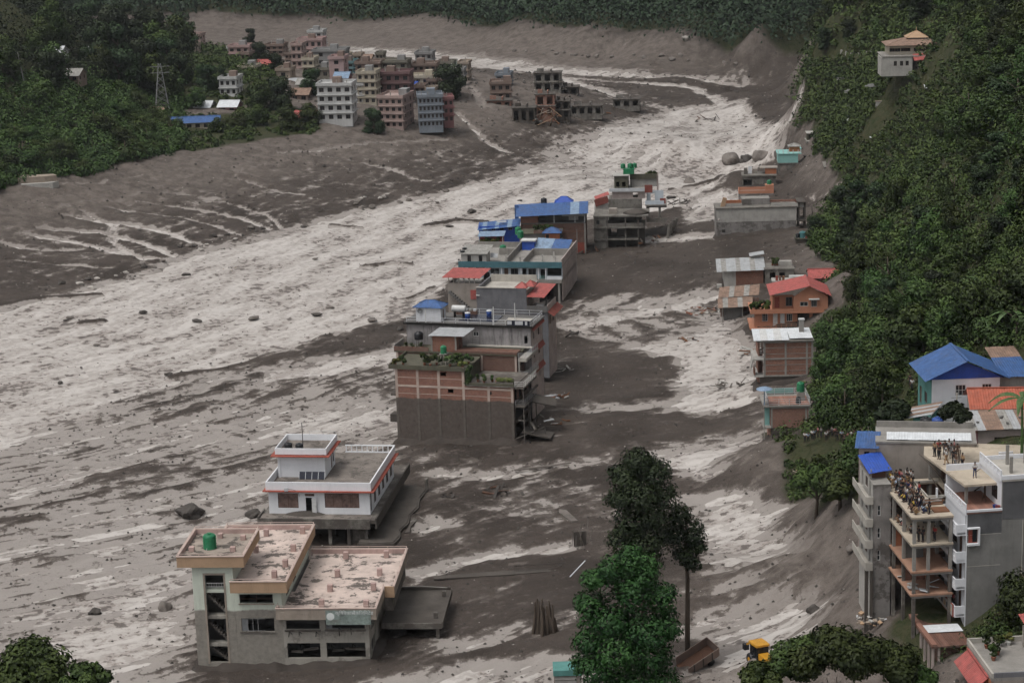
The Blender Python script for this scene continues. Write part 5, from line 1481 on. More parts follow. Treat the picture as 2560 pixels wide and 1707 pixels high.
b.put('loose_sheet', box_mesh(2.2, 1.0, .05, MATS['tin']), (-4.2, 1.2, z1 + .7), 0, None, (.18, 0, .1))
B6b = b
b = Bd('red_shed', 'small red walled shed under a pale blue tin sheet roof', 'shed', B6b.world(x0 + .6, -7.5, 0), math.radians(-3))
xa, za = fz(b, *c5(130, 715)); xb, zb2 = fz(b, *c5(610, 715)); _, zc = fz(b, *c5(300, 880)); _, zd = fz(b, *c5(140, 620), 3.2)
b.wall((xa + .3, .6), (xb, .6), zc - 5, za - .1, MATS['red_paint'], (), .2)
b.wall((xb, .8), (xb, 4), zc - 5, za - .1, MATS['red_paint'], (), .2)
b.wall((xa + .3, 4), (xa + .3, .8), zc - 5, za - .1, MATS['red_paint'], (), .2)
b.sheets((xa - .2, -.5, za), (xb + .2, -.5, za), (xa + .1, 3.4, zd), MATS['blue_roof_pale'], 1.0)
for x in (xa + .1, xb - .1):
 b.box('post', x - .06, x + .06, -.3, -.18, zc - 1, za - .05, MATS['frame_white'])
B6c = b
for i in range(5):
 plant(b.world(xa + .8 + i * .9, .1, zc + .1), 1.5, (3, 0, 1, 3, 0)[i], 'bushy plant along the red walled shed', 'plants by the red shed', spread=1.1)
for i in range(2):
 x, y = loc_of(B6b, *c5(905 + 45 * i, 665 + 45 * i), 9)
 p = P(*c5(905 + 45 * i, 660 + 50 * i), 8.5)
 tank((p[0], p[1] - i, 8.3), .75, 1.8, 'tank_green', ('green tank behind its twin beside the blue walled wing', 'green tank in front of its twin beside the blue walled wing')[i])
s = Bd('tank_platform', 'dark cluttered rooftop block carrying the two green tanks', 'building', B6b.world(.4, -6.2, 0), math.radians(-4))
s.box('wall', 0, 9.5, 0, 6, 0, 8.2, cd)
s.box('slab', -.2, 9.7, -.2, 6.2, 8.2, 8.35, MATS['moss_edge'])
s.box('parapet', 3.0, 9.6, -.15, 0.0, 8.352, 9.1, MATS['brick_dark'])
for i in range(6):
 plant(s.world(3.4 + i * .8, 1.0 + .5 * (i % 2), 8.36), 1.6, (0, 2, 1, 2, 0, 1)[i], 'dark leafy plant behind the green tanks', 'plants behind the green tanks', spread=1.1)
s = Bd('pavilion', 'small orange walled rooftop pavilion with a blue hipped roof', 'pavilion', B6b.world(6.2, -8.0, 0), math.radians(-4))
xa, za = fz(s, *c5(1430, 650)); xb, zb2 = fz(s, *c5(1715, 650)); _, zc = fz(s, *c5(1600, 780))
s.shell(xb - xa, 3, zc - 4, za, MATS['orange_deep'], x0=xa, front=[(.2, .9, zc + .3, za - .3, 'w')])
hip(s, xa - .2, xb, 0, 3, za + .05, 1.1, MATS['blue_roof'], .5)
s.slab(xa - 4, xb + .5, -.3, 4, zc - .1, MATS['brick_dark'], .5)
# --- house with the green tanks, and the gutted floors in front of it
c6 = crop(1440, 380, 6.533)
b = at_px('ruined_building', 'gutted mud-brown concrete floors standing in front of the green-tank house', 'ruin', c6(300, 1540), -6, 2.5)
X = lambda u, v, ly=0: fz(b, *c6(u, v), ly)
x1, _ = X(1180, 1100); xm, z3 = X(490, 1060); _, z2 = X(700, 1245); _, z1 = X(500, 1440)
b.wall((0, 0), (xm, 0), 0, z3, MATS['ruin_grey'], [(.6, 1.3, z2 + 1, z2 + 2, 'o')], .25)
for z, x in ((z3, x1), (z2, x1 - 1.0), (z1, x1 - 2.5)):
 b.slab(-.1, x, -.3, 9, z + .3, MATS['ruin_grey'], .35, 'floor_slab')
for x in (xm + .1, xm + 4.5, x1 - 2.6):
 b.box('column', x, x + .3, 0, .3, 0, z3 - .06, cmu)
b.box('spandrel', xm + .3, x1 - 1.2, 0, .15, z2 + .3, z2 + 1.2, MATS['ruin_grey'])
b.wall((xm, 3), (x1 - 1, 3), 0, z2, MATS['mud_caked'], [(1, 2.4, z1 + .5, z2 - .4, 'o')], .2)
b.wall((0, 9), (0, .3), 0, z3, MATS['ruin_grey'], (), .25)
b.put('mud_heap', MB().lathe([(3.2, 0), (2.4, .5), (1.0, .9), (.2, 1.0)], 16).mesh('mud_heap', MATS['mud_caked'], True), (x1 - 3, 3.2, z3 + .3))
b.box('brick_stub', xm + .6, xm + 2.6, 2.0, 3.4, z3 + .3, z3 + 1.6, MATS['taupe_wall'])
for i in range(9):
 rr = random.Random(70 + i)
 b.put('wreckage', box_mesh(rr.uniform(.6, 2.2), rr.uniform(.2, .6), rr.uniform(.15, .4), MATS[rr.choice(['ruin_grey', 'mud_caked', 'brick_dark', 'rust'])]), (x1 + rr.uniform(-4, 3), rr.uniform(-1, 6), 2.6 + rr.uniform(0, 1.6)), 0, None, (rr.uniform(-.5, .5), rr.uniform(-.5, .5), rr.uniform(0, 3)))
ob = b.world(3.0, 9.5, 0)
b = Bd('green_tank_house', 'tiered house with pale balcony bands and green shed on its roof', 'house', ob, math.radians(-6))
X = lambda u, v, ly=0: fz(b, *c6(u, v), ly)
xa, za = X(545, 645); xb, zb = X(1150, 660); _, zc = X(1000, 960); _, zd = X(800, 770); _, zbt = X(600, 595)
b.wall((xa + .6, .5), (xb - .3, .5), zd, za, MATS['facade_pink'], ops_px(b, [(*c6(930, 665), *c6(1010, 740), 'o')], .5, xa + .6), .2)
b.box('balcony_band', xa, xb, -.2, 0, za - .1, zbt, MATS['steel_pale'])
b.box('roof_slab', xa, xb, 0, 9, za - .1, za + .1, cn)
b.box('wall', xa - .3, xb - 1.4, -.1, 6, zc - 3, zd, MATS['ruin_grey'])
x2, z2a = X(625, 560, 3); x3, z3a = X(850, 395, 3)
b.shell(x3 - x2, 4, za + .1, z3a, MATS['moss_edge'], front=[(.5, 1.3, za + .6, za + 1.8, 'o'), (1.9, 2.8, za + .6, za + 1.8, 'o')], x0=x2, y0=3)
b.slab(x2 - .3, x3 + .3, 2.7, 7.3, z3a + .2, MATS['pale_render'], .2, 'roof_slab')
x4, _ = X(1320, 400, 6); _, z4 = X(1000, 370, 6); _, z5 = X(1000, 440, 6); _, z6 = X(1000, 545, 6)
b.box('upper_wall', x3 + .3, x4, 6, 6.2, za, z5, MATS['pale_render'])
b.box('upper_parapet', x3 + .3, x4, 5.6, 5.8, z5 + .002, z4 + .2, MATS['moss_edge'])
b.box('upper_side', x4, x4 + .2, 5.8, 11, za - 3, z4, MATS['facade_pink'])
b.slab(x3 + .4, x4, 5.8, 11, z5, cn, .2, 'roof_slab')
b.box('stair_rail', x3 + .5, x3 + .8, 4.2, 5.4, za + .1, z5, cd)
# right-hand balcony floor
x5, z7 = X(1130, 800); x6, z8 = X(1480, 850)
b.box('balcony_band', x5, x6 - .6, -.6, -.4, z8, z7 + .1, MATS['pale_blue_wall'])
b.slab(x5, x6, -.6, 6, z8, cn, .3)
b.wall((x5 + .3, 1.6), (x6 - .8, 1.6), z8, za - .2, MATS['pale_blue_wall'], [(1.0, 2.0, z8 + .1, za - 1, 'o')], .2)
b.wall((x5 + .2, .3), (x6, .3), z8 - 4.5, z8 - .3, MATS['ruin_grey'], [(.8, 3, z8 - 3.6, z8 - .9, 'o'), (3.6, 5.2, z8 - 3.6, z8 - .9, 'o')], .2)
b.box('red_panel', xb - .4, xb + 1.5, -.3, -.2, za - .4, za + 1.5, MATS['red_awning'])
b.box('red_panel', x6 - 1.6, x6 - .2, -.5, -.42, z8 + .2, z8 + 1.5, MATS['red_awning'])
for i in range(4):
 b.put('broken_column', box_mesh(.6, .6, 3.5, MATS['ruin_grey']), (x6 + .3 + i * .5, i * 1.4, 4.2 + .25 * i), 0, None, (.1 * i, .12, .3 * i))
b.box('green_shed', x2 + 2.2, x3 + 1.4, 4.5, 7, z3a + .22, z3a + 1.5, MATS['tank_green'])
TK = b
for i, (u, v, dz) in enumerate(((770, 330, 1.5), (880, 290, 2.0), (955, 300, 1.8))):
 x, z = X(u, v, 5.5)
 tank(b.world(x, 5.5 + .4 * i, z3a + 1.5), .6, 1.2, 'tank_green', ('green tank lowest of three on the green-tank house', 'middle green tank of three on the green-tank house', 'green tank nearest the planted roof edge on the green-tank house')[i])
tb = b.world(0, 0, 0)
for i in range(6):
 x, z = X(1180 + 22 * i, 395, 6.5)
 plant(b.world(x, 6.6, z5 + .02), 1.6, (3, 0, 2, 3, 1, 0)[i], 'shrub along the top edge of the green-tank house', 'shrubs on the green-tank house')
s = Bd('red_tin_shed', 'small tilted red tin shed on the river side of the green-tank house', 'shed', P(*c6(420, 900), 6), 0.1)
s.put('panel', box_mesh(3.6, .1, 1.8, MATS['red_awning']), (0, 0, 1.5), 0, None, (0, -.25, 0))
s.put('roof', box_mesh(3.8, 2.0, .1, MATS['red_roof']), (0.2, 1.0, 2.8), 0, None, (.2, -.3, 0))
s.box('base', -1.6, 1.9, .2, 2, -5, .6, MATS['pale_render'])
# ------------------------------------------------------------------ houses along the right bank
r1 = crop(1760, 280, 4.6125)
r2 = crop(1760, 620, 3.135)
DRIFTS = []
# teal house
b = at_px('teal_house', 'turquoise house with white roof posts above a bare muddy storey', 'house', r1(855, 760), -4)
X = lambda u, v, ly=0: fz(b, *r1(u, v), ly)
w, zt = X(1085, 490); _, zm = X(850, 590); zt = X(850, 490)[1]
b.wall((0, 0), (w, 0), zm, zt, MATS['teal_wall'], (), .2)
b.wall((w, .2), (w, 7), zm, zt, MATS['teal_wall'], [(.6, 1.5, zm + .2, zt - .3, 'o'), (2.4, 3.6, zm + .8, zt - .3, 'w')], .2)
b.wall((0, 7), (0, .2), zm, zt, MATS['teal_wall'], (), .2)
b.slab(-.1, w + .1, -.1, 7.1, zm, MATS['ruin_grey'], .3)
b.slab(-.3, w + 1.0, -.2, 7.4, zt + .2, MATS['teal_wall'], .2, 'roof_slab')
for i in range(5):
 b.box('roof_post', w * i / 4 - .1, w * i / 4 + .1, -.1, .1, zt + .2, zt + 1.2, MATS['frame_white'])
for i in range(4):
 b.box('roof_post', w + .7, w + .9, i * 2.2, i * 2.2 + .2, zt + .2, zt + 1.2, MATS['frame_white'])
b.box('roof_beam', w + .65, w + .95, 0, 7.2, zt + 1.2, zt + 1.6, MATS['teal_wall'])
b.wall((0, .1), (w, .1), 0, zm - .3, MATS['ruin_grey'], [(.6, 2.4, b.z0 + .8, zm - .8, 'o')], .2)
b.wall((w, .3), (w, 6.8), 0, zm - .3, MATS['mud_caked'], [(1, 5.5, b.z0 + .6, zm - .9, 'o')], .2)
b.wall((0, 6.8), (0, .3), 0, zm - .3, MATS['mud_caked'], (), .2)
xa, _ = X(985, 440, 3); xb, _ = X(1105, 440, 3)
b.shell(xb - xa, 2.6, zt + .2, zt + 1.7, MATS['orange_deep'], x0=xa, y0=3)
hip(b, xa, xb, 3, 5.6, zt + 1.75, .8, MATS['tin_dull'], .4)
DRIFTS.append((b, w, 11))
# broken grey house behind with an orange wall
b = at_px('broken_house', 'broken grey house with an orange wall and a dark gash', 'ruin', r1(445, 900), -6)
X = lambda u, v, ly=0: fz(b, *r1(u, v), ly)
w, _ = X(830, 760); _, zt = X(600, 745)
b.wall((0, 0), (w, 0), 0, zt, MATS['ruin_grey'], [(.2, 2.6, b.z0 + .2, zt - .8, 'o')], .25)
b.wall((w, .25), (w, 6), 0, zt, MATS['ruin_grey'], (), .25); b.wall((0, 6), (0, .25), 0, zt, MATS['ruin_grey'], (), .25)
b.slab(-.3, w + .2, -.3, 6.2, zt + .35, MATS['ruin_grey'], .35, 'roof_slab')
xa, za = X(705, 730, 2); xb, zb = X(835, 650, 2)
b.box('orange_room', xa, xb, 2, 5, zt + .36, zb, MATS['orange_deep'])
b.slab(xa - 1.5, xb + .3, 1.8, 5.4, zb + .25, MATS['taupe_wall'], .25, 'roof_slab')
b.box('wall_stub', .4, 1.4, 1.5, 2, zt + .36, zt + 2.2, MATS['ruin_grey']); b.box('wall_stub', 1.6, 2.6, 3, 3.3, zt + .36, zt + 2.4, MATS['white_wall'])
b.box('wall_stub', 2.8, 4.2, 3.4, 3.7, zt + .36, zt + 1.6, MATS['taupe_wall'])
DRIFTS.append((b, w, 12))
# orange parapet house
b = at_px('orange_parapet_house', 'grey house with orange parapet and orange roof room', 'house', r1(400, 1070), -5)
X = lambda u, v, ly=0: fz(b, *r1(u, v), ly)
w, _ = X(805, 960); _, zt = X(400, 945)
b.shell(w, 6, 0, zt, MATS['grey_patchy'])
b.slab(0.02, w - .02, .22, 5.8, zt, cn, .2, 'roof_slab')
b.parapet(0, w, 0, 6, zt + .002, .85, MATS['orange_wall'], .2, 'flb')
xa, za = X(705, 900, 1.0); xb, zb = X(803, 840, 1.0)
b.box('orange_room', xa, xb, .8, 3.2, zt + .01, zb, MATS['orange_wall'])
b.box('red_mat', w * .3, w * .7, 1, 4, zt + .004, zt + .08, MATS['red_paint'])
tank(b.world((xa + xb) / 2, 2.0, zb), .62, 1.2, 'tank_green', 'green tank on the orange roof room by the river')
# long grey house
b = at_px('long_grey_house', 'long grey concrete house with patchy stained wall facing the mud', 'house', r1(165, 1470), -1.5)
X = lambda u, v, ly=0: fz(b, *r1(u, v), ly)
w, _ = X(1065, 1270); _, zt = X(300, 1115); _, zm = X(300, 1270)
b.wall((-.4, 0), (w, 0), zm, zt, MATS['pale_render'], [(.1, .8, zm + .3, zm + .9, 'o')], .25)
b.wall((-.3, .03), (w - .2, .03), 0, zm - .002, MATS['grey_patchy'], [(w - 3.6, w - 2.4, b.z0 + .4, b.z0 + 1.8, 'o'), (1.2, 2.0, b.z0 + 1.6, b.z0 + 2.4, 'o')], .25)
b.wall((w, .25), (w, 7), 0, zt, MATS['ruin_grey'], [(.5, 3, zm + .2, zt - .4, 'o'), (.6, 5, b.z0 + .5, zm - .5, 'o')], .25); b.wall((-.4, 7), (-.4, .25), 0, zt, MATS['grey_patchy'], (), .25)
b.slab(-.6, w + .3, -.25, 7.2, zt + .2, MATS['ruin_grey'], .2, 'roof_slab')
xa, za = X(435, 1105, 3); xb, zb = X(758, 1000, 3)
b.shell(xb - xa, 3.5, zt + .2, zb, MATS['grey_patchy'], front=ops_px(b, [(*r1(530, 1070), *r1(575, 1108), 'o')], 3, xa), x0=xa, y0=3)
b.slab(xa, xb, 3, 6.5, zb + .15, cn, .15, 'roof_slab')
xc, zc = X(1150, 1050, 1); _, zd = X(900, 1098, 1)
b.box('parapet', xb + .1, xc, 1, 1.2, zd - .2, zc + .05, MATS['pale_render'])
b.slab(xb + .1, xc, 1.2, 6.5, zd, MATS['brick_pink'], .2, 'roof_slab')
b.box('parapet', xb + .1, xc - .2, 6.3, 6.5, zd, zd + .9, MATS['brick_pink'])
xe, ze = X(255, 1100, 2)
b.box('parapet', xe, xa - .05, 2, 2.15, zt + .2, zt + .9, MATS['pale_render']); b.box('orange_strip', xe, xa - .05, 3.2, 3.35, zt + .2, zt + 1.5, MATS['orange_deep'])
b.put('yellow_slab', box_mesh(1.0, .5, 2.4, MATS['ochre_fascia']), (xe - .6, 2, zt + 1.2), 0, None, (0, .3, 0))
for i in range(4):
 b.box('column', w + .5 + (i % 2) * 1.5, w + .8 + (i % 2) * 1.5, .3 + 3 * (i // 2), .6 + 3 * (i // 2), 0, zt + 1.0, MATS['mud_caked'])
b.slab(w + .26, w + 2.4, 0, 6, zm, MATS['mud_caked'], .3); b.slab(w + .31, w + 2.3, 0, 6, zt + 1.2, MATS['mud_caked'], .25)
b.mb('leaning_pole', MB().tube([(w + 4.2, 0, b.z0), (w + 3.8, .5, zt - .2)], .08, 6), MATS['dark_void'])
DRIFTS.append((b, w, 13))
# small far houses on this bank
b = at_px('bank_house', 'small grey house with an open columned front at the foot of the slope', 'house', r1(1190, 400), -3)
X = lambda u, v, ly=0: fz(b, *r1(u, v), ly)
w, _ = X(1370, 400); _, zt = X(1200, 345); _, z2 = X(1200, 260)
b.shell(w, 6, 0, zt, MATS['pale_render'], front=[(.5 + 1.25 * i, 1.3 + 1.25 * i, b.z0 + .1, zt - .3, 'o') for i in range(int(w / 1.3) - 0)])
b.slab(-.3, w + .3, -.6, 6.2, zt + .25, cn, .25, 'roof_slab')
b.shell(w * .7, 4, zt + .25, z2, MATS['moss_edge'], front=[(.5, 1.5, zt + .6, z2 - .4, 'o')], x0=.1, y0=1.5)
b.slab(-.1, w * .75, 1.2, 5.8, z2 + .2, MATS['pale_render'], .2, 'roof_slab')
b = at_px('collapsed_shed', 'low dark shed collapsing under a long grey roof on the mud', 'ruin', r1(1400, 690), -2)
X = lambda u, v, ly=0: fz(b, *r1(u, v), ly)
w, _ = X(1600, 690); _, zt = X(1450, 640)
b.wall((0, 0), (w, 0), 0, zt, MATS['ruin_grey'], [(.4, w - .5, b.z0 + .1, zt - .2, 'o')], .2)
b.box('wall', 0, w, 2.5, 2.7, 0, zt, MATS['mud_caked'])
b.put('roof', box_mesh(w + 1.6, 4.2, .2, MATS['ruin_grey']), (w / 2 + .3, 1.5, zt + .7), 0, None, (.22, -.05, 0))
for i in range(6):
 b.put('wreckage', box_mesh(1.8, .3, .15, MATS[('pale_render', 'rust', 'tin_dull')[i % 3]]), (w + 1 + i * .7, (i % 3) * .8, b.z0 + .4 + .2 * (i % 2)), 0, None, (.2 * i, .3, i * 1.1))
b = at_px('rooftop_wreck', 'dark roof slab with teal tank and red crates beside the long grey house', 'ruin', r1(1065, 1560), -2)
X = lambda u, v, ly=0: fz(b, *r1(u, v), ly)
_, zt = X(1065, 1470)
b.shell(7.5, 5, 0, zt, MATS['mud_caked']); b.slab(-.2, 8, -.2, 5.2, zt + .2, MATS['moss_edge'], .2, 'roof_slab')
for i in range(7):
 b.box('crate', 2.2 + .6 * i, 2.6 + .6 * i, .3 + .3 * (i % 2), .7 + .3 * (i % 2), zt + .2, zt + .6, MATS[('red_paint', 'pale_render', 'tin_dull')[i % 3]])
tank(b.world(1.6, 1.2, zt + .2), .8, 1.5, 'tank_teal', 'squat teal tank on the dark roof slab beside the long grey house')
tank(b.world(.4, 1.0, zt + .2), .5, 1.1, 'tank_black', 'small dark tank beside the squat teal tank')
# tin-roofed brick shed
b = at_px('brick_shed', 'brick shed with part plastered wall under a grey tin roof', 'shed', r2(160, 330), -2)
X = lambda u, v, ly=0: fz(b, *r2(u, v), ly)
w, _ = X(465, 310); xm, _ = X(250, 300); _, zt = X(300, 180)
b.wall((0, 0), (xm, 0), 0, zt, MATS['pale_render'], (), .22); b.wall((xm, 0), (w, 0), 0, zt, MATS['brick'], (), .22)
b.wall((w, .22), (w, 6), 0, zt, MATS['brick_dark'], [(1, 2, b.z0 + .2, b.z0 + 2.2, 'o')], .22); b.wall((0, 6), (0, .22), 0, zt, MATS['pale_render'], (), .22)
b.sheets((-1.6, -.7, zt), (w + .4, -.7, zt + .2), (-1.4, 6.6, zt + 1.4), MATS['tin'], 1.0, mats=[MATS['tin'], MATS['tin_dull'], MATS['tin']])
b.put('upper_sheet', box_mesh(3.2, 2, .08, MATS['tin']), (w - .9, 6.5, zt + 2.4), 0, None, (.15, -.15, 0))
b.box('upper_wall', w - 2.0, w - .1, 6.2, 7.6, zt, zt + 2.1, MATS['pale_render'])
b.box('crate', -1.6, -.6, -.3, .6, b.z0, b.z0 + 1.3, MATS['pale_render'])
b = at_px('grey_annex', 'dark grey annex with clutter on its roof behind the tin-roofed shed', 'building', r2(480, 320), -2)
X = lambda u, v, ly=0: fz(b, *r2(u, v), ly)
w, _ = X(705, 200); _, zt = X(600, 170)
b.shell(w, 6, 0, zt, MATS['ruin_grey'], front=[(1.0, 2.2, zt - 2, zt - .6, 'o'), (3, 4.2, zt - 2, zt - .6, 'o')]); b.slab(-.2, w + .2, -.2, 6.2, zt + .25, MATS['ruin_grey'], .25, 'roof_slab')
b.box('roof_box', w * .5, w - .2, 3, 4.2, zt + .26, zt + 1.2, MATS['pale_render'])
for i in range(3):
 plant(b.world(w * .3 + .5 * i, 3.2, zt + .26), 1.5, i, 'dusty bush on the roof of the dark grey annex', 'bushes on the grey annex')
# rusty sheds
b = at_px('rusty_shed', 'open shed under overlapping rusty tin sheets with a grey back wall', 'shed', r2(155, 570), -1)
X = lambda u, v, ly=0: fz(b, *r2(u, v), ly)
w, _ = X(370, 560); _, zt = X(150, 462); _, zt2 = X(130, 400, 4)
b.wall((0, .4), (w * .7, .4), 0, zt - .3, MATS['concrete_dark'], (), .2)
for x in (-.3, w * .68, w - .2):
 b.box('post', x - .1, x + .1, -.2, 0, 0, zt - .05, cn)
b.sheets((-1.2, -.8, zt - .1), (w + .3, -.8, zt + .1), (-.8, 4.6, zt2), MATS['tin_rust'], 1.0, mats=[MATS['tin_rust'], MATS['tin_dull'], MATS['tin_rust']], jit=.05)
b.sheets((-.7, 4.4, zt2 + .1), (w + 2, 4.4, zt2 + .5), (0, 9.5, zt2 + 1.2), MATS['tin_rust'], 1.1, mats=[MATS['tin_rust'], MATS['tin_rust'], MATS['tin_dull']], jit=.06)
b.wall((-.3, 4.4), (w + 2, 4.4), 0, zt2, MATS['brick_dark'], (), .2)
# red-roofed brick house
b = at_px('red_roof_brick_house', 'brick house with low red gable roof behind the orange house', 'house', r2(840, 330), -4)
X = lambda u, v, ly=0: fz(b, *r2(u, v), ly)
w, _ = X(1085, 310); _, zt = X(850, 232); _, zr = X(1000, 165, 3)
b.shell(w, 6, 0, zt, MATS['brick_dark'], front=[(.6, 1.6, zt - 1.8, zt - .6, 'w')])
b.box('beam', -.03, w + .03, -.05, 0, zt - .3, zt - .02, MATS['concrete']); b.box('column', w * .63, w * .63 + .3, -.06, 0, 0, zt - .3, MATS['concrete'])
b.gable(0, w + .8, 0, 6, zt + .1, max(.8, zr - zt), MATS['red_roof'], .6, 'x', gmat=MATS['brick_dark'])
xa, za = X(535, 270);
b.slab(xa, -.05, -.1, 5, za, MATS['pale_render'], .2, 'terrace_slab'); b.wall((xa, 0), (-.05, 0), 0, za - .2, MATS['brick_dark'], (), .2)
b.box('parapet', xa, -.06, -.1, .05, za + .002, za + .35, MATS['pale_render']); b.box('white_tank', xa * .55, xa * .12, 2, 3, za + .01, za + .9, MATS['frame_white'])
for i in range(3):
 b.box('drum', xa + .8 + .7 * i, xa + 1.3 + .7 * i, 1.5, 2.0, za, za + 1.0, MATS[('red_paint', 'brick_dark', 'rust')[i]])
# orange house
b = at_px('orange_house', 'two-storey orange house with red gable roof and plants on its balcony', 'house', r2(360, 690), -3)
X = lambda u, v, ly=0: fz(b, *r2(u, v), ly)
xr, _ = X(905, 495); x0, z1 = X(370, 497); xl, zg = X(395, 620); xm, _ = X(720, 560); xb, zt = X(700, 375); _, zp = X(825, 300); xq, _ = X(968, 380)
ow = MATS['orange_wall']
b.wall((xl, 0), (xm, 0), zg, z1 - .15, ow, ops_px(b, [(*r2(455, 515), *r2(500, 575), 'w', (3, 1)), (*r2(540, 512), *r2(577, 612), 'd', MATS['door_white']), (*r2(597, 512), *r2(632, 612), 'd', MATS['door_white']), (*r2(647, 515), *r2(692, 575), 'w', (3, 1))], 0, xl), .2, fm=MATS['frame_white'])
b.wall((xm, .05), (xr + 1, .05), zg - 2, z1 - .15, ow, [(.3, 2.6, zg + .1, z1 - .6, 'o'), (3.2, 4.6, zg + .1, z1 - .6, 'o')], .2)
b.slab(x0 - .2, xr + 1, -1.0, 8, z1, ow, .3); b.slab(x0 - .3, xm + .3, -1.0, 8, zg, ow, .3)
b.wall((xl - .2, .1), (xm + .2, .1), 0, zg - .3, ow, [(1, 2, zg - 2, zg - .7, 'o'), (3.4, 5.0, zg - 2, zg - .7, 'w')], .2, fm=MATS['frame_white'])
b.rail([(x0 - .1, -.9), (xm, -.9)], zg, .8, MATS['orange_wall'], 2, 1.0, .06)
b.box('balcony_wall', x0 - .2, xb, -1.0, -.85, z1 + .002, z1 + .55, ow)
b.wall((xb, -.9), (xq, -.9), z1, zt, ow, ops_px(b, [(*r2(752, 422), *r2(816, 456), 'w'), (*r2(840, 410), *r2(886, 460), 'w', (3, 1))], -.9, xb), .2, fm=MATS['frame_white'])
xa, _ = X(540, 460)
b.wall((xa, .8), (xb, .8), z1, zt, ow, ops_px(b, [(*r2(553, 385), *r2(592, 470), 'd', MATS['red_paint']), (*r2(640, 385), *r2(692, 455), 'w')], .8, xa), .2, fm=MATS['frame_grey'])
b.wall((xb, .8), (xb, -.7), z1, zt, ow, (), .2); b.wall((xq, -.7), (xq, 8), z1 - 3, zt, ow, [(2, 3.4, z1 + .8, zt - .5, 'w')], .2); b.wall((xa, 8), (xa, 1.0), z1, zt, ow, (), .2)
ww = X(862, 398, -.9)
b.box('window_hood', ww[0] - 1.0, ww[0] + 1.0, -1.5, -.92, ww[1] - .1, ww[1] + .1, MATS['frame_white'])
xp = X(825, 300, -.9)[0]; rise = X(825, 300, -1.6)[1] - zt
zl, zrr = X(515, 380, -1.6)[1], X(1000, 385, -1.6)[1]
xl2, xr2 = X(515, 380, -1.6)[0], X(1000, 385, -1.6)[0]
b.mb('gable_wall', MB().add([(xb, -.88, zt), (xq, -.88, zt), (xp, -.88, zt + rise - .15), (xb, -.7, zt), (xq, -.7, zt), (xp, -.7, zt + rise - .15)], [(0, 1, 2), (5, 4, 3), (0, 3, 4, 1), (1, 4, 5, 2), (2, 5, 3, 0)]), ow)
b.sheets((xl2, -1.6, zl + .2), (xl2, 8.4, zl + .2), (xp, -1.6, zt + rise), MATS['red_roof'], 1.1)
b.sheets((xr2, -1.6, zrr + .2), (xr2, 8.4, zrr + .2), (xp, -1.6, zt + rise), MATS['red_roof'], 1.1)
b.mb('ridge_cap', MB().bar((xp, -1.6, zt + rise + .08), (xp, 8.4, zt + rise + .08), .35, .06), MATS['red_roof'])
for i in range(9):
 x, _ = X(375 + 17 * i, 460, .2)
 plant(b.world(x, -.2 + .5 * (i % 3), z1 + .01), 1.5 + .3 * (i % 2), (0, 1, 2, 0, 1, 2, 3, 0, 1)[i], 'balcony plant of the orange house', 'balcony plants of the orange house')
DRIFTS.append((b, xm, 14))
# three-storey brick house with the white tin roof
b = at_px('brick_frame_house', 'brick and concrete frame house of two tall storeys with white tin roof', 'house', r2(435, 1110), -1)
X = lambda u, v, ly=0: fz(b, *r2(u, v), ly)
w, _ = X(852, 1000); _, zt = X(470, 735); _, zm = X(470, 872); _, zb = X(470, 1003); xc, _ = X(470, 900)
bl = MATS['brick_light']
b.wall((xc, 0), (w, 0), zb - .1, zt, bl, (), .24); b.wall((.1, .1), (w, .1), 0, zb - .15, MATS['mud_caked'], (), .24)
b.wall((w, .24), (w, 6), 0, zt, bl, (), .24); b.wall((0, 6), (0, 2.0), 0, zt, bl, (), .24)
b.wall((0, 2.2), (xc, 2.2), zb, zt, MATS['brick_dark'], [(.2, xc - .2, zm + .3, zt - .4, 'o')], .2)
for u in (475, 640, 806, 848):
 x, _ = X(u, 900); b.box('column', x - .17, x + .17, -.07, .02, zb - .1, zt, cn)
for z in (zt - .28, zm - .1, zb - .15):
 b.box('beam', xc - .1, w + .05, -.09, .03, z, z + .28, cn)
for z in ((zt + zm) / 2 - .1, (zm + zb) / 2 - .1):
 b.box('lintel_band', xc + .1, w - .1, -.04, .01, z - .6, z - .52, cn); b.box('lintel_band', xc + .1, w - .1, -.04, .01, z + .5, z + .58, cn)
b.slab(-.5, w + .2, -.4, 6.3, zt + .25, cn, .25, 'roof_slab'); b.slab(-1.0, xc, -.2, 6, zm + .1, MATS['pale_render'], .25); b.slab(-.9, xc, -.2, 6, zb + .1, MATS['pale_render'], .25)
b.put('brick_side', box_mesh(.2, 2.0, 1.2, bl), (-.8, 1.0, zb + .8)); b.put('broken_panel', box_mesh(.2, 2.4, 1.8, MATS['pale_render']), (-1.3, .4, zm - .4), 0, None, (.2, .2, 0))
b.sheets((-1.0, -.6, zt + .32), (w * .55, -.6, zt + .32), (-.8, 5.5, zt + 1.0), MATS['frame_white'], 1.2, mats=[MATS['lid_pale'], MATS['frame_white']])
b.sheets((w * .57, -.2, zt + .5), (w, -.2, zt + .5), (w * .57, 5.5, zt + 1.0), MATS['lid_pale'], 1.2)
xa, _ = X(765, 690, 3); b.box('chimney_stack', xa - .4, xa + .4, 3, 3.7, zt + .3, zt + 3.0, cn); b.box('chimney_cap', xa - .5, xa + .5, 2.9, 3.8, zt + 3.002, zt + 3.2, MATS['frame_white'])
DRIFTS.append((b, w, 15))
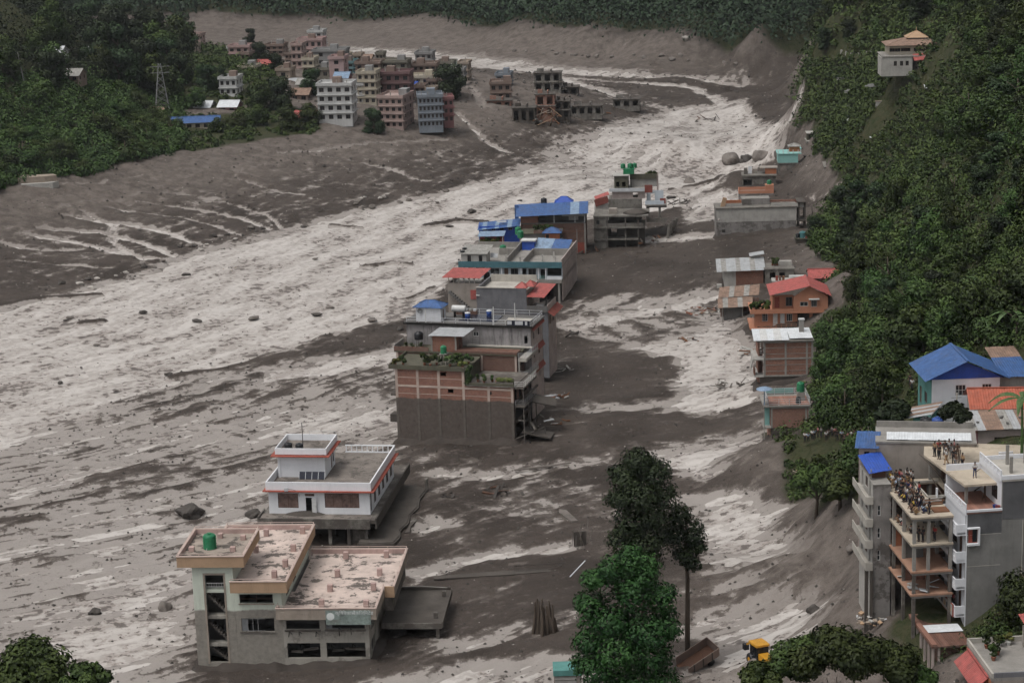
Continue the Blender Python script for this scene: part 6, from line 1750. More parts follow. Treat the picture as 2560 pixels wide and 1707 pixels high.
# brick house with teal railing
b = at_px('railing_brick_house', 'brick house with teal roof railing and a blue parasol', 'house', r2(525, 1540), -1)
X = lambda u, v, ly=0: fz(b, *r2(u, v), ly)
w, _ = X(830, 1400); _, zt = X(525, 1245); _, zm = X(525, 1400)
b.wall((0, 0), (w, 0), zm - .2, zt, MATS['brick_pink'], (), .24); b.wall((0, .05), (w, .05), 0, zm - .2, MATS['mud_caked'], (), .24)
b.wall((w, .24), (w, 6), 0, zt, MATS['brick_pink'], (), .24); b.wall((0, 6), (0, .24), 0, zt, MATS['brick_pink'], [(1, 2, zm + .3, zt - .3, 'o')], .24)
x1, _ = X(800, 1400)
for x in (.12, x1, w - .12):
 b.box('column', x - .14, x + .14, -.06, .02, zm - .2, zt, MATS['column_flood'] if False else cn)
b.box('beam', -.05, w + .05, -.08, .02, zt - .3, zt, cn)
b.slab(-1.2, w + .2, -.3, 7, zt + .22, cn, .22, 'roof_slab'); b.box('floor_paint', -.3, w, 0.2, 5.5, zt + .224, zt + .25, MATS['brick_pink'])
b.box('teal_panel', -.4, w * .7, 6.6, 6.7, zt + .4, zt + 1.2, MATS['teal_wall'])
b.rail([(-.4, 6.5), (-.4, -.2), (w, -.2), (w, 6.5), (-.4, 6.5)], zt + .22, 1.1, MATS['steel_pale'], 3, 1.6, .06)
b.wall((-1.0, 1.0), (-.1, 1.0), zm - .4, zt, MATS['teal_wall'], (), .15)
b.box('post', -1.15, -1.0, -.2, -.05, zm - 2, zt, cn); b.slab(-1.2, 0, -.2, 4, zm, cn, .2)
BR = b; BR_W = w
x, _ = X(757, 1130, 3.0)
tank(b.world(x, 3.0, zt + 1.6), .62, 1.6, 'tank_green', 'green tank on the brick house with teal railing')
s = Bd('tank_stand', 'grey block stand under the green tank of the railing house', 'stand', b.world(x, 3.0, zt + .26), 0)
s.box('block', -.6, .6, -.6, .6, 0, 1.33, cn)
x, _ = X(740, 1200, .8)
tank(b.world(x, .8, zt + .26), .42, 1.1, 'tank_black', 'black barrel by the teal roof railing')
s = Bd('parasol', 'pale blue parasol on a post at the corner of the railing house', 'parasol', b.world(-1.0, .4, zt + .23), 0)
s.mb('post', MB().tube([(0, 0, 0), (0, 0, 2.9)], .08, 6), MATS['blue_roof_pale'])
s.put('canopy', MB().lathe([(1.3, 2.6), (1.25, 2.68), (.7, 2.9), (.08, 3.05)], 14).mesh('canopy', MATS['blue_roof_pale']))
# ------------------------------------------------------------------ the crowded buildings on the near right bank
KX, KY, KA = 42.1, 218.7, math.radians(4.8)
tc_ = crop(2100, 1080, 4.9)
gc_ = crop(2100, 1380, 4.796)
def kw_(x, y, z=0.0):
 return (KX + x * math.cos(KA) - y * math.sin(KA), KY + x * math.sin(KA) + y * math.cos(KA), z)
cp = MATS['concrete_pale']
wallmat('slab_tan', (0.45, 0.385, 0.305), stain=0.0, var=0.2, smear=0.15)
wallmat('brick_floor', (0.34, 0.2, 0.14), stain=0.0, var=0.25)
b = Bd('frame_building', 'unfinished concrete frame building crowded with onlookers on its bare slabs', 'building', kw_(0, 0), KA)
LV = (30.9, 27.85, 24.8, 22.2)
for i, z in enumerate(LV):
 if i == 0:        # stair well left open
  b.slab(-.15, 4.4, -.2, 6.2, z, MATS['slab_tan'], .2)
  b.slab(-.15, 3.4, 6.2, 13.0, z, MATS['slab_tan'], .2); b.slab(6.0, 9.0, 6.2, 13.0, z, MATS['slab_tan'], .2)
  b.slab(3.4, 6.0, 11.6, 13.0, z, MATS['slab_tan'], .2)
  for a in ((3.3, 6.1, 6.1, 6.25), (3.3, 6.1, 11.5, 11.65), (3.25, 3.4, 6.25, 11.5)):
   b.box('well_kerb', *a, z + .002, z + .25, cp)
 else:
  m_ = MATS['slab_tan'] if i == 1 else MATS['brick_floor']
  b.slab(-.15 - .02 * i, 4.4, -.2, 6.4, z, m_, .2); b.slab(-.15 - .02 * i, 9.0, 6.4, 13.0, z, m_, .2)
 b.box('edge_beam', 0.05, 4.4, 0.0, .22, z - .5, z - .201, cn); b.box('edge_beam', 0.0, .22, .23, 12.9, z - .5, z - .201, cn)
for i, (z0, z1) in enumerate(((27.85, 30.4), (24.8, 27.35), (22.2, 24.3), (9.5, 21.7))):
 for x, y in ((.05, 0), (.05, 4.1), (.05, 8.2), (.05, 12.4), (1.6, .02), (4.0, 0), (4.0, 5.0), (5.0, 12), (8.6, 12)):
  if x == 1.6 and i > 2: continue
  b.box('column', x, x + .34, y + .002, y + .34, z0 + .002, z1, cn if i < 2 else cmu)
b.wall((8.8, 12.7), (.4, 12.7), 27.86, 30.4, MATS['brick_dark'], (), .15, name='infill_wall'); b.wall((8.8, 12.6), (.4, 12.6), 22.2, 27.3, MATS['brick_dark'], (), .15, name='infill_wall')
b.wall((3.2, 8.5), (8.8, 8.5), 24.82, 27.4, MATS['concrete_dark'], (), .15, name='infill_wall'); b.wall((3.0, 6.6), (8.8, 6.6), 27.86, 30.4, MATS['concrete_dark'], (), .15, name='infill_wall')
b.wall((.42, 8.3), (3.2, 8.3), 24.82, 27.3, MATS['orange_deep'], (), .12, name='infill_wall'); b.wall((.42, 4.3), (2.6, 4.3), 22.22, 24.3, MATS['brick'], (), .12, name='infill_wall')
b.wall((.42, 4.25), (2.4, 4.25), 24.82, 27.3, MATS['concrete_dark'], (), .12, name='infill_wall')
for k in range(7):    # builder's timber on the roof
 rr = random.Random(90 + k)
 b.put('timber', box_mesh(2.6 + rr.random(), .16, .1, MATS[rr.choice(['rust', 'door_wood', 'tin_dull'])]), (2.9 + rr.uniform(-.2, .2), 3.6 + .5 * k * .6, 31.0 + .06 * (k % 3)), rr.uniform(-.25, .3))
b.box('timber_stack', 2.6, 4.3, 1.0, 2.6, 30.91, 31.05, MATS['rust'])
for k, (x, y, z) in enumerate(((.5, 1.5, 22.3), (.8, 2.6, 22.3), (1.4, .6, 22.3), (2.6, 1.2, 22.4), (.4, 5.2, 22.3), (3.2, 3.0, 22.3))):
 b.put('rubble_panel', box_mesh(1.1, .8, .1, MATS[('tin', 'pale_render', 'lid_pale')[k % 3]]), (x, y, z + .1), k * .7, None, (.1 * k, .15, k * .7))
FRAME = b
# cream roof slab behind it, on columns
b = Bd('roof_terrace', 'broad cream concrete roof terrace on columns above the frame building', 'building', kw_(4.6, 12.4), KA)
pts = [(0, 0), (1.2, -11.6), (9.6, -11.3), (12, 1.4), (1.5, 5.0)]
b.mb('slab', MB().prism(pts, 33.65, 33.9), MATS['slab_tan'])
for i, (x, y) in enumerate(((.5, -.6), (1.5, -5.6), (1.6, -10.6), (8.5, -10.4), (9.5, 0.5), (4, -5), (3, 3.5))):
 b.box('column', x, x + .3, y, y + .3, 24, 33.64, cn)
b.wall((2.0, -.2), (11, -.2), 31.0, 33.6, MATS['brick_dark'], (), .15)
b.box('kerb', 8.0, 9.6, -2.0, -1.8, 33.902, 34.3, MATS['white_wall'])
TERR = b
# grey block house behind, with the little blue roof
b = Bd('grey_block_house', 'plain grey cement house with pale roof sheets and a small blue lean-to', 'house', kw_(-.6, 17.2), math.radians(-10))
b.shell(11, 6, 20, 34.2, MATS['taupe_wall'], x0=1.0)
b.slab(.9, 12.2, -.1, 6.2, 34.4, cn, .2, 'roof_slab')
b.sheets((2.2, .3, 34.5), (11.6, .3, 34.5), (2.2, 2.6, 34.75), MATS['lid_pale'], 1.2)
b.box('parapet', 1.0, 12.0, 5.9, 6.1, 34.41, 35.1, cn)
b.shell(1.9, 4.0, 20, 33.6, MATS['facade_pink'], front=[(.6, 1.2, 32.2, 33.1, 'w')], x0=-.95, y0=.2)
b.sheets((-1.4, -.5, 33.65), (1.3, -.5, 33.65), (-1.2, 3.2, 34.6), MATS['blue_roof'], 1.0)
GREYH = b
# balcony house with the bright blue roof
b = Bd('balcony_house', 'narrow grey house with stacked balconies under a small bright blue tin roof', 'house', kw_(-2.0, 9.0), math.radians(2))
b.wall((0, 0), (2.0, 0), 12, 31.8, MATS['grey_patchy'], [(.5, .85, 28.2, 29.4, 'w', (1, 2)), (.5, .85, 25.6, 26.8, 'w', (1, 2)), (.5, .85, 23.0, 24.2, 'w', (1, 2))], .2, fm=MATS['frame_white'])
lo = []
for z in (29.8, 27.2, 24.7, 22.1):
 lo += [(1.0, 2.0, z + .05, z + 1.9, 'o'), (3.0, 4.4, z + .7, z + 1.9, 'w', (2, 1)), (5.2, 6.2, z + .05, z + 1.9, 'o')]
b.wall((0, 7.4), (0, .2), 12, 31.8, MATS['pale_render'], lo, .2)
b.wall((2.0, .2), (2.0, 7.4), 12, 31.8, MATS['grey_patchy'], (), .2)
for z in (29.8, 27.2, 24.7, 22.1):
 b.slab(-.75, -.01, -.1, 7.4, z, cp, .2, 'balcony_slab'); b.slab(.22, 1.78, .22, 7.2, z - .02, cd, .15)
 b.box('balcony_wall', -.85, -.75, -.1, 7.4, z - .22, z + .7, cp); b.box('balcony_wall', -.75, -.02, -.2, -.1, z - .22, z + .7, cp)
for x, y in ((.1, 1.9), (.1, 7.0), (2.2, 2.6)):
 b.box('post', x, x + .12, y, y + .12, 31.82, 33.0, MATS['tin_dull'])
b.box('roof_room', .3, 1.9, 2.6, 6.8, 31.83, 32.7, MATS['door_wood'])
b.sheets((-.15, 1.5, 32.6), (2.6, 2.3, 32.7), (-.25, 7.4, 33.0), MATS['blue_bright'], .95)
b.slab(0, 2.0, 0, 7.4, 31.82, cn, .02, 'roof_slab')
b.box('lower_pier', -.8, -.45, 0, .4, 12, 21.8, MATS['mud_caked']); b.box('lower_pier', -.3, .0, -.35, -.02, 12, 21.9, MATS['mud_caked'])
# white tower with the grey cement side
wallmat('cement_side', (0.21, 0.205, 0.195), stain=0.35, var=0.25)
wallmat('cement_dark', (0.11, 0.11, 0.115), stain=0.4, var=0.3)
b = Bd('white_tower_house', 'tall white balcony house with a blank grey cement side wall', 'building', kw_(5.5, -1.0), math.radians(6))
ww, cs = MATS['white_wall'], MATS['cement_side']
b.wall((0, 0), (3.9, 0), 14, 28.9, cs, [(.25, 1.25, 28.0, 28.9, 'o')], .25); b.wall((0, 0.01), (3.9, 0.01), 28.902, 31.2, MATS['cement_dark'], [(.25, 1.25, 28.902, 29.6, 'o')], .25)
b.wall((3.9, 0), (14, 0), 14, 34.6, cs, (), .25); b.box('cement_patch', 3.95, 14, -.03, -.002, 30.4, 34.6, MATS['cement_dark'])
b.wall((14, .25), (14, 7), 14, 34.6, cs, (), .25)
lo = []
for z in (17.0, 20.05, 23.1, 26.15):
 lo += [(4.9, 6.0, z + .1, z + 2.3, 'd', MATS['door_wood']), (2.6, 4.2, z + .8, z + 2.3, 'w', (3, 1)), (.9, 1.9, z + .8, z + 2.3, 'w', (2, 1))]
b.wall((0, 7.2), (0, .25), 14, 31.2, ww, lo, .25)
b.wall((3.9, 7.2), (3.9, .25), 31.2, 34.6, ww, [(3.6, 5.6, 32.0, 33.6, 'w', (3, 1)), (1.0, 1.9, 31.25, 33.4, 'd', MATS['door_wood'])], .25)
b.wall((14, 7.2), (0, 7.2), 14, 34.6, ww, (), .2)
b.slab(0.0, 3.9, 0.0, 7.2, 31.42, MATS['brick_pink'], .2, 'terrace_deck'); b.slab(3.9, 14.2, -.1, 7.3, 34.8, cp, .2, 'roof_slab')
b.parapet(-.1, 3.9, -.12, 7.3, 31.422, .25, ww, .2, 'f'); b.box('parapet', -.1, 3.9, 7.1, 7.3, 31.43, 32.4, ww)
b.parapet(3.8, 14.2, -.12, 7.3, 34.81, .45, ww, .2, 'flb')
for x in (5.4, 7.4):
 b.box('rebar_column', x, x + .3, 2.0, 2.3, 34.82, 36.6, cn); b.box('rebar_column', x + .6, x + .9, 5.0, 5.3, 34.82, 37.0, cn)
def pierced(x, y0, y1, z, h=.9):
 """white balcony wall with rows of slots"""
 b.box('balcony_wall', x - .12, x, y0, y1, z - .35, z + .28, ww)
 b.box('balcony_rail', x - .12, x, y0, y1, z + h - .14, z + h, ww)
 n = max(2, int((y1 - y0) / 1.15))
 for i in range(n + 1):
  y = y0 + (y1 - y0 - .34) * i / n
  b.box('balcony_pier', x - .122, x + .002, y, y + .34, z + .28, z + h - .14, ww)
 b.mb('balcony_slots', MB().bar((x - .06, y0, z + .42), (x - .06, y1, z + .42), .06).bar((x - .06, y0, z + .57), (x - .06, y1, z + .57), .06), ww)
for z in (20.0, 23.1, 26.15, 29.2):
 b.slab(-.95, -.01, .0, 7.2, z, ww, .22, 'balcony_slab')
 pierced(-.95, 0, 7.2, z)
 b.box('balcony_end', -.95, -.02, 0.0, .12, z - .35, z + .9, ww); b.box('balcony_end', -.95, -.02, 7.08, 7.2, z - .35, z + .9, ww)
pierced(0.0, -.1, 7.2, 31.45); pierced(3.85, .1, 7.2, 34.9)
b.box('edge_pier', -1.1, -.96, 6.9, 7.25, 14, 32.0, ww); b.box('edge_pier', -.02, .12, -.03, .0, 14, 31.2, ww)
# corner window box
for a in ((.1, 1.45, -.35, -.0, 27.75, 27.98), (1.27, 1.45, -.35, -.0, 27.98, 29.6), (.1, 1.45, -.35, 0, 29.6, 29.75)):
 b.box('window_box', *a, ww)
wd = b.box('window', .28, 1.25, -.02, .03, 28.0, 29.58, MATS['red_paint']); b.box('pane', .7, 1.2, -.035, -.022, 28.1, 29.5, MATS['pane'], wd)
for z in (28.85, 25.3):
 b.box('seam', .1, 3.85, -.02, 0, z, z + .05, cp)
b.mb('drain_pipe', MB().tube([(6.2, -.08, 30.2), (6.2, -.08, 18.0)], .05, 6), MATS['concrete_pale'])
# shop board across the second floor
sb = b.box('shop_sign', -1.2, -1.09, .3, 6.6, 19.6, 21.0, MATS['red_paint'])
b.box('sign_face', -1.23, -1.202, .45, 6.45, 19.72, 20.88, MATS['pale_render'], sb)
for k in range(6):
 b.box('sign_stripe', -1.25, -1.232, .8 + .95 * k, 1.5 + .95 * k, 20.05, 20.6, MATS[('ochre_fascia', 'cement_dark')[k % 2]], sb)
TOWER = b
s = Bd('chair', 'dark chair on the red tiled terrace of the white tower', 'chair', b.world(3.0, 3.2, 31.43), 1.2)
s.box('seat', -.22, .22, -.22, .22, .4, .45, MATS['door_wood']); s.box('backrest', -.22, .22, .18, .22, .5, .95, MATS['door_wood'])
for dx in (-.19, .19):
 for dy in (-.19, .19):
  s.box('leg', dx - .02, dx + .02, dy - .02, dy + .02, 0, .4, MATS['door_wood'])
for i, (x, y, cm_) in enumerate(((3.4, .8, 'tank_blue'), (3.6, .5, 'red_roof'))):
 s = Bd('bucket', ('blue bucket on the red tiled terrace', 'red basin beside the blue bucket on the terrace')[i], 'bucket', b.world(x, y, 31.43), 0)
 s.put('body', MB().lathe([(.2, 0), (.28, .35), (.3, .36), (.26, .34), (.18, .03)], 12).mesh('body', MATS[cm_]))
# brick shell at the tower's foot
b = Bd('brick_ruin', 'roofed brick shell with thin columns at the foot of the white tower', 'ruin', kw_(.7, -5.9), KA)
b.slab(-.2, 4.1, -.3, 8.8, 18.6, MATS['brick_dark'], .2, 'roof_slab')
b.box('roof_rim', -.2, .35, -.3, 8.8, 18.602, 18.85, MATS['brick_pink']); b.box('roof_rim', .36, 4.1, 8.5, 8.8, 18.602, 18.8, MATS['brick_pink'])
b.sheet('roof_sheet', (.4, 3.4, 18.7), (.4, 5.6, 18.7), (4.2, 3.2, 18.75), MATS['lid_pale'])
for k in range(6):
 b.box('column', -.1, .15, .0 + 1.5 * k, .22 + 1.5 * k, 10, 18.39, MATS['facade_pink'])
b.box('column', .5, .7, -.2, .0, 12, 18.39, MATS['facade_pink'])
b.wall((.8, .3), (4.0, .3), 12, 18.4, MATS['brick_dark'], [(.5, 1.4, 15, 17, 'o')], .2); b.wall((.9, 8.5), (.9, .5), 12, 18.4, MATS['brick_dark'], (), .2)
# planted terrace in the corner with its red tiled awning
b = Bd('planted_terrace', 'walled grey terrace with potted plants and a red tiled awning', 'house', kw_(1.8, -14.2), math.radians(3))
b.slab(0, 9, -9, .2, 22.0, cn, .3, 'terrace_slab'); b.wall((0, 0.2), (0, -9), 14, 21.7, MATS['orange_deep'], (), .2)
b.wall((0, -9), (9, -9), 12, 21.7, MATS['taupe_wall'], (), .2)
b.box('parapet', 0, 9, .0, .2, 22.002, 22.55, cp); b.box('parapet', 0, .2, -9, 0, 22.002, 22.5, cp); b.box('parapet', .2, 9, -9, -8.8, 22.002, 22.5, MATS['slate_wall'])
b.sheets((-1.5, -8.0, 20.4), (-1.5, -.6, 20.4), (-.1, -8.0, 21.6), MATS['red_roof'], .9, name='tile_strip')
b.mb('awning_ridge', MB().bar((-.1, -8, 21.7), (-.1, -.6, 21.7), .2), MATS['red_roof'])
b.sheets((5.2, -5.8, 24.2), (9, -5.8, 24.2), (4.8, -1.2, 25.4), MATS['red_roof'], .9)
for x, y in ((5.4, -5.4), (5.2, -1.6)):
 b.box('post', x, x + .15, y, y + .15, 22.0, 24.3, cp)
PT = b
for i, (x, y, h, k, pt) in enumerate(((1.6, -1.4, 1.7, 0, 'pot'), (2.2, -3.2, 1.8, 2, 'pot'), (1.4, -4.6, 1.5, 0, 'pot'), (3.0, -.9, 1.4, 1, 'pot_white'), (4.0, -.8, 1.3, 3, 'pot_white'), (5.2, -6.8, 1.6, 0, 'pot'), (6.4, -7.0, 1.5, 2, 'pot'))):
 plant(b.world(x, y, 22.0), h, k, 'potted plant on the grey terrace in the corner', 'plants on the corner terrace', pt)
# ------------------------------------------------------------------ blue-roofed house and its neighbours up the slope
wallmat('teal_dark', (0.1, 0.25, 0.23), stain=0.3)
wallmat('pink_house', (0.5, 0.24, 0.26), stain=0.25)
b = Bd('blue_roof_house', 'white walled house under a wide blue gabled tin roof on the slope', 'house', (50.9, 256.0, 0), math.radians(2))
b.wall((.6, .4), (9.0, .4), 27, 35.8, MATS['white_wall'], [(2.9, 4.2, 33.6, 35.0, 'w', (3, 2)), (6.2, 7.4, 33.6, 35.0, 'w', (3, 2))], .2, fm=MATS['frame_white'])
b.wall((.6, 8), (.6, .6), 27, 35.8, MATS['teal_dark'], [(1, 2, 31.2, 33.4, 'd'), (3.5, 5, 32, 33.4, 'w')], .2); b.wall((9.0, .6), (9.0, 8), 27, 35.8, MATS['white_wall'], (), .2)
b.gable(-.1, 9.6, -.2, 8.2, 36.0, 2.2, MATS['blue_roof'], .4, 'y', 1.05, gmat=None)
b.mb('gable_wall', MB().add([(.1, .3, 35.8), (9.4, .3, 35.8), (4.75, .3, 37.9), (.1, .4, 35.8), (9.4, .4, 35.8), (4.75, .4, 37.9)], [(0, 1, 2), (5, 4, 3), (0, 3, 4, 1), (1, 4, 5, 2), (2, 5, 3, 0)]), MATS['blue_bright'])
b.sheets((9.7, 1.5, 35.4), (13.5, 1.5, 35.4), (9.7, 7.5, 36.4), MATS['blue_roof'], 1.05)
b.box('rear_wing', 9.2, 13.2, 2.2, 7.5, 27, 35.3, MATS['pale_render'])
b.sheets((10.0, 7.6, 36.0), (13.8, 7.6, 36.0), (9.8, 11, 36.9), MATS['tin_rust'], 1.05)
b = Bd('orange_roof_house', 'low house with a bright orange hipped roof below the blue roof', 'house', (55.2, 249.8, 0), math.radians(-4))
b.shell(6.6, 5.4, 27, 34.0, MATS['pale_render'], front=[(1, 2.2, 31.8, 33.2, 'w')])
b.gable(0, 6.8, 0, 5.6, 34.1, 1.5, MATS['orange_roof'], .5, 'x', 1.0, gmat=MATS['pale_render'])
b.sheets((7.3, .2, 34.0), (12, .2, 34.0), (7.3, 4.5, 35.2), MATS['orange_roof'], 1.0)
b = Bd('tin_roof_house', 'pinkish block house under a patched tin roof weighed down with stones', 'house', (54.6, 244.4, 0), math.radians(-1))
b.wall((0, 0), (8.5, 0), 26, 32.8, MATS['facade_pink'], [(1.9, 3.4, 30.2, 31.8, 'w', (4, 2)), (6.8, 7.6, 30.5, 31.9, 'w')], .2)
b.wall((0, 4.4), (0, .2), 26, 32.8, MATS['pink_house'], [(1, 2, 29, 31, 'o')], .2); b.wall((8.5, .2), (8.5, 4.4), 26, 32.8, MATS['facade_pink'], (), .2)
b.sheets((-2.2, -.5, 32.75), (9.2, -.5, 32.9), (-2.2, 5.0, 33.7), MATS['tin_rust'], 1.0, mats=[MATS['tin_rust'], MATS['tin_dull'], MATS['tin'], MATS['tin_rust']], jit=.05)
b.mb('lean_to_beam', MB().bar((-2.1, -.4, 32.5), (-.1, -.4, 32.6), .15), MATS['door_wood'])
for i in range(14):
 rr = random.Random(500 + i)
 s = link('roof_stone', MB().lathe([(.12, 0), (.2, .08), (.16, .18), (.05, .22)], 7).mesh('roof_stone', MATS['concrete_dark']), None, b.world(rr.uniform(-1.5, 8.5), rr.uniform(0, 4.2), 33.0 + rr.uniform(.1, .5)))
 tag(s, 'dark stone holding down the patched tin roof', 'stone', 'stones on the tin roof')
b = Bd('pink_house', 'small pink house with dark roof sheet above the crowd', 'house', (56.0, 236.6, 0), math.radians(-28))
b.wall((0, 0), (4.6, 0), 22, 31.0, MATS['pink_house'], [(1.5, 2.4, 28.9, 30.4, 'w'), (3.6, 4.4, 28.2, 29.4, 'o')], .2)
b.wall((0, 4), (0, .2), 22, 31.0, MATS['pink_house'], [(1.2, 2.1, 28.2, 30.2, 'd')], .2); b.wall((4.6, .2), (4.6, 4), 22, 31, MATS['pink_house'], (), .2)
b.sheets((-.6, -.6, 31.05), (5.4, -.6, 31.1), (-.4, 4.4, 31.9), MATS['moss_edge'], 1.1, mats=[MATS['moss_edge'], MATS['moss_edge'], MATS['tin'], MATS['moss_edge'], MATS['tin']])
b = Bd('teal_shed', 'teal boarded shed with broken tin roof left of the blue-roofed house', 'shed', (48.3, 251.5, 0), math.radians(-24))
b.wall((0, 0), (2.0, 0), 24, 32.4, MATS['teal_dark'], [(.5, 1.3, 30.6, 31.8, 'w')], .15); b.wall((0, 5), (0, .15), 24, 32.4, MATS['teal_dark'], [(1, 2, 30, 31.6, 'o')], .15); b.wall((2, .15), (2, 5), 24, 32.4, MATS['teal_dark'], (), .15)
b.sheets((-1.4, -.5, 32.2), (-1.4, 5.4, 32.2), (2.4, -.5, 33.2), MATS['tin_dull'], 1.0, mats=[MATS['tin'], MATS['tin_rust']], jit=.08)
b.slab(-2.2, 0, -3, 5, 29.6, MATS['taupe_wall'], .3, 'path_slab')
for i, (u, v, kk, lb) in enumerate(((905, 1005, 'tank_black', 'black water tank above the grey block house roof'), (930 * 1.0 + 70, 1010, 'tank_blue', 'tall blue water tank above the grey block house roof'))):
 u_, v_ = crop(2100, 840, 3.824)(820 + 110 * i, 1015)
 x, z = fz(GREYH, u_, v_, 8.0)
 p = GREYH.world(x, 8.0, 0)
 tank((p.x, p.y, 33.2), .72, 1.9, kk, lb)
 s = Bd('tank_plinth', ('grey plinth under the black water tank', 'grey plinth under the tall blue water tank')[i], 'plinth', (p.x, p.y, 26), 0)
 s.box('block', -.9, .9, -.9, .9, 0, 7.19, cn)
s = Bd('utility_pole', 'thin leaning concrete pole between the tanks and the pink house', 'pole', kw_(11.0, 22.5, 24), 0)
s.mb('post', MB().tube([(0, 0, 0), (.35, .1, 14)], [.14, .09], 8), cp)
s.mb('crossarm', MB().bar((-.3, 0, 13.4), (.9, .2, 13.4), .08), MATS['steel'])
# ------------------------------------------------------------------ the far town on its terrace
t1, t2, t3, t4 = crop(0, 0, 3.267), crop(640, 0, 3.267), crop(1280, 0, 3.267), crop(1920, 0, 3.267)
for nm, colr in (('tw_white', (0.474, 0.474, 0.468)), ('tw_pink', (0.358, 0.27, 0.246)), ('tw_tan', (0.311, 0.258, 0.211)), ('tw_cream', (0.406, 0.364, 0.294)), ('tw_blue', (0.206, 0.229, 0.259)), ('tw_red', (0.237, 0.119, 0.119)),
          ('tw_maroon', (0.164, 0.099, 0.099)), ('tw_brown', (0.211, 0.158, 0.134)), ('tw_grey', (0.255, 0.252, 0.249)), ('tw_mint', (0.352, 0.399, 0.352)), ('tw_olive', (0.179, 0.167, 0.138)), ('tw_rose', (0.389, 0.277, 0.265)), ('tw_teal', (0.131, 0.214, 0.225))):
 wallmat(nm, colr, stain=0.3, var=0.18)
def town(uvL, uR, vT, floors, mat, label, D=8.0, yaw=-8, z0=None, cols=3, name='town_house', roof='flat', rmat=None, bands=True, side=2, cat='house', base=None):
 """a flat-roofed house: uvL the near left base corner, uR the right end, vT the top (photograph pixels)"""
 b = at_px(name, label, cat, uvL, yaw, z0)
 W = max(2.5, fz(b, uR, uvL[1])[0]); zt = fz(b, uvL[0], vT)[1]
 zb = b.z0; H = zt - zb; fh = H / floors
 m = MATS[mat]
 fo, ro = [], []
 for f in range(floors):
  zz = zb + f * fh
  for i in range(cols):
   cx = W * (i + .5) / cols; ww = min(1.5, W / cols * .55)
   fo.append((cx - ww / 2, cx + ww / 2, zz + fh * .32, zz + fh * .8, 'w', (2, 1)))
  for i in range(side):
   cx = (D - .44) * (i + .5) / side
   ro.append((cx - .6, cx + .6, zz + fh * .32, zz + fh * .8, 'w', (2, 1)))
 b.shell(W, D, zb - 1.5, zt, m, fo, ro)
 for f in range(1, floors):
  zz = zb + f * fh
  if bands:
   b.box('floor_band', -.25, W + .25, -.5, -.002, zz - .15, zz + .12, m)
   b.box('floor_band', W + .002, W + .5, -.5, D, zz - .148, zz + .122, m)
  b.slab(.23, W - .23, .23, D - .23, zz, MATS['concrete_dark'], .1)
 if roof == 'flat':
  b.slab(-.35, W + .35, -.5, D + .2, zt + .2, m, .2, 'roof_slab')
  b.parapet(-.3, W + .3, -.45, D + .15, zt + .202, .75, m, .15)
  rr = random.Random(int(uvL[0] * 7))
  if W > 4:
   x = rr.uniform(.8, W - 2.4)
   b.box('roof_room', x, x + min(2.6, W * .4), D * .45, D * .8, zt + .2, zt + 2.2, MATS[rr.choice([mat, 'tw_brown', 'tw_grey'])])
  for q in range(3):
   x = rr.uniform(.3, W - .6); y = rr.uniform(.2, D - .6)
   b.box('rebar_column', x, x + .25, y, y + .25, zt + .2, zt + rr.uniform(1.0, 2.0), MATS['concrete'])
 else:
  b.gable(0, W, 0, D, zt + .05, min(1.6, D * .2), MATS[rmat], .5, 'x', 2.2, gmat=m)
 b.W, b.zt = W, zt
 return b
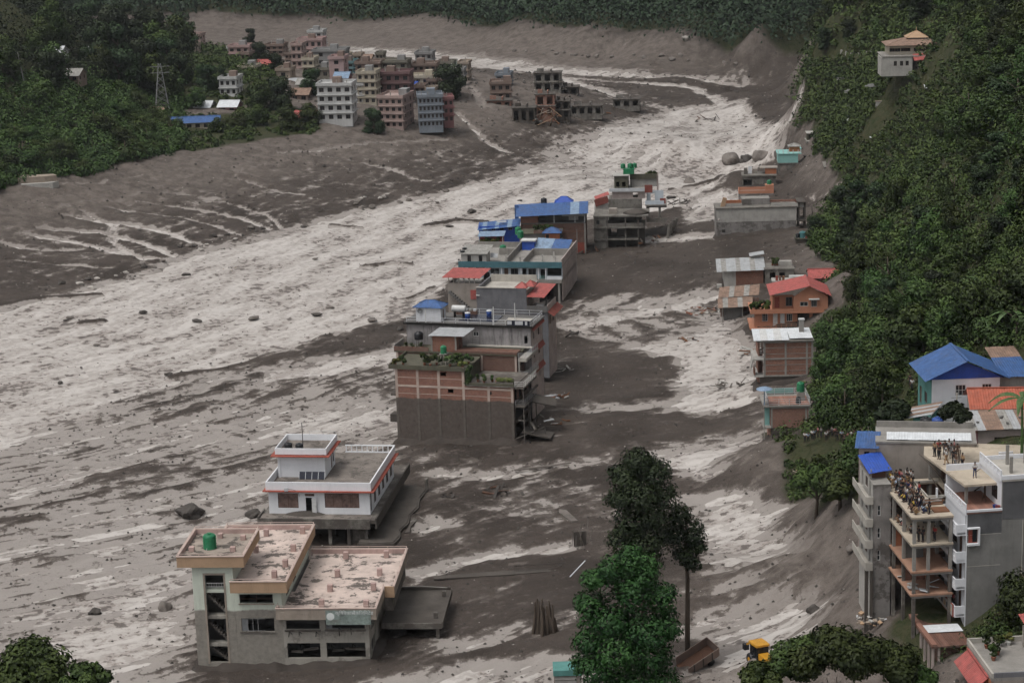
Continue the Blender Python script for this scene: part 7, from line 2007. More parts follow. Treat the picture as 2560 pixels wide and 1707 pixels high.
TOWN = [  # base left, right u, top v, floors, wall, label ; extras
 (t2(512, 1000), t2(790, 0)[0], t2(0, 705)[1], 4, 'tw_white', 'white four-storey block with rows of dark windows facing the mud', dict(cols=4, D=9, yaw=-6, z0=13.5)),
 (t2(1005, 1052), t2(1205, 0)[0], t2(0, 805)[1], 4, 'tw_pink', 'peach four-storey block with banded floors at the edge of the bank', dict(cols=4, D=12, yaw=-14, z0=10.5)),
 (t2(1335, 1050), t2(1530, 0)[0], t2(0, 800)[1], 4, 'tw_blue', 'blue-grey block with close rows of windows undercut by the flood', dict(cols=6, D=9, yaw=4, z0=10.5)),
 (t2(1537, 1010), t2(1618, 0)[0], t2(0, 815)[1], 3, 'tw_red', 'narrow red block at the end of the undercut row', dict(cols=2, D=8, yaw=6, z0=11)),
 (t2(990, 830), t2(1260, 0)[0], t2(0, 610)[1], 3, 'tw_maroon', 'maroon and white house behind the peach block', dict(cols=4, z0=14)),
 (t2(835, 860), t2(985, 0)[0], t2(0, 605)[1], 4, 'tw_cream', 'tall cream house between the white and peach blocks', dict(cols=3, z0=14)),
 (t2(607, 740), t2(725, 0)[0], t2(0, 485)[1], 4, 'tw_rose', 'blank rose-pink tower house above the white block', dict(cols=1, side=1, z0=15, bands=False)),
 (t2(470, 600), t2(735, 0)[0], t2(0, 425)[1], 3, 'tw_grey', 'wide grey block with blank walls in the upper town', dict(cols=2, z0=15, bands=False)),
 (t2(297, 620), t2(382, 0)[0], t2(0, 375)[1], 4, 'tw_pink', 'slim pinkish house at the left of the upper town', dict(cols=2, z0=15)),
 (t2(345, 470), t2(545, 0)[0], t2(0, 335)[1], 2, 'tw_rose', 'dusty pink house below the highest house of the town', dict(cols=4, z0=14)),
 (t2(430, 420), t2(548, 0)[0], t2(0, 268)[1], 3, 'tw_white', 'pale house rising highest at the back of the town', dict(cols=2, z0=13)),
 (t2(172, 730), t2(285, 0)[0], t2(0, 580)[1], 2, 'tw_tan', 'blank tan house among trees left of the town', dict(cols=1, side=1, z0=15.5)),
 (t2(387, 710), t2(480, 0)[0], t2(0, 495)[1], 4, 'tw_cream', 'cream house with balconies left of the rose-pink tower house', dict(cols=2, z0=15)),
 (t2(482, 715), t2(600, 0)[0], t2(0, 575)[1], 2, 'tw_olive', 'olive brown house above the white block', dict(cols=2, z0=15)),
 (t2(640, 760), t2(750, 0)[0], t2(0, 640)[1], 2, 'tw_red', 'small red house with a blue tin roof above the white block', dict(cols=2, z0=15, roof='gable', rmat='blue_roof_pale')),
 (t2(818, 690), t2(1020, 0)[0], t2(0, 525)[1], 3, 'tw_brown', 'brown house with an open roof room in the middle of the town', dict(cols=3, z0=13.5)),
 (t2(1025, 690), t2(1240, 0)[0], t2(0, 515)[1], 3, 'tw_olive', 'long drab block in the middle of the town', dict(cols=3, z0=13, bands=False)),
 (t2(1282, 690), t2(1475, 0)[0], t2(0, 540)[1], 3, 'tw_brown', 'brick-brown house near the far channel', dict(cols=4, z0=12)),
 (t2(1305, 600), t2(1440, 0)[0], t2(0, 445)[1], 3, 'tw_grey', 'dark house standing highest beside the far channel', dict(cols=3, z0=10)),
 (t2(1482, 660), t2(1610, 0)[0], t2(0, 525)[1], 3, 'tw_olive', 'square dark house with plants on its roof by the channel', dict(cols=2, z0=11)),
 (t2(1603, 665), t2(1660, 0)[0], t2(0, 545)[1], 3, 'tw_mint', 'narrow mint house at the right end of the town', dict(cols=1, side=1, z0=11)),
 (t2(1657, 680), t2(1735, 0)[0], t2(0, 525)[1], 3, 'tw_tan', 'narrow tan house last in the row above the dark tree', dict(cols=2, z0=11)),
 (t2(1250, 760), t2(1465, 0)[0], t2(0, 640)[1], 2, 'tw_cream', 'low cream house with white trim left of the dark tree', dict(cols=4, z0=12.5)),
 (t2(1150, 790), t2(1300, 0)[0], t2(0, 720)[1], 1, 'tw_blue', 'low house under a blue sheet roof behind the peach block', dict(cols=2, z0=13, roof='gable', rmat='blue_bright')),
 (t2(815, 860), t2(880, 0)[0], t2(0, 700)[1], 2, 'tw_white', 'small whitewashed house beside the tall cream house', dict(cols=1, side=1, z0=14)),
 (t2(700, 640), t2(800, 0)[0], t2(0, 520)[1], 3, 'tw_teal', 'dull teal house right of the rose-pink tower house', dict(cols=2, z0=14.5)),
 (t2(285, 840), t2(425, 0)[0], t2(0, 775)[1], 1, 'tw_brown', 'low brown shed with a rusty roof among the trees', dict(cols=2, z0=15, roof='gable', rmat='tin_rust', cat='shed', name='shed')),
 (t2(335, 770), t2(460, 0)[0], t2(0, 690)[1], 2, 'tw_brown', 'brown house with a pale tin roof in front of the cream house', dict(cols=2, z0=15, roof='gable', rmat='tin_dull')),
 (t2(245, 740), t2(335, 0)[0], t2(0, 690)[1], 1, 'tw_tan', 'small tan hut under a grey tin roof', dict(cols=1, side=1, z0=15.5, roof='gable', rmat='tin')),
 (t2(5, 620), t2(145, 0)[0], t2(0, 535)[1], 2, 'tw_white', 'pale house with a red tin roof left of the town trees', dict(cols=3, z0=15.5, roof='gable', rmat='red_roof')),
 (t2(80, 450), t2(225, 0)[0], t2(0, 380)[1], 2, 'tw_brown', 'brown flat house in front of the far mud fan', dict(cols=3, z0=14)),
 (t1(1335, 420), t1(1640, 0)[0], t1(0, 300)[1], 3, 'tw_pink', 'dusty pink terrace block behind the tallest dark tree', dict(cols=5, z0=14)),
 (t1(1400, 500), t1(1600, 0)[0], t1(0, 380)[1], 2, 'tw_tan', 'tan block below the dusty pink terrace block', dict(cols=3, z0=15)),
 (t1(1345, 720), t1(1420, 0)[0], t1(0, 545)[1], 3, 'tw_white', 'slim white house beside the pylon', dict(cols=1, side=1, z0=15.5)),
 (t1(1420, 720), t1(1525, 0)[0], t1(0, 605)[1], 2, 'tw_tan', 'tan house with three dark windows right of the pylon', dict(cols=3, z0=15.5)),
 (t1(1540, 700), t1(1690, 0)[0], t1(0, 620)[1], 1, 'tw_white', 'low white house under a teal tin roof behind the trees', dict(cols=2, z0=15.5, roof='gable', rmat='blue_roof_pale')),
 (t1(1800, 860), t1(1940, 0)[0], t1(0, 650)[1], 3, 'tw_white', 'white house with balconies above the long white roof', dict(cols=3, z0=15)),
 (t1(1870, 490), t1(2040, 0)[0], t1(0, 390)[1], 2, 'tw_rose', 'rose house among the back rooftops', dict(cols=3, z0=15)),
 (t1(1955, 690), t1(2090, 0)[0], t1(0, 560)[1], 2, 'tw_cream', 'ochre house with a red roofed room left of the tan house', dict(cols=2, z0=15.5)),
 (t1(1375, 1075), t1(1790, 0)[0], t1(0, 1010)[1], 1, 'tw_cream', 'long cream shed with a blue tin roof below the pylon', dict(cols=6, D=7, z0=13.5, roof='gable', rmat='blue_roof', yaw=4, cat='shed', name='shed')),
 (t1(1100, 1000), t1(1300, 0)[0], t1(0, 930)[1], 1, 'tw_brown', 'brown hipped house at the edge of the bushes', dict(cols=2, z0=15, roof='gable', rmat='tin_rust', yaw=-20)),
 (t1(1585, 930), t1(1710, 0)[0], t1(0, 880)[1], 1, 'tw_white', 'low shed with a white tin roof left of its twin', dict(cols=2, z0=14.5, roof='gable', rmat='lid_pale', cat='shed', name='shed')),
 (t1(1785, 930), t1(1930, 0)[0], t1(0, 875)[1], 1, 'tw_red', 'low red shed with a white tin roof below the balcony house', dict(cols=2, z0=14.5, roof='gable', rmat='lid_pale', cat='shed', name='shed')),
 (t1(520, 680), t1(640, 0)[0], t1(0, 620)[1], 1, 'tw_brown', 'small porch hut lost among the hillside trees', dict(cols=2, roof='gable', rmat='tin_dull', cat='hut', name='hut')),
 (t1(365, 470), t1(490, 0)[0], t1(0, 435)[1], 1, 'tw_white', 'pale roofed hut on the wooded slope at the upper left', dict(cols=2, roof='gable', rmat='lid_pale', cat='hut', name='hut')),
 (t1(705, 470), t1(780, 0)[0], t1(0, 435)[1], 1, 'tw_white', 'tiny white roofed hut behind the hillside trees', dict(cols=1, side=1, roof='gable', rmat='lid_pale', cat='hut', name='hut')),
 (t1(825, 470), t1(920, 0)[0], t1(0, 430)[1], 1, 'tw_blue', 'tiny grey-blue hut right of the white roofed hut', dict(cols=1, side=1, roof='gable', rmat='tin', cat='hut', name='hut')),
 (t2(300, 1010), t2(470, 0)[0], t2(0, 960)[1], 1, 'tw_teal', 'teal shed with a red and white tin roof beside the white block', dict(cols=3, z0=13, roof='gable', rmat='red_roof', yaw=-14, cat='shed', name='shed')),
 (t2(1915, 830), t2(2085, 0)[0], t2(0, 690)[1], 2, 'tw_brown', 'battered house with blue sheets left of the ruins', dict(cols=3, z0=9, yaw=-2)),
 (t2(1960, 740), t2(2075, 0)[0], t2(0, 620)[1], 2, 'tw_blue', 'blue-grey broken house above the ruins', dict(cols=2, z0=9)),
]
_fill = random.Random(5)
for i, (x, y, w_, f) in enumerate(((560, 470, 70, 2), (650, 590, 60, 2), (750, 590, 70, 2), (880, 640, 60, 2), (760, 700, 70, 2), (930, 560, 80, 2), (1080, 610, 70, 2), (1180, 640, 70, 2), (1240, 560, 60, 2), (1400, 690, 70, 2), (1520, 700, 60, 2), (420, 480, 60, 2), (520, 540, 70, 2), (240, 470, 60, 2), (330, 560, 50, 2), (1120, 690, 90, 2), (700, 480, 60, 2), (800, 480, 60, 2), (610, 640, 60, 2), (480, 650, 60, 2), (560, 700, 70, 2), (860, 740, 60, 3), (1300, 740, 80, 2), (1390, 760, 70, 2), (950, 700, 60, 3), (1020, 740, 70, 2), (1210, 720, 60, 2), (150, 560, 60, 2), (60, 680, 60, 2), (-40, 560, 60, 2), (-120, 470, 70, 2), (-60, 420, 60, 2), (-170, 560, 50, 2), (-140, 640, 60, 2), (20, 470, 60, 2), (-230, 420, 60, 2), (1560, 610, 60, 2), (1640, 600, 50, 2), (880, 500, 60, 2), (980, 470, 60, 2))):
 m_ = _fill.choice(['tw_grey', 'tw_brown', 'tw_tan', 'tw_white', 'tw_olive', 'tw_pink', 'tw_cream'])
 TOWN.append((t2(x, y + 60), t2(x + w_, 0)[0], t2(0, y - 22)[1], f, m_, 'small weathered house squeezed between the taller town blocks', dict(cols=2, z0=13.5, D=6, roof=_fill.choice(['flat', 'flat', 'gable']), rmat=_fill.choice(['tin_dull', 'tin_rust', 'tin']))))
BT = [town(a, u, v, f, m, lb, **kw) for a, u, v, f, m, lb, kw in TOWN]
for b in BT:
 if b.root['label'].startswith('small weathered'): b.root['group'] = 'small town houses'
# ruins on the point where the channels part
def ruin(uvL, uR, vT, label, mat='ruin_grey', D=6, yaw=-6, z0=None, floors=1):
 b = at_px('ruined_house', label, 'ruin', uvL, yaw, z0)
 W = fz(b, uR, uvL[1])[0]; zt = fz(b, uvL[0], vT)[1]
 fh = (zt - b.z0) / floors; fo = []
 for f in range(floors):
  n = max(1, int(W / 2.4))
  fo += [(W * (i + .2) / n, W * (i + .8) / n, b.z0 + f * fh + .5, b.z0 + f * fh + fh * .8, 'o') for i in range(n)]
 b.shell(W, D, b.z0 - 1.5, zt, MATS[mat], fo, [(1, 3, b.z0 + .3, zt - .6, 'o')])
 for f in range(1, floors + 1):
  b.slab(-.4, W + .4, -.5, D + .2, b.z0 + f * fh + .15, MATS['mud_caked' if f == floors else 'ruin_grey'], .25)
 for i in range(4):
  rr = random.Random(int(uvL[0]) + i)
  b.put('wreckage', box_mesh(rr.uniform(1, 3), .4, .3, MATS[rr.choice(['ruin_grey', 'rust', 'mud_caked'])]), (W + rr.uniform(-.5, 2.5), rr.uniform(-1.5, 1.5), b.z0 + rr.uniform(.2, 1)), 0, None, (rr.uniform(-.5, .5), rr.uniform(-.5, .5), rr.uniform(0, 3)))
 b.box('wall_stub', W * .1, W * .35, D * .4, D * .5, zt + .15, zt + 1.4, MATS[mat]); b.box('wall_stub', W * .6, W * .65, D * .1, D * .7, zt + .15, zt + 1.1, MATS[mat])
 return b
ruin(t3(182, 750), t3(400, 0)[0], t3(0, 600)[1], 'grey gutted two-storey house topmost in the ruins on the point', floors=2, z0=8)
ruin(t3(195, 960), t3(350, 0)[0], t3(0, 775)[1], 'pinkish gutted house with moss-yellow roof on the point', 'brick_pink', floors=2, z0=7)
ruin(t3(352, 970), t3(470, 0)[0], t3(0, 830)[1], 'dark gutted house leaning over the bank', 'mud_caked', floors=2, z0=6)
ruin(t3(475, 945), t3(735, 0)[0], t3(0, 870)[1], 'low shattered house at the end of the ruins', floors=1, z0=5)
ruin(t3(825, 880), t3(1045, 0)[0], t3(0, 815)[1], 'lone mud-buried house out on the flats', floors=1, z0=2.5)
ruin(t3(5, 1000), t3(190, 0)[0], t3(0, 885)[1], 'mud-caked house with a deep open front below the ruins', 'mud_caked', floors=1, z0=6.5)
ruin(t2(1885, 900), t2(2085, 0)[0], t2(0, 825)[1], 'long low brick remnant left of the ruins', 'brick_pink', floors=1, z0=8)
ruin(t3(400, 780), t3(540, 0)[0], t3(0, 715)[1], 'small dark hut behind the gutted grey house', 'mud_caked', floors=1, z0=6)
b = at_px('timber_wreck', 'splintered orange roof timbers spilled down the bank', 'wreck', t3(300, 1000), -5, 6)
for i in range(16):
 rr = random.Random(900 + i)
 b.put('timber', box_mesh(rr.uniform(3, 6.5), .3, .25, MATS[rr.choice(['ochre_fascia', 'tw_tan', 'rust'])]), (rr.uniform(-3, 3), rr.uniform(-2, 3), 6 + rr.uniform(.3, 3.5)), 0, None, (rr.uniform(-.3, .3), rr.uniform(-.9, .9), rr.uniform(0, 3)))
# cream house with the little white lantern tower, on the spur
p = P(*t4(990, 455), 42)
b = Bd('lantern_house', 'cream hilltop house with white lantern tower and pointed roof', 'house', (p[0], p[1], 0), math.radians(-3))
X = lambda u, v, ly=0: fz(b, *t4(u, v), ly)
w, _ = X(1395, 450); _, zt = X(990, 375); zb = 42
b.shell(w, 9, zb - 3, zt, MATS['tw_cream'], front=[(w * f - .7, w * f + .7, zb + .9, zt - .7, 'w', (2, 1)) for f in (.06, .17, .29, .37, .55, .63, .82)])
hip(b, 0, w, 0, 9, zt + .05, 1.5, MATS['tin_rust'], .9)
xa, za = X(1145, 345, 4); xb, zb2 = X(1288, 305, 4)
b.shell(xb - xa, 4, zt + .3, zb2, MATS['white_wall'], front=[(.6, 1.8, zb2 - 1.1, zb2 - .3, 'o'), (xb - xa - 1.8, xb - xa - .6, zb2 - 1.1, zb2 - .3, 'o')], x0=xa, y0=3.5)
hip(b, xa, xb, 3.5, 7.5, zb2 + .05, 1.5, MATS['ochre_fascia'], .6)
b.mb('finial', MB().tube([((xa + xb) / 2, 5.5, zb2 + 1.4), ((xa + xb) / 2, 5.5, zb2 + 2.6)], [.16, .03], 6), MATS['ochre_fascia'])
b.slab(-2.0, w + .6, -2.6, 9, zb + .05, cn, .3, 'terrace_slab')
xl, zl = X(925, 545, -2.5); xr, _ = X(1180, 545, -2.5)
b.wall((xl, -2.5), (xr, -2.5), zb - 5, zb - .25, MATS['pale_render'], [((xr - xl) * f, (xr - xl) * f + .8, zb - 2.4, zb - 1.2, 'w') for f in (.4, .6, .78)], .2)
b.wall((xl, 5), (xl, -2.3), zb - 5, zb - .25, MATS['pale_render'], (), .2)
b.wall((xr, -1.0), (w, -1.0), zb - 6, zb - .25, MATS['concrete_dark'], [(1, 5, zb - 3.4, zb - 1.0, 'o')], .2)
b.sheets((xr + .2, -4.6, zb - 1.0), (w + .4, -4.6, zb - .6), (xr + .2, -.8, zb + .3), MATS['red_roof'], 1.6)
for f in (.1, .4, .7, .95):
 x = xr + .4 + (w - xr) * f
 b.box('post', x, x + .18, -4.3, -4.1, zb - 6, zb - .9, MATS['concrete_dark'])
b.rail([(-1.9, -2.4), (xr, -2.4)], zb + .06, .9, MATS['pale_render'], 2, 1.5, .08)
LH = b
for i in range(4):
 s = Bd('prayer_line', 'slack line of faded flags running from the lantern house into the trees', 'flag line', b.world(w - 1 - i * .8, 1 + i, zt + .9 - .2 * i), 0, 'flag lines by the lantern house')
 e = Vector((22 + 3 * i, 3 + 2 * i, -3.5 - i * 1.5))
 pts = [e * t + Vector((0, 0, -3.0 * t * (1 - t))) for t in np.linspace(0, 1, 12)]
 s.mb('cord', MB().tube(pts, .07, 4), MATS['pale_render'])
 mb = MB()
 for q in pts[1:-1]:
  mb.box(q.x - .3, q.x + .3, q.y - .02, q.y + .02, q.z - .5, q.z - .05)
 s.mb('flags', mb, MATS['tw_grey'])
b = at_px('striped_shed', 'small shed with red and white striped tin roof on the green slope', 'shed', t4(840, 1150), -4)
X = lambda u, v, ly=0: fz(b, *t4(u, v), ly)
w, _ = X(985, 1150); _, zt = X(840, 1125)
b.shell(w, 4, b.z0 - 1, zt, MATS['tw_mint'], front=[(.6, 1.6, b.z0 + .1, zt - .3, 'o')])
b.sheets((-.3, -.4, zt), (w + .4, -.4, zt + .1), (0, 4.6, zt + 1.2), MATS['lid_pale'], .8, mats=[MATS['lid_pale'], MATS['red_roof']])
b = at_px('retaining_wall', 'grey retaining wall panel on the slope below the lantern house', 'wall', t4(880, 900), -2)
X = lambda u, v, ly=0: fz(b, *t4(u, v), ly)
w, _ = X(1240, 890); _, zt = X(900, 832)
b.box('panel', 0, w, 0, .5, b.z0 - 3, zt, MATS['pale_render']); b.box('coping', -.2, w + .2, -.1, .6, zt + .002, zt + .2, MATS['tw_tan'])
b = at_px('hillside_hut', 'pale tin-roofed hut below the lantern house', 'hut', t4(1295, 745), -4)
X = lambda u, v, ly=0: fz(b, *t4(u, v), ly)
w, _ = X(1395, 740); _, zt = X(1300, 720)
b.shell(w, 4, b.z0 - 1, zt, MATS['tw_olive'], front=[(.8, 2, b.z0, zt - .2, 'o')]); b.sheets((-.5, -.5, zt), (w + .5, -.5, zt), (-.3, 4.5, zt + .9), MATS['lid_pale'], 1.3)
for i, (u, v) in enumerate(((655, 905), (690, 900), (655, 1020))):
 q = G(*t4(u, v)); s = Bd('shrine_post', ('white shrine post left of its taller twin on the spur', 'white shrine post right of its twin on the spur', 'small white post lower down the green spur')[i], 'post', q, 0)
 s.mb('shaft', MB().tube([(0, 0, -.5), (0, 0, 1.2)], [.3, .22], 8), MATS['white_wall']); s.put('cap', MB().lathe([(.34, 1.2), (.3, 1.4), (.12, 1.65), (.02, 1.9)], 10).mesh('cap', MATS['white_wall']))
# stacked slate and felled poles on the spur
for i, (u, v, n) in enumerate(((720, 770, 7), (900, 720, 5), (640, 660, 4))):
 q = G(*t4(u, v)); s = Bd('pole_stack', ('broad heap of pale poles on the spur', 'leaning pale poles above the retaining wall', 'few pale poles near the spur edge')[i], 'poles', q, 0)
 for k in range(n):
  rr = random.Random(30 * i + k)
  s.mb('pole', MB().tube([(-2.5 + rr.uniform(-1, 1), k * .6, .3 + .1 * k), (2.5 + rr.uniform(-1, 1), k * .6 + rr.uniform(-1, 1), .3 + rr.uniform(0, .6))], .12, 6), MATS['tw_grey'])
# cemetery-white crowd of small stones beside the lantern house
for i in range(10):
 q = G(*t4(600 + 34 * i + (i % 3) * 6, 440 + (i * 13) % 30)); s = Bd('grave_stone', 'small white stone among the bushes beside the lantern house', 'stone', q, .3 * i, 'white stones beside the lantern house')
 s.mb('slab', MB().box(-.35, .35, -.15, .15, -.5, 1.0).box(-.25, .25, -.12, .12, 1.0, 1.25), MATS['pale_render'])
# lattice pylon
q = G(*t1(1330, 940))
b = Bd('pylon', 'grey steel lattice pylon standing among the trees', 'pylon', q, .2)
zt = fz(b, *t1(1300, 520))[1] - q[2]
lg = [(-2.4, -2.4), (2.4, -2.4), (2.4, 2.4), (-2.4, 2.4)]
for x, y in lg:
 b.mb('leg', MB().bar((x, y, -1), (x * .14, y * .14, zt), .17), MATS['steel'])
mb = MB(); n = 8
for k in range(n):
 a0, a1 = 1 - .86 * k / n, 1 - .86 * (k + 1) / n
 for i in range(4):
  (xa, ya), (xb, yb) = lg[i], lg[(i + 1) % 4]
  mb.bar((xa * a0, ya * a0, zt * k / n), (xb * a1, yb * a1, zt * (k + 1) / n), .08); mb.bar((xb * a0, yb * a0, zt * k / n), (xa * a1, ya * a1, zt * (k + 1) / n), .08)
b.mb('bracing', mb, MATS['steel'])
for z in (.82, .94):
 b.mb('crossarm', MB().bar((-3, 0, zt * z), (3, 0, zt * z), .14), MATS['steel'])
q = G(*t1(215, 740)); b = Bd('bare_pole', 'tall bare leaning pole on the left slope', 'pole', q, 0)
b.mb('post', MB().tube([(0, 0, -1), (-1.6, 0, 11)], [.22, .12], 6), MATS['tw_grey'])
q = G(18, 470); b = Bd('earth_bank', 'tan broken retaining block at the foot of the left bushes', 'wall', G(*t1(150, 1520)), .1)
b.mb('block', MB().prism([(0, 0), (7, .4), (10, 1.8), (9, 4), (1, 4.2)], -2, 2.2), MATS['tw_tan']); b.mb('toe', MB().prism([(1, -1.5), (9, -.6), (10.5, 1.5), (.5, .2)], -2, .6), MATS['pale_render'])
# ------------------------------------------------------------------ vegetation
def _cell_area():
 dx = np.gradient(gx)[None, :]; dy = np.gradient(gy)[:, None]
 return dx * dy
_gp = np.stack([GX, GY, GZ], -1).reshape(-1, 3)
_q = _gp - CAM
_wd = _q @ _fw
PU = (1280 + F_PX * (_q @ _rt) / _wd).reshape(GX.shape); PV = (853.5 - F_PX * (_q @ _up) / _wd).reshape(GX.shape)
SCL = (F_PX / np.maximum(_wd, 1)).reshape(GX.shape)
# what the camera can see of the ground (a coarse horizon sweep along each column of sight is enough)
AREA = np.broadcast_to(_cell_area(), GX.shape)
INV = (PU > -140) & (PU < 2700) & (PV > -160) & (PV < 1900) & (GY > 190)
def scatter(mask, n, rng, power=1.6):
 w = (AREA * SCL ** power * mask * INV).ravel(); w = w / w.sum()
 k = rng.choice(w.size, n, p=w)
 j = rng.uniform(-.5, .5, (n, 2))
 jx = np.broadcast_to(np.gradient(gx)[None, :], GX.shape).ravel()[k]; jy = np.broadcast_to(np.gradient(gy)[:, None], GX.shape).ravel()[k]
 return GX.ravel()[k] + j[:, 0] * jx, GY.ravel()[k] + j[:, 1] * jy, GZ.ravel()[k], SCL.ravel()[k]
bpy.context.view_layer.update()
KEEP = [(o.location.x, o.location.y) for o in bpy.data.objects if o.parent is None and o.type == 'EMPTY' and o.get('category') in ('house', 'building', 'shed', 'hut', 'ruin')]
KEEPX = np.array(KEEP)
# footprints: sample points of every building part near the ground
_foot = []
for o in bpy.data.objects:
 if o.type == 'MESH' and o.parent is not None and o.name.split('.')[0] in ('wall', 'roof_slab', 'floor_slab', 'roof_deck', 'balcony_slab', 'roof_sheet', 'terrace_slab', 'path_slab'):
  m = o.matrix_world
  bb = [m @ Vector(c) for c in o.bound_box]
  c = sum(bb, Vector()) / 8
  if c.y < 720: _foot.append((c.x, c.y, max((q - c).xy.length for q in bb)))
_foot = np.array(_foot)
def clear_of(x, y, pad):
 d = np.hypot(_foot[:, 0] - x, _foot[:, 1] - y)
 return not np.any(d < _foot[:, 2] * 0.75 + pad)
def mass(name, label, mask, n, leaves, seed, mat, hs=(0.8, 2.6), leaf=(3.2, .16), power=1.6, pad=.6, lift=0.0):
 """ground cover that reads as one mass: mounds of leaves"""
 rng = np.random.default_rng(seed)
 X, Y, Z, S = scatter(mask, n, rng, power)
 ok = np.array([clear_of(a, b_, pad) if len(_foot) else True for a, b_ in zip(X, Y)])
 X, Y, Z, S = X[ok], Y[ok], Z[ok], S[ok]
 n = len(X)
 big = fbm(X / 11, Y / 11, 3)
 h = rng.uniform(*hs, n) * (1 + .9 * np.clip(big, -.6, 1)) * np.clip(14 / S, .8, 2.2)
 r = h * rng.uniform(.7, 1.25, n)
 k = np.repeat(np.arange(n), leaves)
 d = rng.normal(size=(len(k), 3)); d[:, 2] = np.abs(d[:, 2]) * .9 - .15
 d /= np.linalg.norm(d, axis=1, keepdims=True)
 rr = .62 + .38 * rng.random(len(k)) ** .6
 c = np.stack([X[k] + d[:, 0] * r[k] * rr, Y[k] + d[:, 1] * r[k] * rr, Z[k] + lift + .1 * h[k] + d[:, 2] * h[k] * rr], 1)
 nr = d + np.array([0, 0, .35]) + rng.normal(size=d.shape) * .22
 sz = np.clip(leaf[0] / S[k], leaf[1], 2.0)
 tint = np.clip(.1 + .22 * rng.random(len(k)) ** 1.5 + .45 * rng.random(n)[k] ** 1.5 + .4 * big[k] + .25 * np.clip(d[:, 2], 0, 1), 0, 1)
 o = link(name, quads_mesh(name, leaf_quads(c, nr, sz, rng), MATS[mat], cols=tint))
 tag(o, label, None, kind='stuff')
 return o
SPUR = (PU > 2020) & (PU < 2400) & (PV > 150) & (PV < 430) & (GY > 480)
PATHV = (PU > 1985) & (PU < 2150) & (PV > 1085) & (PV < 1150)
LOOK = ('leafy', 'dark', 'broad leafy', 'slim dark', 'bright', 'loose green', 'broad bright')
MARKS_R = (('the lantern house', 2300, 110), ('the striped shed', 2205, 340), ('the retaining wall', 2245, 262), ('the turquoise house', 1985, 385), ('the long grey house', 2000, 560), ('the orange house', 2060, 750), ('the brick frame house', 2030, 880), ('the railing house', 2030, 1040), ('the blue-roofed house', 2390, 900), ('the banana plants', 2490, 740), ('the top right corner', 2540, 20), ('the bare right edge', 2540, 420), ('the tin-roofed sheds', 2080, 650), ('the far mud cliff', 2060, 60))
MARKS_L = (('the pylon', 400, 220), ('the bare pole', 60, 180), ('the porch hut', 175, 195), ('the blue-roofed shed', 450, 300), ('the top left corner', 20, 15), ('the tan broken block', 70, 460), ('the tallest dark trees', 300, 120))
MARKS_W = (('the hotel', 1300, 680), ('the blue roofs', 1300, 540), ('the brick building', 1130, 930), ('the white house', 780, 1180), ('the pink-roofed office', 680, 1480), ('the green-tank house', 1590, 480), ('the turquoise house', 1960, 390), ('the drained bank', 300, 600), ('the left edge', 10, 900), ('the lower left treetop', 90, 1640), ('the ruins on the point', 1400, 280), ('the long grey house', 1900, 540))
def where(u, v, marks):
 n, a, b_ = min(marks, key=lambda m: math.hypot(u - m[1], (v - m[2]) * 1.3))
 dx, dy = u - a, v - b_
 rel = ('right of' if dx > 0 else 'left of') if abs(dx) > abs(dy) * 1.2 else ('below' if dy > 0 else 'above')
 far = 'close ' if math.hypot(dx, dy) < 60 else ''
 return f'{far}{rel} {n}'
RIGHT = (GV > .5) & ~PATHV & (GX > 25) & (GY < 760) & ~SPUR
LEFT = (GV > .5) & (GX < -30) & (GY < 900)
FAR = (poly_dist(GX, GY, _far_wood, closed=True) > 0) & (GY > 820)
mass('hillside_scrub', 'dense green scrub covering the right hillside', RIGHT, 5200, 44, 11, 'leaf', (.9, 2.4), (5.2, .2))
mass('spur_grass', 'rough grass and low scrub on the open spur below the lantern house', (GV > .5) & SPUR, 3000, 26, 16, 'leaf', (.6, 1.3), (4.6, .25))
mass('terrace_scrub', 'low green cover between the town houses', LEFT & (PU >= 455), 700, 40, 17, 'leaf', (.4, 1.2), (4.6, .3))
LEFT = LEFT & (PU < 455)
mass('bank_scrub', 'bright green bushes rolling over the left slope', LEFT & (PV > 190), 1700, 60, 12, 'leaf_fresh', (.9, 2.0), (4.4, .3))
mass('slope_scrub', 'dark undergrowth on the upper left slope', LEFT & (PV <= 200), 900, 50, 13, 'leaf_dark', (1.6, 3.4), (5.0, .3))
mass('far_forest', 'dark wood above the far mud bank reading as one mass', FAR & (PV > -90), 2600, 42, 14, 'leaf_far', (4.0, 8.0), (6.0, .8), 1.7, pad=0)
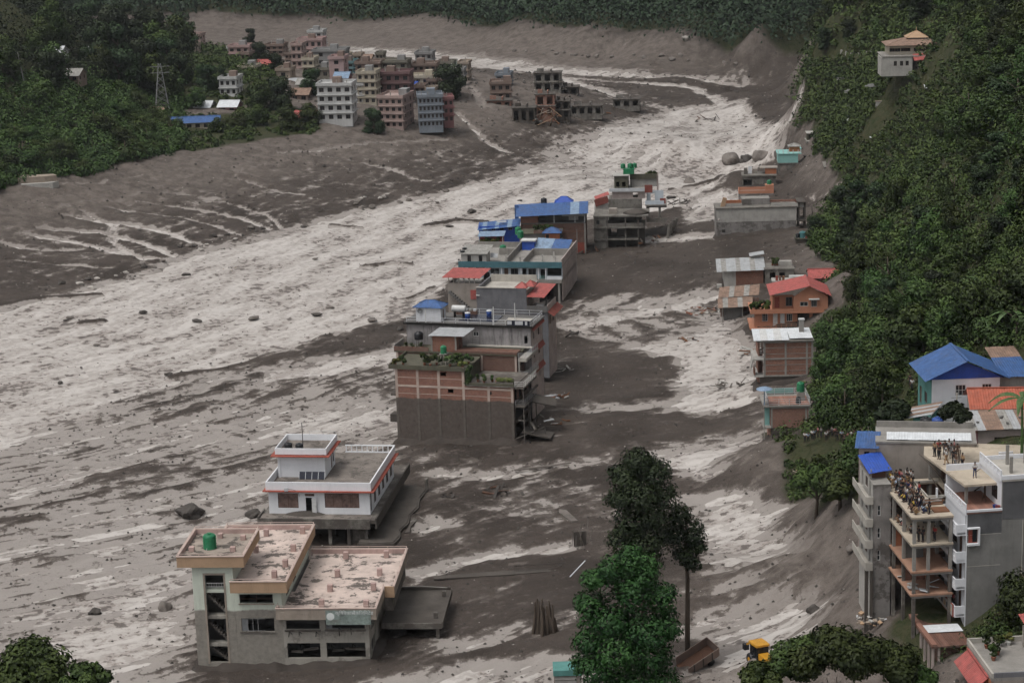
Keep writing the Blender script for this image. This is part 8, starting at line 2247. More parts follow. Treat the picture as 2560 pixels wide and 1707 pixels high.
# trees one can tell apart on the right slope
rng = np.random.default_rng(21)
X, Y, Z, S = scatter(RIGHT, 1100, rng, 1.3)
cnt = 0
placed = []
for x, y, z, s in zip(X, Y, Z, S):
 if cnt >= 250: break
 h = float(rng.uniform(4.0, 8.5) * (1.0 if y < 450 else 1.15))
 r = h * .42
 if not clear_of(x, y, r * .8): continue
 if any((x - a) ** 2 + (y - b_) ** 2 < (0.62 * (r + c_)) ** 2 for a, b_, c_ in placed): continue
 u, v, _ = px_of((x, y, z + h))
 # keep the houses and the spur terrace in view
 if 2040 < u < 2420 and 150 < v < 420 and h > 4.6: h *= .5
 if 1990 < u < 2140 and 180 < v < 320: h *= .6
 if any(q0 < u < q1 and w0 < v < w1 for q0, q1, w0, w1 in ((1860, 2040, 640, 1120), (2260, 2560, 860, 1120), (2130, 2560, 1050, 1640), (2170, 2450, 50, 205), (2165, 2255, 290, 380), (2285, 2380, 190, 260), (1985, 2150, 1030, 1140))): continue
 kind = int(rng.choice([0, 1, 2, 3, 4, 5, 6], p=[.2, .2, .14, .14, .1, .14, .08] if v < 600 else [.18, .08, .18, .06, .2, .12, .18]))
 size = 'small ' if h < 5.2 else 'tall ' if h > 7.4 else ''
 tree(x, y, h, kind, f'{size}{LOOK[kind]} tree on the right slope {where(u, v, MARKS_R)}', group='right slope trees', spread=float(rng.uniform(.85, 1.25)), z=z)
 placed.append((x, y, r)); cnt += 1
# trees of the left slope and the town
rng = np.random.default_rng(22)
for u, v, h, k, sp, lb in (
 (250, 190, 17, 1, .8, 'tall dark tree left of the town beside its shorter neighbour'), (310, 230, 21, 3, .9, 'tallest dark tree standing before the town'), (365, 235, 18, 1, .85, 'tall dark tree right of the tallest one before the town'), (345, 180, 14, 3, .8, 'dark tree behind the tallest trees before the town'),
 (290, 150, 17, 1, .9, 'dark rounded tree at the top of the left slope'), (400, 260, 16, 0, .95, 'dark green tree at the foot of the pylon'), (450, 215, 11, 1, .9, 'dark tree left of the slim white house'), (520, 235, 10, 1, .95, 'broad dark tree among the left town houses'), (560, 230, 8, 3, .9, 'dark tree behind the white balcony house'), (490, 275, 7, 0, 1.0, 'rounded tree above the blue roofed shed'),
 (655, 280, 10, 0, 1.1, 'round green tree left of the white four-storey block'), (700, 285, 12, 1, 1.0, 'smaller tree behind the round green tree by the white block'), (640, 320, 7, 0, 1.2, 'low tree on the bank below the round green tree'), (590, 325, 6, 2, 1.2, 'low spreading tree above the mud bank'), (540, 335, 5, 0, 1.2, 'leafy bush tree at the edge of the mud bank'), (720, 330, 8, 5, 1.2, 'leafy tree by the teal shed'), (780, 315, 7, 0, 1.2, 'small leafy tree in front of the white block'),
 (650, 165, 9, 1, 1.0, 'dark tree among the upper town roofs'), (625, 120, 8, 3, 1.1, 'dark tree before the brown flat house at the back of the town'), (690, 190, 8, 1, 1.0, 'dark tree right of the tan house in the upper town'), (780, 245, 10, 1, .9, 'dark tree left of the white block beside the sheds'),
 (1120, 250, 12, 1, 1.25, 'round dark tree at the right end of the town'), (1140, 242, 9, 3, 1.2, 'smaller dark tree beside the round one at the end of town'), (935, 338, 8.5, 1, .95, 'lone small tree on the mud in front of the peach block')):
 p = G(u, v)
 tree(p[0], p[1], h, k, lb, spread=sp, z=p[2])
X, Y, Z, S = scatter(LEFT & (PV < 260), 200, rng, 1.4)
cnt = 0
for x, y, z, s in zip(X, Y, Z, S):
 u, v, _ = px_of((x, y, z))
 if u > 470 or cnt >= 60 or v > 230 + 0.1 * u or not clear_of(x, y, 3): continue
 kk = int(rng.choice([1, 3, 0])); hh = float(rng.uniform(8, 15)); u, v, _ = px_of((x, y, z + hh))
 tree(x, y, hh, kk, f"{'small ' if hh < 10 else 'tall ' if hh > 13 else ''}{LOOK[kk]} tree in the upper left wood {where(u, v, MARKS_L)}", group='upper left slope trees', z=z, spread=float(rng.uniform(.9, 1.2))); cnt += 1
X, Y, Z, S = scatter(LEFT & (PV > 230), 200, rng, 1.4)
cnt = 0
for x, y, z, s in zip(X, Y, Z, S):
 if cnt >= 50 or not clear_of(x, y, 2): continue
 u, v, _ = px_of((x, y, z))
 if u > 440: continue
 kk = int(rng.choice([4, 6, 2])); hh = float(rng.uniform(3.5, 6.5)); u, v, _ = px_of((x, y, z + hh))
 tree(x, y, hh, kk, f"{'low ' if hh < 4.5 else 'high ' if hh > 5.6 else ''}{LOOK[kk]} bush on the left slope {where(u, v, MARKS_L)}", 'bush', 'left slope bushes', z=z, spread=float(rng.uniform(1.1, 1.6)), name='bush'); cnt += 1
# the rounded trees in the foreground: leafy masses hung on tall stems, laid out by the photograph
def clump_tree(dep, lobes, seed, label, mat, leaf=.23, dens=9.0):
 rg = np.random.default_rng(seed)
 k = F_PX / dep
 u0 = sum(q[0] for q in lobes) / len(lobes); vt = min(q[1] - q[2] for q in lobes)
 top = DP(u0, vt, dep); zb = gz(top[0], top[1])
 o = bpy.data.objects.new('tall_tree', None); COL.objects.link(o); o.location = (float(top[0]), float(top[1]), zb); tag(o, label, 'tree')
 L_, mb = [], MB()
 H = float(top[2] - zb)
 mb.tube([(0, 0, -1), (.15, .1, H * .5), (0, 0, H * .93)], [.36, .26, .06], 8)
 for u, v_, r in lobes:
  p = DP(u, v_, dep) - np.array([top[0], top[1], zb]); R = r / k
  for s_ in (-1, 1, 0):
   q = (p[0] + rg.uniform(-.2, .2) * R, p[1] + s_ * R * rg.uniform(.5, 1.0), p[2] + rg.uniform(-.25, .25) * R, R * rg.uniform(.75, 1.05), R * rg.uniform(.75, 1.05), R * rg.uniform(.55, .8))
   L_.append(q)
  mb.tube([(0, 0, max(1, p[2] - R * 1.6)), (p[0] * .5, p[1] * .5, p[2] - R * .7), (p[0], p[1], p[2])], [.12, .08, .03], 5, False)
 n = int(dens * sum(q[3] ** 2 for q in L_) * 12)
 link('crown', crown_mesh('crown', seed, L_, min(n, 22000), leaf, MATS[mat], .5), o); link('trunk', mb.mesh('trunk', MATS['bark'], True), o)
 return o
clump_tree(252, [(1600, 1150, 48), (1565, 1190, 45), (1640, 1185, 45), (1600, 1225, 62), (1548, 1240, 38), (1655, 1235, 42), (1575, 1290, 48), (1630, 1290, 45), (1560, 1345, 48), (1620, 1350, 50), (1600, 1410, 55)], 2, 'tall dark tree with a rounded top behind the broad layered one', 'leaf_dark')
clump_tree(256, [(1700, 1290, 36), (1728, 1325, 34), (1682, 1335, 38), (1738, 1365, 28), (1705, 1375, 36), (1728, 1405, 26)], 3, 'smaller dark tree hanging to the right of the tall one', 'leaf_dark')
clump_tree(226, [(1575, 1392, 40), (1530, 1425, 44), (1615, 1430, 48), (1490, 1450, 36), (1570, 1475, 60), (1650, 1490, 48), (1468, 1510, 46), (1530, 1540, 62), (1620, 1555, 66), (1672, 1560, 40), (1470, 1590, 46), (1550, 1620, 70), (1640, 1635, 60), (1475, 1660, 50), (1570, 1700, 76), (1655, 1700, 52), (1500, 1730, 56)], 1, 'broad green tree in drooping layers nearest the camera', 'leaf_conifer', .24)
def big_tree(u, v_top, dep, R, seed, label, n=7000, leaf=.34, mat='leaf', name='broadleaf_tree', lobes=16):
 top = DP(u, v_top, dep)
 zb = gz(top[0], top[1]); H = float(top[2] - zb)
 rg = np.random.default_rng(seed)
 lob = []
 for i in range(lobes):
  a = rg.uniform(0, 6.28); q = math.sqrt(rg.random()) * R * .78; r = R * rg.uniform(.3, .46)
  lob.append((math.cos(a) * q, math.sin(a) * q, H - r * .75 - (q / R) ** 2 * R * .55 - rg.uniform(0, R * .25), r, r, r * .75))
 lob.append((0, 0, H - R * .42, R * .45, R * .45, R * .4))
 o = bpy.data.objects.new(name, None); COL.objects.link(o)
 o.location = (float(top[0]), float(top[1]), zb); tag(o, label, 'tree')
 link('crown', crown_mesh('crown', seed, lob, n, leaf, MATS[mat], .45), o); link('trunk', trunk_mesh('trunk', H * .85, .3, rg, 6), o)
 return o
big_tree(60, 1592, 232, 5.6, 31, 'round green treetop in the lower left corner', mat='leaf', n=9000)
big_tree(205, 1655, 226, 2.6, 32, 'small treetop right of the round one in the lower left corner', n=3500, mat='leaf', lobes=9)
big_tree(2015, 1588, 196, 3.3, 33, 'leafy treetop hiding the yellow digger', mat='leaf', n=9000, leaf=.26)
big_tree(2105, 1560, 190, 4.0, 34, 'highest leafy treetop at the bottom edge', mat='leaf', n=8000, leaf=.26)
big_tree(2215, 1600, 196, 3.6, 35, 'leafy treetop beside the brick shell', mat='leaf', n=7000, leaf=.26)
big_tree(1893, 1652, 190, 2.2, 36, 'low leafy treetop left of the highest one at the bottom edge', mat='leaf', n=5000, leaf=.26, lobes=10)
big_tree(2285, 1655, 198, 2.4, 42, 'low leafy treetop right of the highest one at the bottom edge', mat='leaf', n=4500, leaf=.26, lobes=10)
big_tree(1960, 1640, 192, 2.2, 43, 'leafy treetop between the digger and the highest treetop', mat='leaf', n=4000, leaf=.26, lobes=9)
big_tree(2245, 985 + 12, 262, 2.9, 37, 'round tree in front of the teal shed', mat='leaf_dark', n=3500, lobes=10)
big_tree(1978, 1085, 336, 2.6, 38, 'round bush tree at the foot of the railing house', mat='leaf', n=2500, lobes=9)
big_tree(2040, 1158, 296, 3.2, 39, 'dark green tree on the bank below the path crowd', mat='leaf', n=4000, lobes=12)
big_tree(2100, 1170, 285, 3.6, 40, 'leafy tree left of the blue balcony roof', mat='leaf', n=4000, lobes=12)
big_tree(2385, 1005, 236, 2.0, 41, 'feathery dark tree beside the leaning pole', mat='leaf_dark', n=3000, lobes=9)
# bananas / palms: long arching leaves
def banana(u, v, dep, h, n, seed, label):
 p = DP(u, v, dep); rg = np.random.default_rng(seed)
 zb = gz(p[0], p[1])
 o = bpy.data.objects.new('banana_plant', None); COL.objects.link(o); o.location = (float(p[0]), float(p[1]), zb); tag(o, label, 'plant')
 hh = float(p[2] - zb)
 link('stem', MB().tube([(0, 0, -.5), (.1, 0, hh * .6), (0, .1, hh)], [.22, .17, .1], 7).mesh('stem', MATS['leaf_stem']), o)
 for i in range(n):
  a = 6.283 * i / n + rg.uniform(-.3, .3); L = h * rg.uniform(.8, 1.2); up = rg.uniform(.35, .9)
  v_, f_ = [], []
  for k in range(7):
   t = k / 6; r = L * t; z = hh + L * (up * t - (up + .25) * t * t); w = .38 * math.sin(math.pi * min(1, t * .92 + .08)) + .02
   cx, cy = math.cos(a) * r, math.sin(a) * r
   v_ += [(cx - math.sin(a) * w, cy + math.cos(a) * w, z - .12), (cx, cy, z), (cx + math.sin(a) * w, cy - math.cos(a) * w, z - .12)]
   if k: q = 3 * (k - 1); f_ += [(q, q + 1, q + 4, q + 3), (q + 1, q + 2, q + 5, q + 4)]
  link('leaf', new_mesh('leaf', v_, f_, MATS['leaf_stem']), o)
 return o
plainmat('leaf_stem', (0.055, 0.1, 0.03), .5, var=.35)
for i, (u, v, d, h, n, lb) in enumerate(((2480, 735, 292, 4.2, 9, 'large banana plant on the slope above the blue roof'), (2450, 700, 300, 3.2, 8, 'smaller banana plant behind the large one above the blue roof'), (2530, 780, 280, 3.4, 8, 'banana plant at the right edge above the blue roof'), (2556, 995, 236, 4.0, 9, 'banana plant at the right edge beside the pink house'), (2470, 800, 284, 2.6, 7, 'low banana plant just above the blue roof'))):
 banana(u, v, d, h, n, 60 + i, lb)
# ------------------------------------------------------------------ people
def skin_body(joints, edges, radii, name):
 me = bpy.data.meshes.new('sk'); me.from_pydata(joints, edges, [])
 o = bpy.data.objects.new('sk', me); COL.objects.link(o)
 sk = o.modifiers.new('s', 'SKIN'); sk.use_smooth_shade = True; sk.branch_smoothing = .6
 for i, v in enumerate(me.skin_vertices[0].data):
  r = radii[i]; v.radius = r if hasattr(r, '__len__') else (r, r); v.use_root = (i == 0)
 sub = o.modifiers.new('u', 'SUBSURF'); sub.levels = 1; sub.render_levels = 1
 bpy.context.view_layer.update()
 out = bpy.data.meshes.new_from_object(o.evaluated_get(bpy.context.evaluated_depsgraph_get()))
 out.name = name
 bpy.data.objects.remove(o); bpy.data.meshes.remove(me)
 return out
def pose(kind):
 """joint positions of a 1.7 m person facing -y"""
 if kind == 'stand':
  leg = lambda s: [(s * .09, 0, .92), (s * .1, -.02, .5), (s * .11, .02, .09), (s * .12, -.12, .04)]
  arm = lambda s: [(s * .19, 0, 1.4), (s * .25, .03, 1.13), (s * .25, -.05, .9), (s * .25, -.08, .82)]
  z0 = .96; lean = 0
 elif kind == 'stride':
  leg = lambda s: [(s * .09, 0, .92), (s * .1, -.1 * s - .02, .5), (s * .1, -.2 * s + .05, .09), (s * .11, -.2 * s - .09, .04)]
  arm = lambda s: [(s * .19, -.02, 1.4), (s * .25, .1 * s, 1.14), (s * .24, .12 * s - .1, .94), (s * .24, .12 * s - .14, .87)]
  z0 = .96; lean = .03
 elif kind == 'crossed':
  leg = lambda s: [(s * .09, 0, .92), (s * .11, -.02, .5), (s * .14, .02, .09), (s * .16, -.11, .04)]
  arm = lambda s: [(s * .19, 0, 1.4), (s * .27, -.02, 1.14), (s * .08, -.2, 1.12), (-s * .03, -.21, 1.14)]
  z0 = .96; lean = 0
 elif kind == 'squat':
  leg = lambda s: [(s * .1, .1, .3), (s * .17, -.26, .5), (s * .13, -.05, .09), (s * .14, -.2, .04)]
  arm = lambda s: [(s * .19, -.08, .76), (s * .24, -.3, .56), (s * .12, -.46, .5), (s * .08, -.5, .47)]
  z0 = .33; lean = .16
 else:  # sitting on an edge, shins hanging
  leg = lambda s: [(s * .1, .0, .1), (s * .12, -.42, .12), (s * .12, -.46, -.3), (s * .13, -.58, -.36)]
  arm = lambda s: [(s * .19, -.02, .6), (s * .26, -.08, .34), (s * .17, -.3, .24), (s * .15, -.36, .2)]
  z0 = .13; lean = .08
 th = 1.44 - .96                                    # torso length
 P_ = {'pelvis': (0, .0 if kind != 'squat' else .1, z0)}
 px, py, pz = P_['pelvis']
 P_['waist'] = (0, py - lean * .3, pz + .16); P_['chest'] = (0, py - lean * .8, pz + .34); P_['neck'] = (0, py - lean, pz + .49); P_['head'] = (0, py - lean - .03, pz + .58); P_['crown'] = (0, py - lean - .02, pz + .72)
 return P_, leg, arm
PEOPLE = {}
def person_parts(kind):
 if kind in PEOPLE: return PEOPLE[kind]
 T, leg, arm = pose(kind)
 J = [T['pelvis'], T['waist'], T['chest'], T['neck'], T['head'], T['crown']]
 R_ = [(.15, .11), (.13, .1), (.16, .11), .055, (.075, .09), (.065, .08)]
 E = [(0, 1), (1, 2), (2, 3), (3, 4), (4, 5)]
 hands = []
 for s in (-1, 1):
  k = len(J); J += leg(s); R_ += [.085, .062, .042, (.04, .035)]; E += [(0, k), (k, k + 1), (k + 1, k + 2), (k + 2, k + 3)]
  k = len(J); a = arm(s); J += a; R_ += [.058, .043, .032, (.035, .022)]; E += [(2, k), (k, k + 1), (k + 1, k + 2), (k + 2, k + 3)]
  hands.append((Vector(a[2]), Vector(a[3]), s))
 me = skin_body(J, E, R_, 'body')
 # fingers, nose and ears grow out of the same mesh
 mb = MB()
 for w, h, s in hands:
  d = (h - w).normalized(); side = d.cross(Vector((0, 1, .2))).normalized()
  for q, (o, L) in enumerate(((-.026, .062), (-.009, .075), (.009, .072), (.026, .056))):
   p0 = h + side * o; mb.tube([p0 - d * .02, p0 + d * L * .55, p0 + d * L + Vector((0, -.012, 0))], [.009, .0085, .006], 5)
  mb.tube([w + d * .03 + side * -s * .03, h + side * -s * .055 + d * .01], [.011, .008], 5)
 hx, hy, hz = T['head']
 mb.tube([(hx, hy - .075, hz + .05), (hx, hy - .11, hz + .03)], [.012, .018], 5)
 for s in (-1, 1):
  mb.tube([(hx + s * .07, hy + .01, hz + .05), (hx + s * .088, hy + .015, hz + .06)], [.025, .018], 5)
 bmx = bmesh.new(); bmx.from_mesh(me); t = mb.mesh('t', None); bmx.from_mesh(t); bmx.to_mesh(me); bmx.free(); bpy.data.meshes.remove(t)
 me.materials.clear(); me.materials.append(MATS['skin'])
 hair = MB().lathe([(.03, .0), (.085, .03), (.1, .09), (.085, .15), (.03, .18)], 10).mesh('hair', MATS['hair'], True)
 hair.transform(Matrix.Translation((hx, hy + .022, hz + .0)))
 g = 1.16
 Js = [T['pelvis'], T['waist'], T['chest'], (T['neck'][0], T['neck'][1], T['neck'][2] - .05)]; Rs = [(.165, .125), (.15, .115), (.18, .13), .07]; Es = [(0, 1), (1, 2), (2, 3)]
 for s in (-1, 1):
  k = len(Js); a = arm(s); Js += a[:2]; Rs += [.075, .06]; Es += [(2, k), (k, k + 1)]
 shirt = skin_body(Js, Es, Rs, 'shirt'); shirt.materials.clear(); shirt.materials.append(MATS['cloth_white'])
 Jt = [T['pelvis']]; Rt = [(.16, .12)]; Et = []
 for s in (-1, 1):
  k = len(Jt); l = leg(s); Jt += l[:3]; Rt += [.1, .078, .06]; Et += [(0, k), (k, k + 1), (k + 1, k + 2)]
 tr = skin_body(Jt, Et, Rt, 'trousers'); tr.materials.clear(); tr.materials.append(MATS['cloth_dark'])
 shoe = MB()
 for s in (-1, 1):
  a, b_ = leg(s)[2:]; a = Vector(a); b_ = Vector(b_)
  shoe.tube([a + Vector((0, .05, -.045)), (a + b_) / 2 + Vector((0, 0, -.03)), b_ + Vector((0, -.05, -.005))], [.045, .05, .035], 7)
 PEOPLE[kind] = (me, hair, shirt, tr, shoe.mesh('shoes', MATS['cloth_dark'], True))
 return PEOPLE[kind]
plainmat('skin', (0.16, 0.085, 0.055), .6); plainmat('hair', (0.012, 0.01, 0.009), .5)
CL = {'white': (.55, .55, .54), 'black': (.015, .015, .017), 'red': (.3, .03, .03), 'grey': (.2, .2, .2), 'navy': (.02, .03, .09), 'pale blue': (.3, .38, .48), 'tan': (.34, .22, .12), 'yellow': (.5, .36, .06), 'brown': (.1, .06, .04), 'pink': (.45, .2, .2), 'dark': (.02, .02, .025), 'green': (.05, .12, .05)}
for k, v in CL.items(): plainmat('cloth_' + k, v, .85)
_seen = {}
def person(loc, kind, face, top, legs, place, h=1.7):
 o = bpy.data.objects.new('person', None); COL.objects.link(o); o.empty_display_size = .3
 o.location = tuple(map(float, loc)); o.rotation_euler = (0, 0, face); o.scale = (h / 1.62,) * 3
 verb = {'stand': 'standing', 'stride': 'stepping', 'crossed': 'standing arms folded', 'squat': 'squatting', 'sit': 'sitting'}[kind]
 tag(o, f'person in {top} top and {legs} trousers {verb} {place}'.replace('standing arms folded', 'arms folded') if len(f'{top} {legs} {verb} {place}'.split()) < 12 else f'person in {top} top {verb} {place}', 'person', 'onlookers ' + place)
 for nm, me, cm in zip(('body', 'hair', 'shirt', 'trousers', 'shoes'), person_parts(kind), (None, None, top, legs, None)):
  c_ = link(nm, me, o)
  if cm:
   c_.material_slots[0].link = 'OBJECT'; c_.material_slots[0].material = MATS['cloth_' + cm]
 return o
rp = random.Random(17)
tops = list(CL)
# along the open edge of the frame building's roof slab
edge = [('stand', .55, 11.7, 'white', 'grey'), ('stand', 1.2, 11.3, 'black', 'black'), ('stand', 1.7, 11.6, 'red', 'dark'), ('stand', 2.6, 11.9, 'white', 'black'), ('crossed', 2.9, 10.6, 'grey', 'dark'), ('stride', .5, 10.2, 'white', 'tan'), ('stand', .9, 9.6, 'white', 'grey'), ('stand', .45, 8.6, 'pale blue', 'dark'),
  ('stand', 1.0, 8.0, 'black', 'dark'), ('stand', 2.2, 8.8, 'tan', 'black'), ('squat', .6, 7.4, 'dark', 'dark'), ('stand', 1.5, 7.4, 'navy', 'dark'), ('stand', .5, 6.6, 'dark', 'dark'), ('squat', 1.1, 6.2, 'pink', 'dark'), ('stand', 1.6, 5.9, 'grey', 'dark'), ('squat', .5, 5.3, 'yellow', 'dark'), ('stand', 1.3, 5.0, 'brown', 'dark'),
  ('stand', .8, 4.4, 'green', 'dark'), ('stand', 1.5, 4.0, 'black', 'dark'), ('stand', .6, 3.4, 'grey', 'dark'), ('squat', 1.0, 2.8, 'yellow', 'black'), ('stand', 1.7, 2.9, 'dark', 'dark'), ('stand', .9, 2.0, 'black', 'navy'), ('squat', .4, 1.6, 'brown', 'dark'), ('stand', 1.5, 1.2, 'grey', 'dark'), ('squat', 2.2, 1.6, 'white', 'tan'), ('stand', 2.0, .8, 'dark', 'dark')]
for i in range(22):
 edge.append((rp.choice(['stand', 'stand', 'squat', 'crossed']), rp.uniform(.35, 2.9), rp.uniform(.6, 11.8), rp.choice(['dark', 'white', 'grey', 'pale blue', 'white', 'red', 'tan', 'yellow', 'pink']), rp.choice(['dark', 'grey', 'navy', 'tan'])))
for kd, x, y, t_, l_ in edge:
 person(FRAME.world(x, y, 30.9), kd, KA - 1.35 + rp.uniform(-.5, .5), t_, l_, 'on the top slab of the concrete frame')
for kd, x, y, t_, l_ in (('squat', .5, 11.4, 'black', 'dark'), ('squat', .5, 10.4, 'grey', 'dark'), ('squat', .6, 9.4, 'tan', 'dark'), ('squat', .5, 7.4, 'brown', 'tan'), ('squat', .6, 6.4, 'white', 'dark'), ('squat', .5, 5.2, 'pink', 'brown'), ('squat', .9, 3.6, 'grey', 'dark'), ('stand', .9, .9, 'black', 'dark'), ('stand', 1.3, .6, 'dark', 'dark'), ('stand', 2.6, .7, 'red', 'dark')):
 person(FRAME.world(x, y, 27.85), kd, KA - 1.5 + rp.uniform(-.4, .4), t_, l_, 'on the second slab of the concrete frame')
for kd, x, y, t_, l_ in (('stand', 1.0, -.9, 'tan', 'dark'), ('stand', 1.6, -.4, 'red', 'dark'), ('stand', 2.2, -.7, 'dark', 'dark'), ('stand', 2.8, -.3, 'white', 'dark'), ('stand', 3.3, -.6, 'pink', 'grey'), ('crossed', 1.2, -2.0, 'black', 'dark'), ('stand', 1.8, -2.4, 'white', 'white'), ('stand', 2.6, -1.8, 'grey', 'grey'), ('stand', 3.2, -2.2, 'brown', 'brown'), ('stride', 1.4, -4.0, 'white', 'tan'), ('stand', 2.3, -3.8, 'dark', 'dark'), ('stand', 2.0, -5.6, 'brown', 'grey'), ('stand', 2.7, -5.8, 'tan', 'dark'), ('crossed', 3.0, -9.3, 'white', 'navy')):
 person(TERR.world(x, y, 33.9), kd, rp.uniform(-1.8, .2), t_, l_, 'on the cream roof terrace')
for i in range(16):
 u = 2012 + i * 8.4 + rp.uniform(-3, 3); v = 1124 + rp.uniform(-8, 8) + (i > 9) * 6
 q = G(u, v)
 person((q[0], q[1], gz(q[0], q[1]) + .9), rp.choice(['stand', 'crossed', 'stride']), rp.uniform(-1.5, .6), rp.choice(['white', 'black', 'white', 'pink', 'grey', 'tan', 'pale blue']), 'dark', 'on the bushy path above the bank')
x, y, z = TOWER.world(1.8, 3.6, 0); person(TOWER.world(-.5, 3.0, 17.2), 'stand', -1.2, 'white', 'dark', 'at the foot of the white tower')
person(TOWER.world(-.55, 2.2, 20.02), 'stand', -1.4, 'red', 'dark', 'behind a balcony of the white tower')
for i, (u, v, t_) in enumerate(((2228, 922, 'white'), (2275, 985, 'black'), (2280, 995, 'white'), (2293, 1058, 'white'))):
 q = G(u, v); person((q[0], q[1], gz(q[0], q[1]) + .3), 'stand', -.6, t_, 'dark', 'on the slope left of the blue-roofed house')
# ------------------------------------------------------------------ boulders, stones, driftwood
def rock_mesh(seed, mat, rough=.28):
 bm_ = bmesh.new(); bmesh.ops.create_icosphere(bm_, subdivisions=3, radius=1.0)
 rg = np.random.default_rng(seed)
 ks = rg.normal(size=(7, 3)) * 1.6; ph = rg.uniform(0, 6.28, 7)
 for v in bm_.verts:
  p = np.array(v.co); f = 1 + rough * sum(math.sin(float(k @ p) * 1.5 + a) for k, a in zip(ks, ph)) / 3.0
  v.co = v.co * f; v.co.z *= .72
 me = bpy.data.meshes.new('boulder'); bm_.to_mesh(me); bm_.free()
 me.materials.append(mat)
 return me
wallmat('rock', (0.17, 0.15, 0.135), stain=.2, var=.4); wallmat('rock_pale', (0.4, 0.37, 0.34), stain=.15, var=.3); wallmat('rock_dark', (0.07, 0.062, 0.056), stain=.2, var=.4)
ROCK = {k: [rock_mesh(10 + i + 5 * j, MATS[k]) for i in range(4)] for j, k in enumerate(('rock', 'rock_pale', 'rock_dark'))}
def boulder(u, v, r, mat, label, group=None, flat=1.0):
 q = G(u, v)
 z = gz(q[0], q[1])
 o = link('boulder', rp.choice(ROCK[mat]), None, (q[0], q[1], max(z, q[2] - .2) + r * .2), rp.uniform(0, 6), None, (r, r * rp.uniform(.7, 1.1), r * flat))
 tag(o, label, 'boulder', group)
 return o
for u, v, r, m_, lb in ((477, 1292, 1.9, 'rock_dark', 'large dark boulder in the water left of the white house'), (1722, 458, 2.0, 'rock', 'domed boulder beside the dark line in the river'), (1830, 408, 3.4, 'rock', 'largest rounded boulder in the river near the turquoise house'), (1900, 395, 2.6, 'rock', 'second large boulder beside the largest one in the river'), (1865, 402, 2.2, 'rock_dark', 'dark boulder wedged between the two largest river boulders'), (1945, 392, 1.8, 'rock', 'boulder at the corner of the turquoise house'), (1178, 531, 1.3, 'rock_dark', 'dark rock alone in midstream'), (640, 1290, 1.6, 'rock_dark', 'dark rock against the left side of the white house'), (240, 1532, .9, 'rock_dark', 'dark rock in the streaked mud at lower left'), (410, 1522, 1.2, 'rock', 'tan rock left of the pink-roofed office'), (2036, 1526, .9, 'rock_dark', 'dark lump on the pale silt above the treetops'), (2130, 1392, .8, 'rock', 'broken block on the mud below the balcony house'), (1715, 96 + 8, 1.8, 'rock_pale', 'pale boulder stuck high on the far mud cliff'), (945, 1430, .8, 'rock', 'grey rock near the canopy'), (1000, 832, .8, 'rock_dark', 'small dark rock beside the brick building'), (770, 1135, .9, 'rock_dark', 'dark rock behind the white house')):
 boulder(u, v, r, m_, lb)
for u, v in ((1285, 130), (1315, 131), (1360, 138), (1382, 129), (1392, 138), (1410, 135), (1428, 141), (1440, 141), (1455, 142), (1470, 143), (1492, 144), (1585, 140), (1610, 147), (1654, 142), (1680, 152), (1720, 156), (1810, 160), (1840, 163), (1700, 140), (1530, 146)):
 boulder(u, v + 2, rp.uniform(.6, 1.35), 'rock', 'pale boulder lying along the foot of the far mud cliff', 'boulders under the far cliff')
rg = np.random.default_rng(77)
WET = (GM > .55) & (GY < 800) & (GX < 90)
X, Y, Z, S = scatter(WET, 26, rg, 1.6)
for x, y, z, s in zip(X, Y, Z, S):
 r = rg.uniform(.3, .65) * (1 + .5 * (y > 450))
 o = link('boulder', ROCK[rg.choice(['rock_dark', 'rock'])][int(rg.integers(4))], None, (x, y, z + .75 + r * .1), float(rg.uniform(0, 6)), None, (r * 1.5, r, r * .6)); u, v, _ = px_of((x, y, z)); tag(o, f"{'large' if r > .8 else 'small' if r < .5 else 'dark'} half-drowned river rock {where(u, v, MARKS_W)}", 'boulder', 'rocks in the river')
# broken shore of the left bank
for i in range(70):
 t = rg.random(); u = 120 + 1020 * t; v = np.interp(u, [120, 400, 460, 700, 950, 1150], [748, 690, 640, 590, 522, 484]) - rg.uniform(2, 34)
 r = rg.uniform(.4, 1.1); q = G(u, v)
 o = link('boulder', ROCK[rg.choice(['rock_dark', 'rock', 'rock', 'rock_pale'])][int(rg.integers(4))], None, (q[0], q[1], gz(q[0], q[1]) + r * .2), float(rg.uniform(0, 6)), None, (r, r * .8, r * .8)); tag(o, f"{'large' if r > .9 else 'small' if r < .6 else 'middling'} angular stone on the left shore {where(u, v, MARKS_W)}", 'boulder', 'stones along the left shore')
def stones(name, label, mask, n, seed, mat, size, power=1.7, lift=0.0):
 rg = np.random.default_rng(seed)
 X, Y, Z, S = scatter(mask, n, rg, power)
 v8 = np.array([[1, 0, 0], [-1, 0, 0], [0, 1, 0], [0, -1, 0], [0, 0, .8], [0, 0, -.6]], float)
 f8 = np.array([[0, 2, 4], [2, 1, 4], [1, 3, 4], [3, 0, 4], [2, 0, 5], [1, 2, 5], [3, 1, 5], [0, 3, 5]])
 r = rg.uniform(*size, n) * np.clip(13 / S, .8, 2.2)
 a = rg.uniform(0, 6.28, n)
 vv = v8[None] * r[:, None, None] * rg.uniform(.6, 1.4, (n, 6, 3))
 ca, sa = np.cos(a)[:, None], np.sin(a)[:, None]
 x = vv[..., 0] * ca - vv[..., 1] * sa; y = vv[..., 0] * sa + vv[..., 1] * ca
 w = np.stack([x + X[:, None], y + Y[:, None], vv[..., 2] + Z[:, None] + lift + r[:, None] * .1], -1)
 o = link(name, quads_mesh(name, w[:, f8].reshape(-1, 3, 3), MATS[mat]))
 tag(o, label, None, kind='stuff')
DRY = (GM < -.1) & (GV < .2) & (GY < 900)
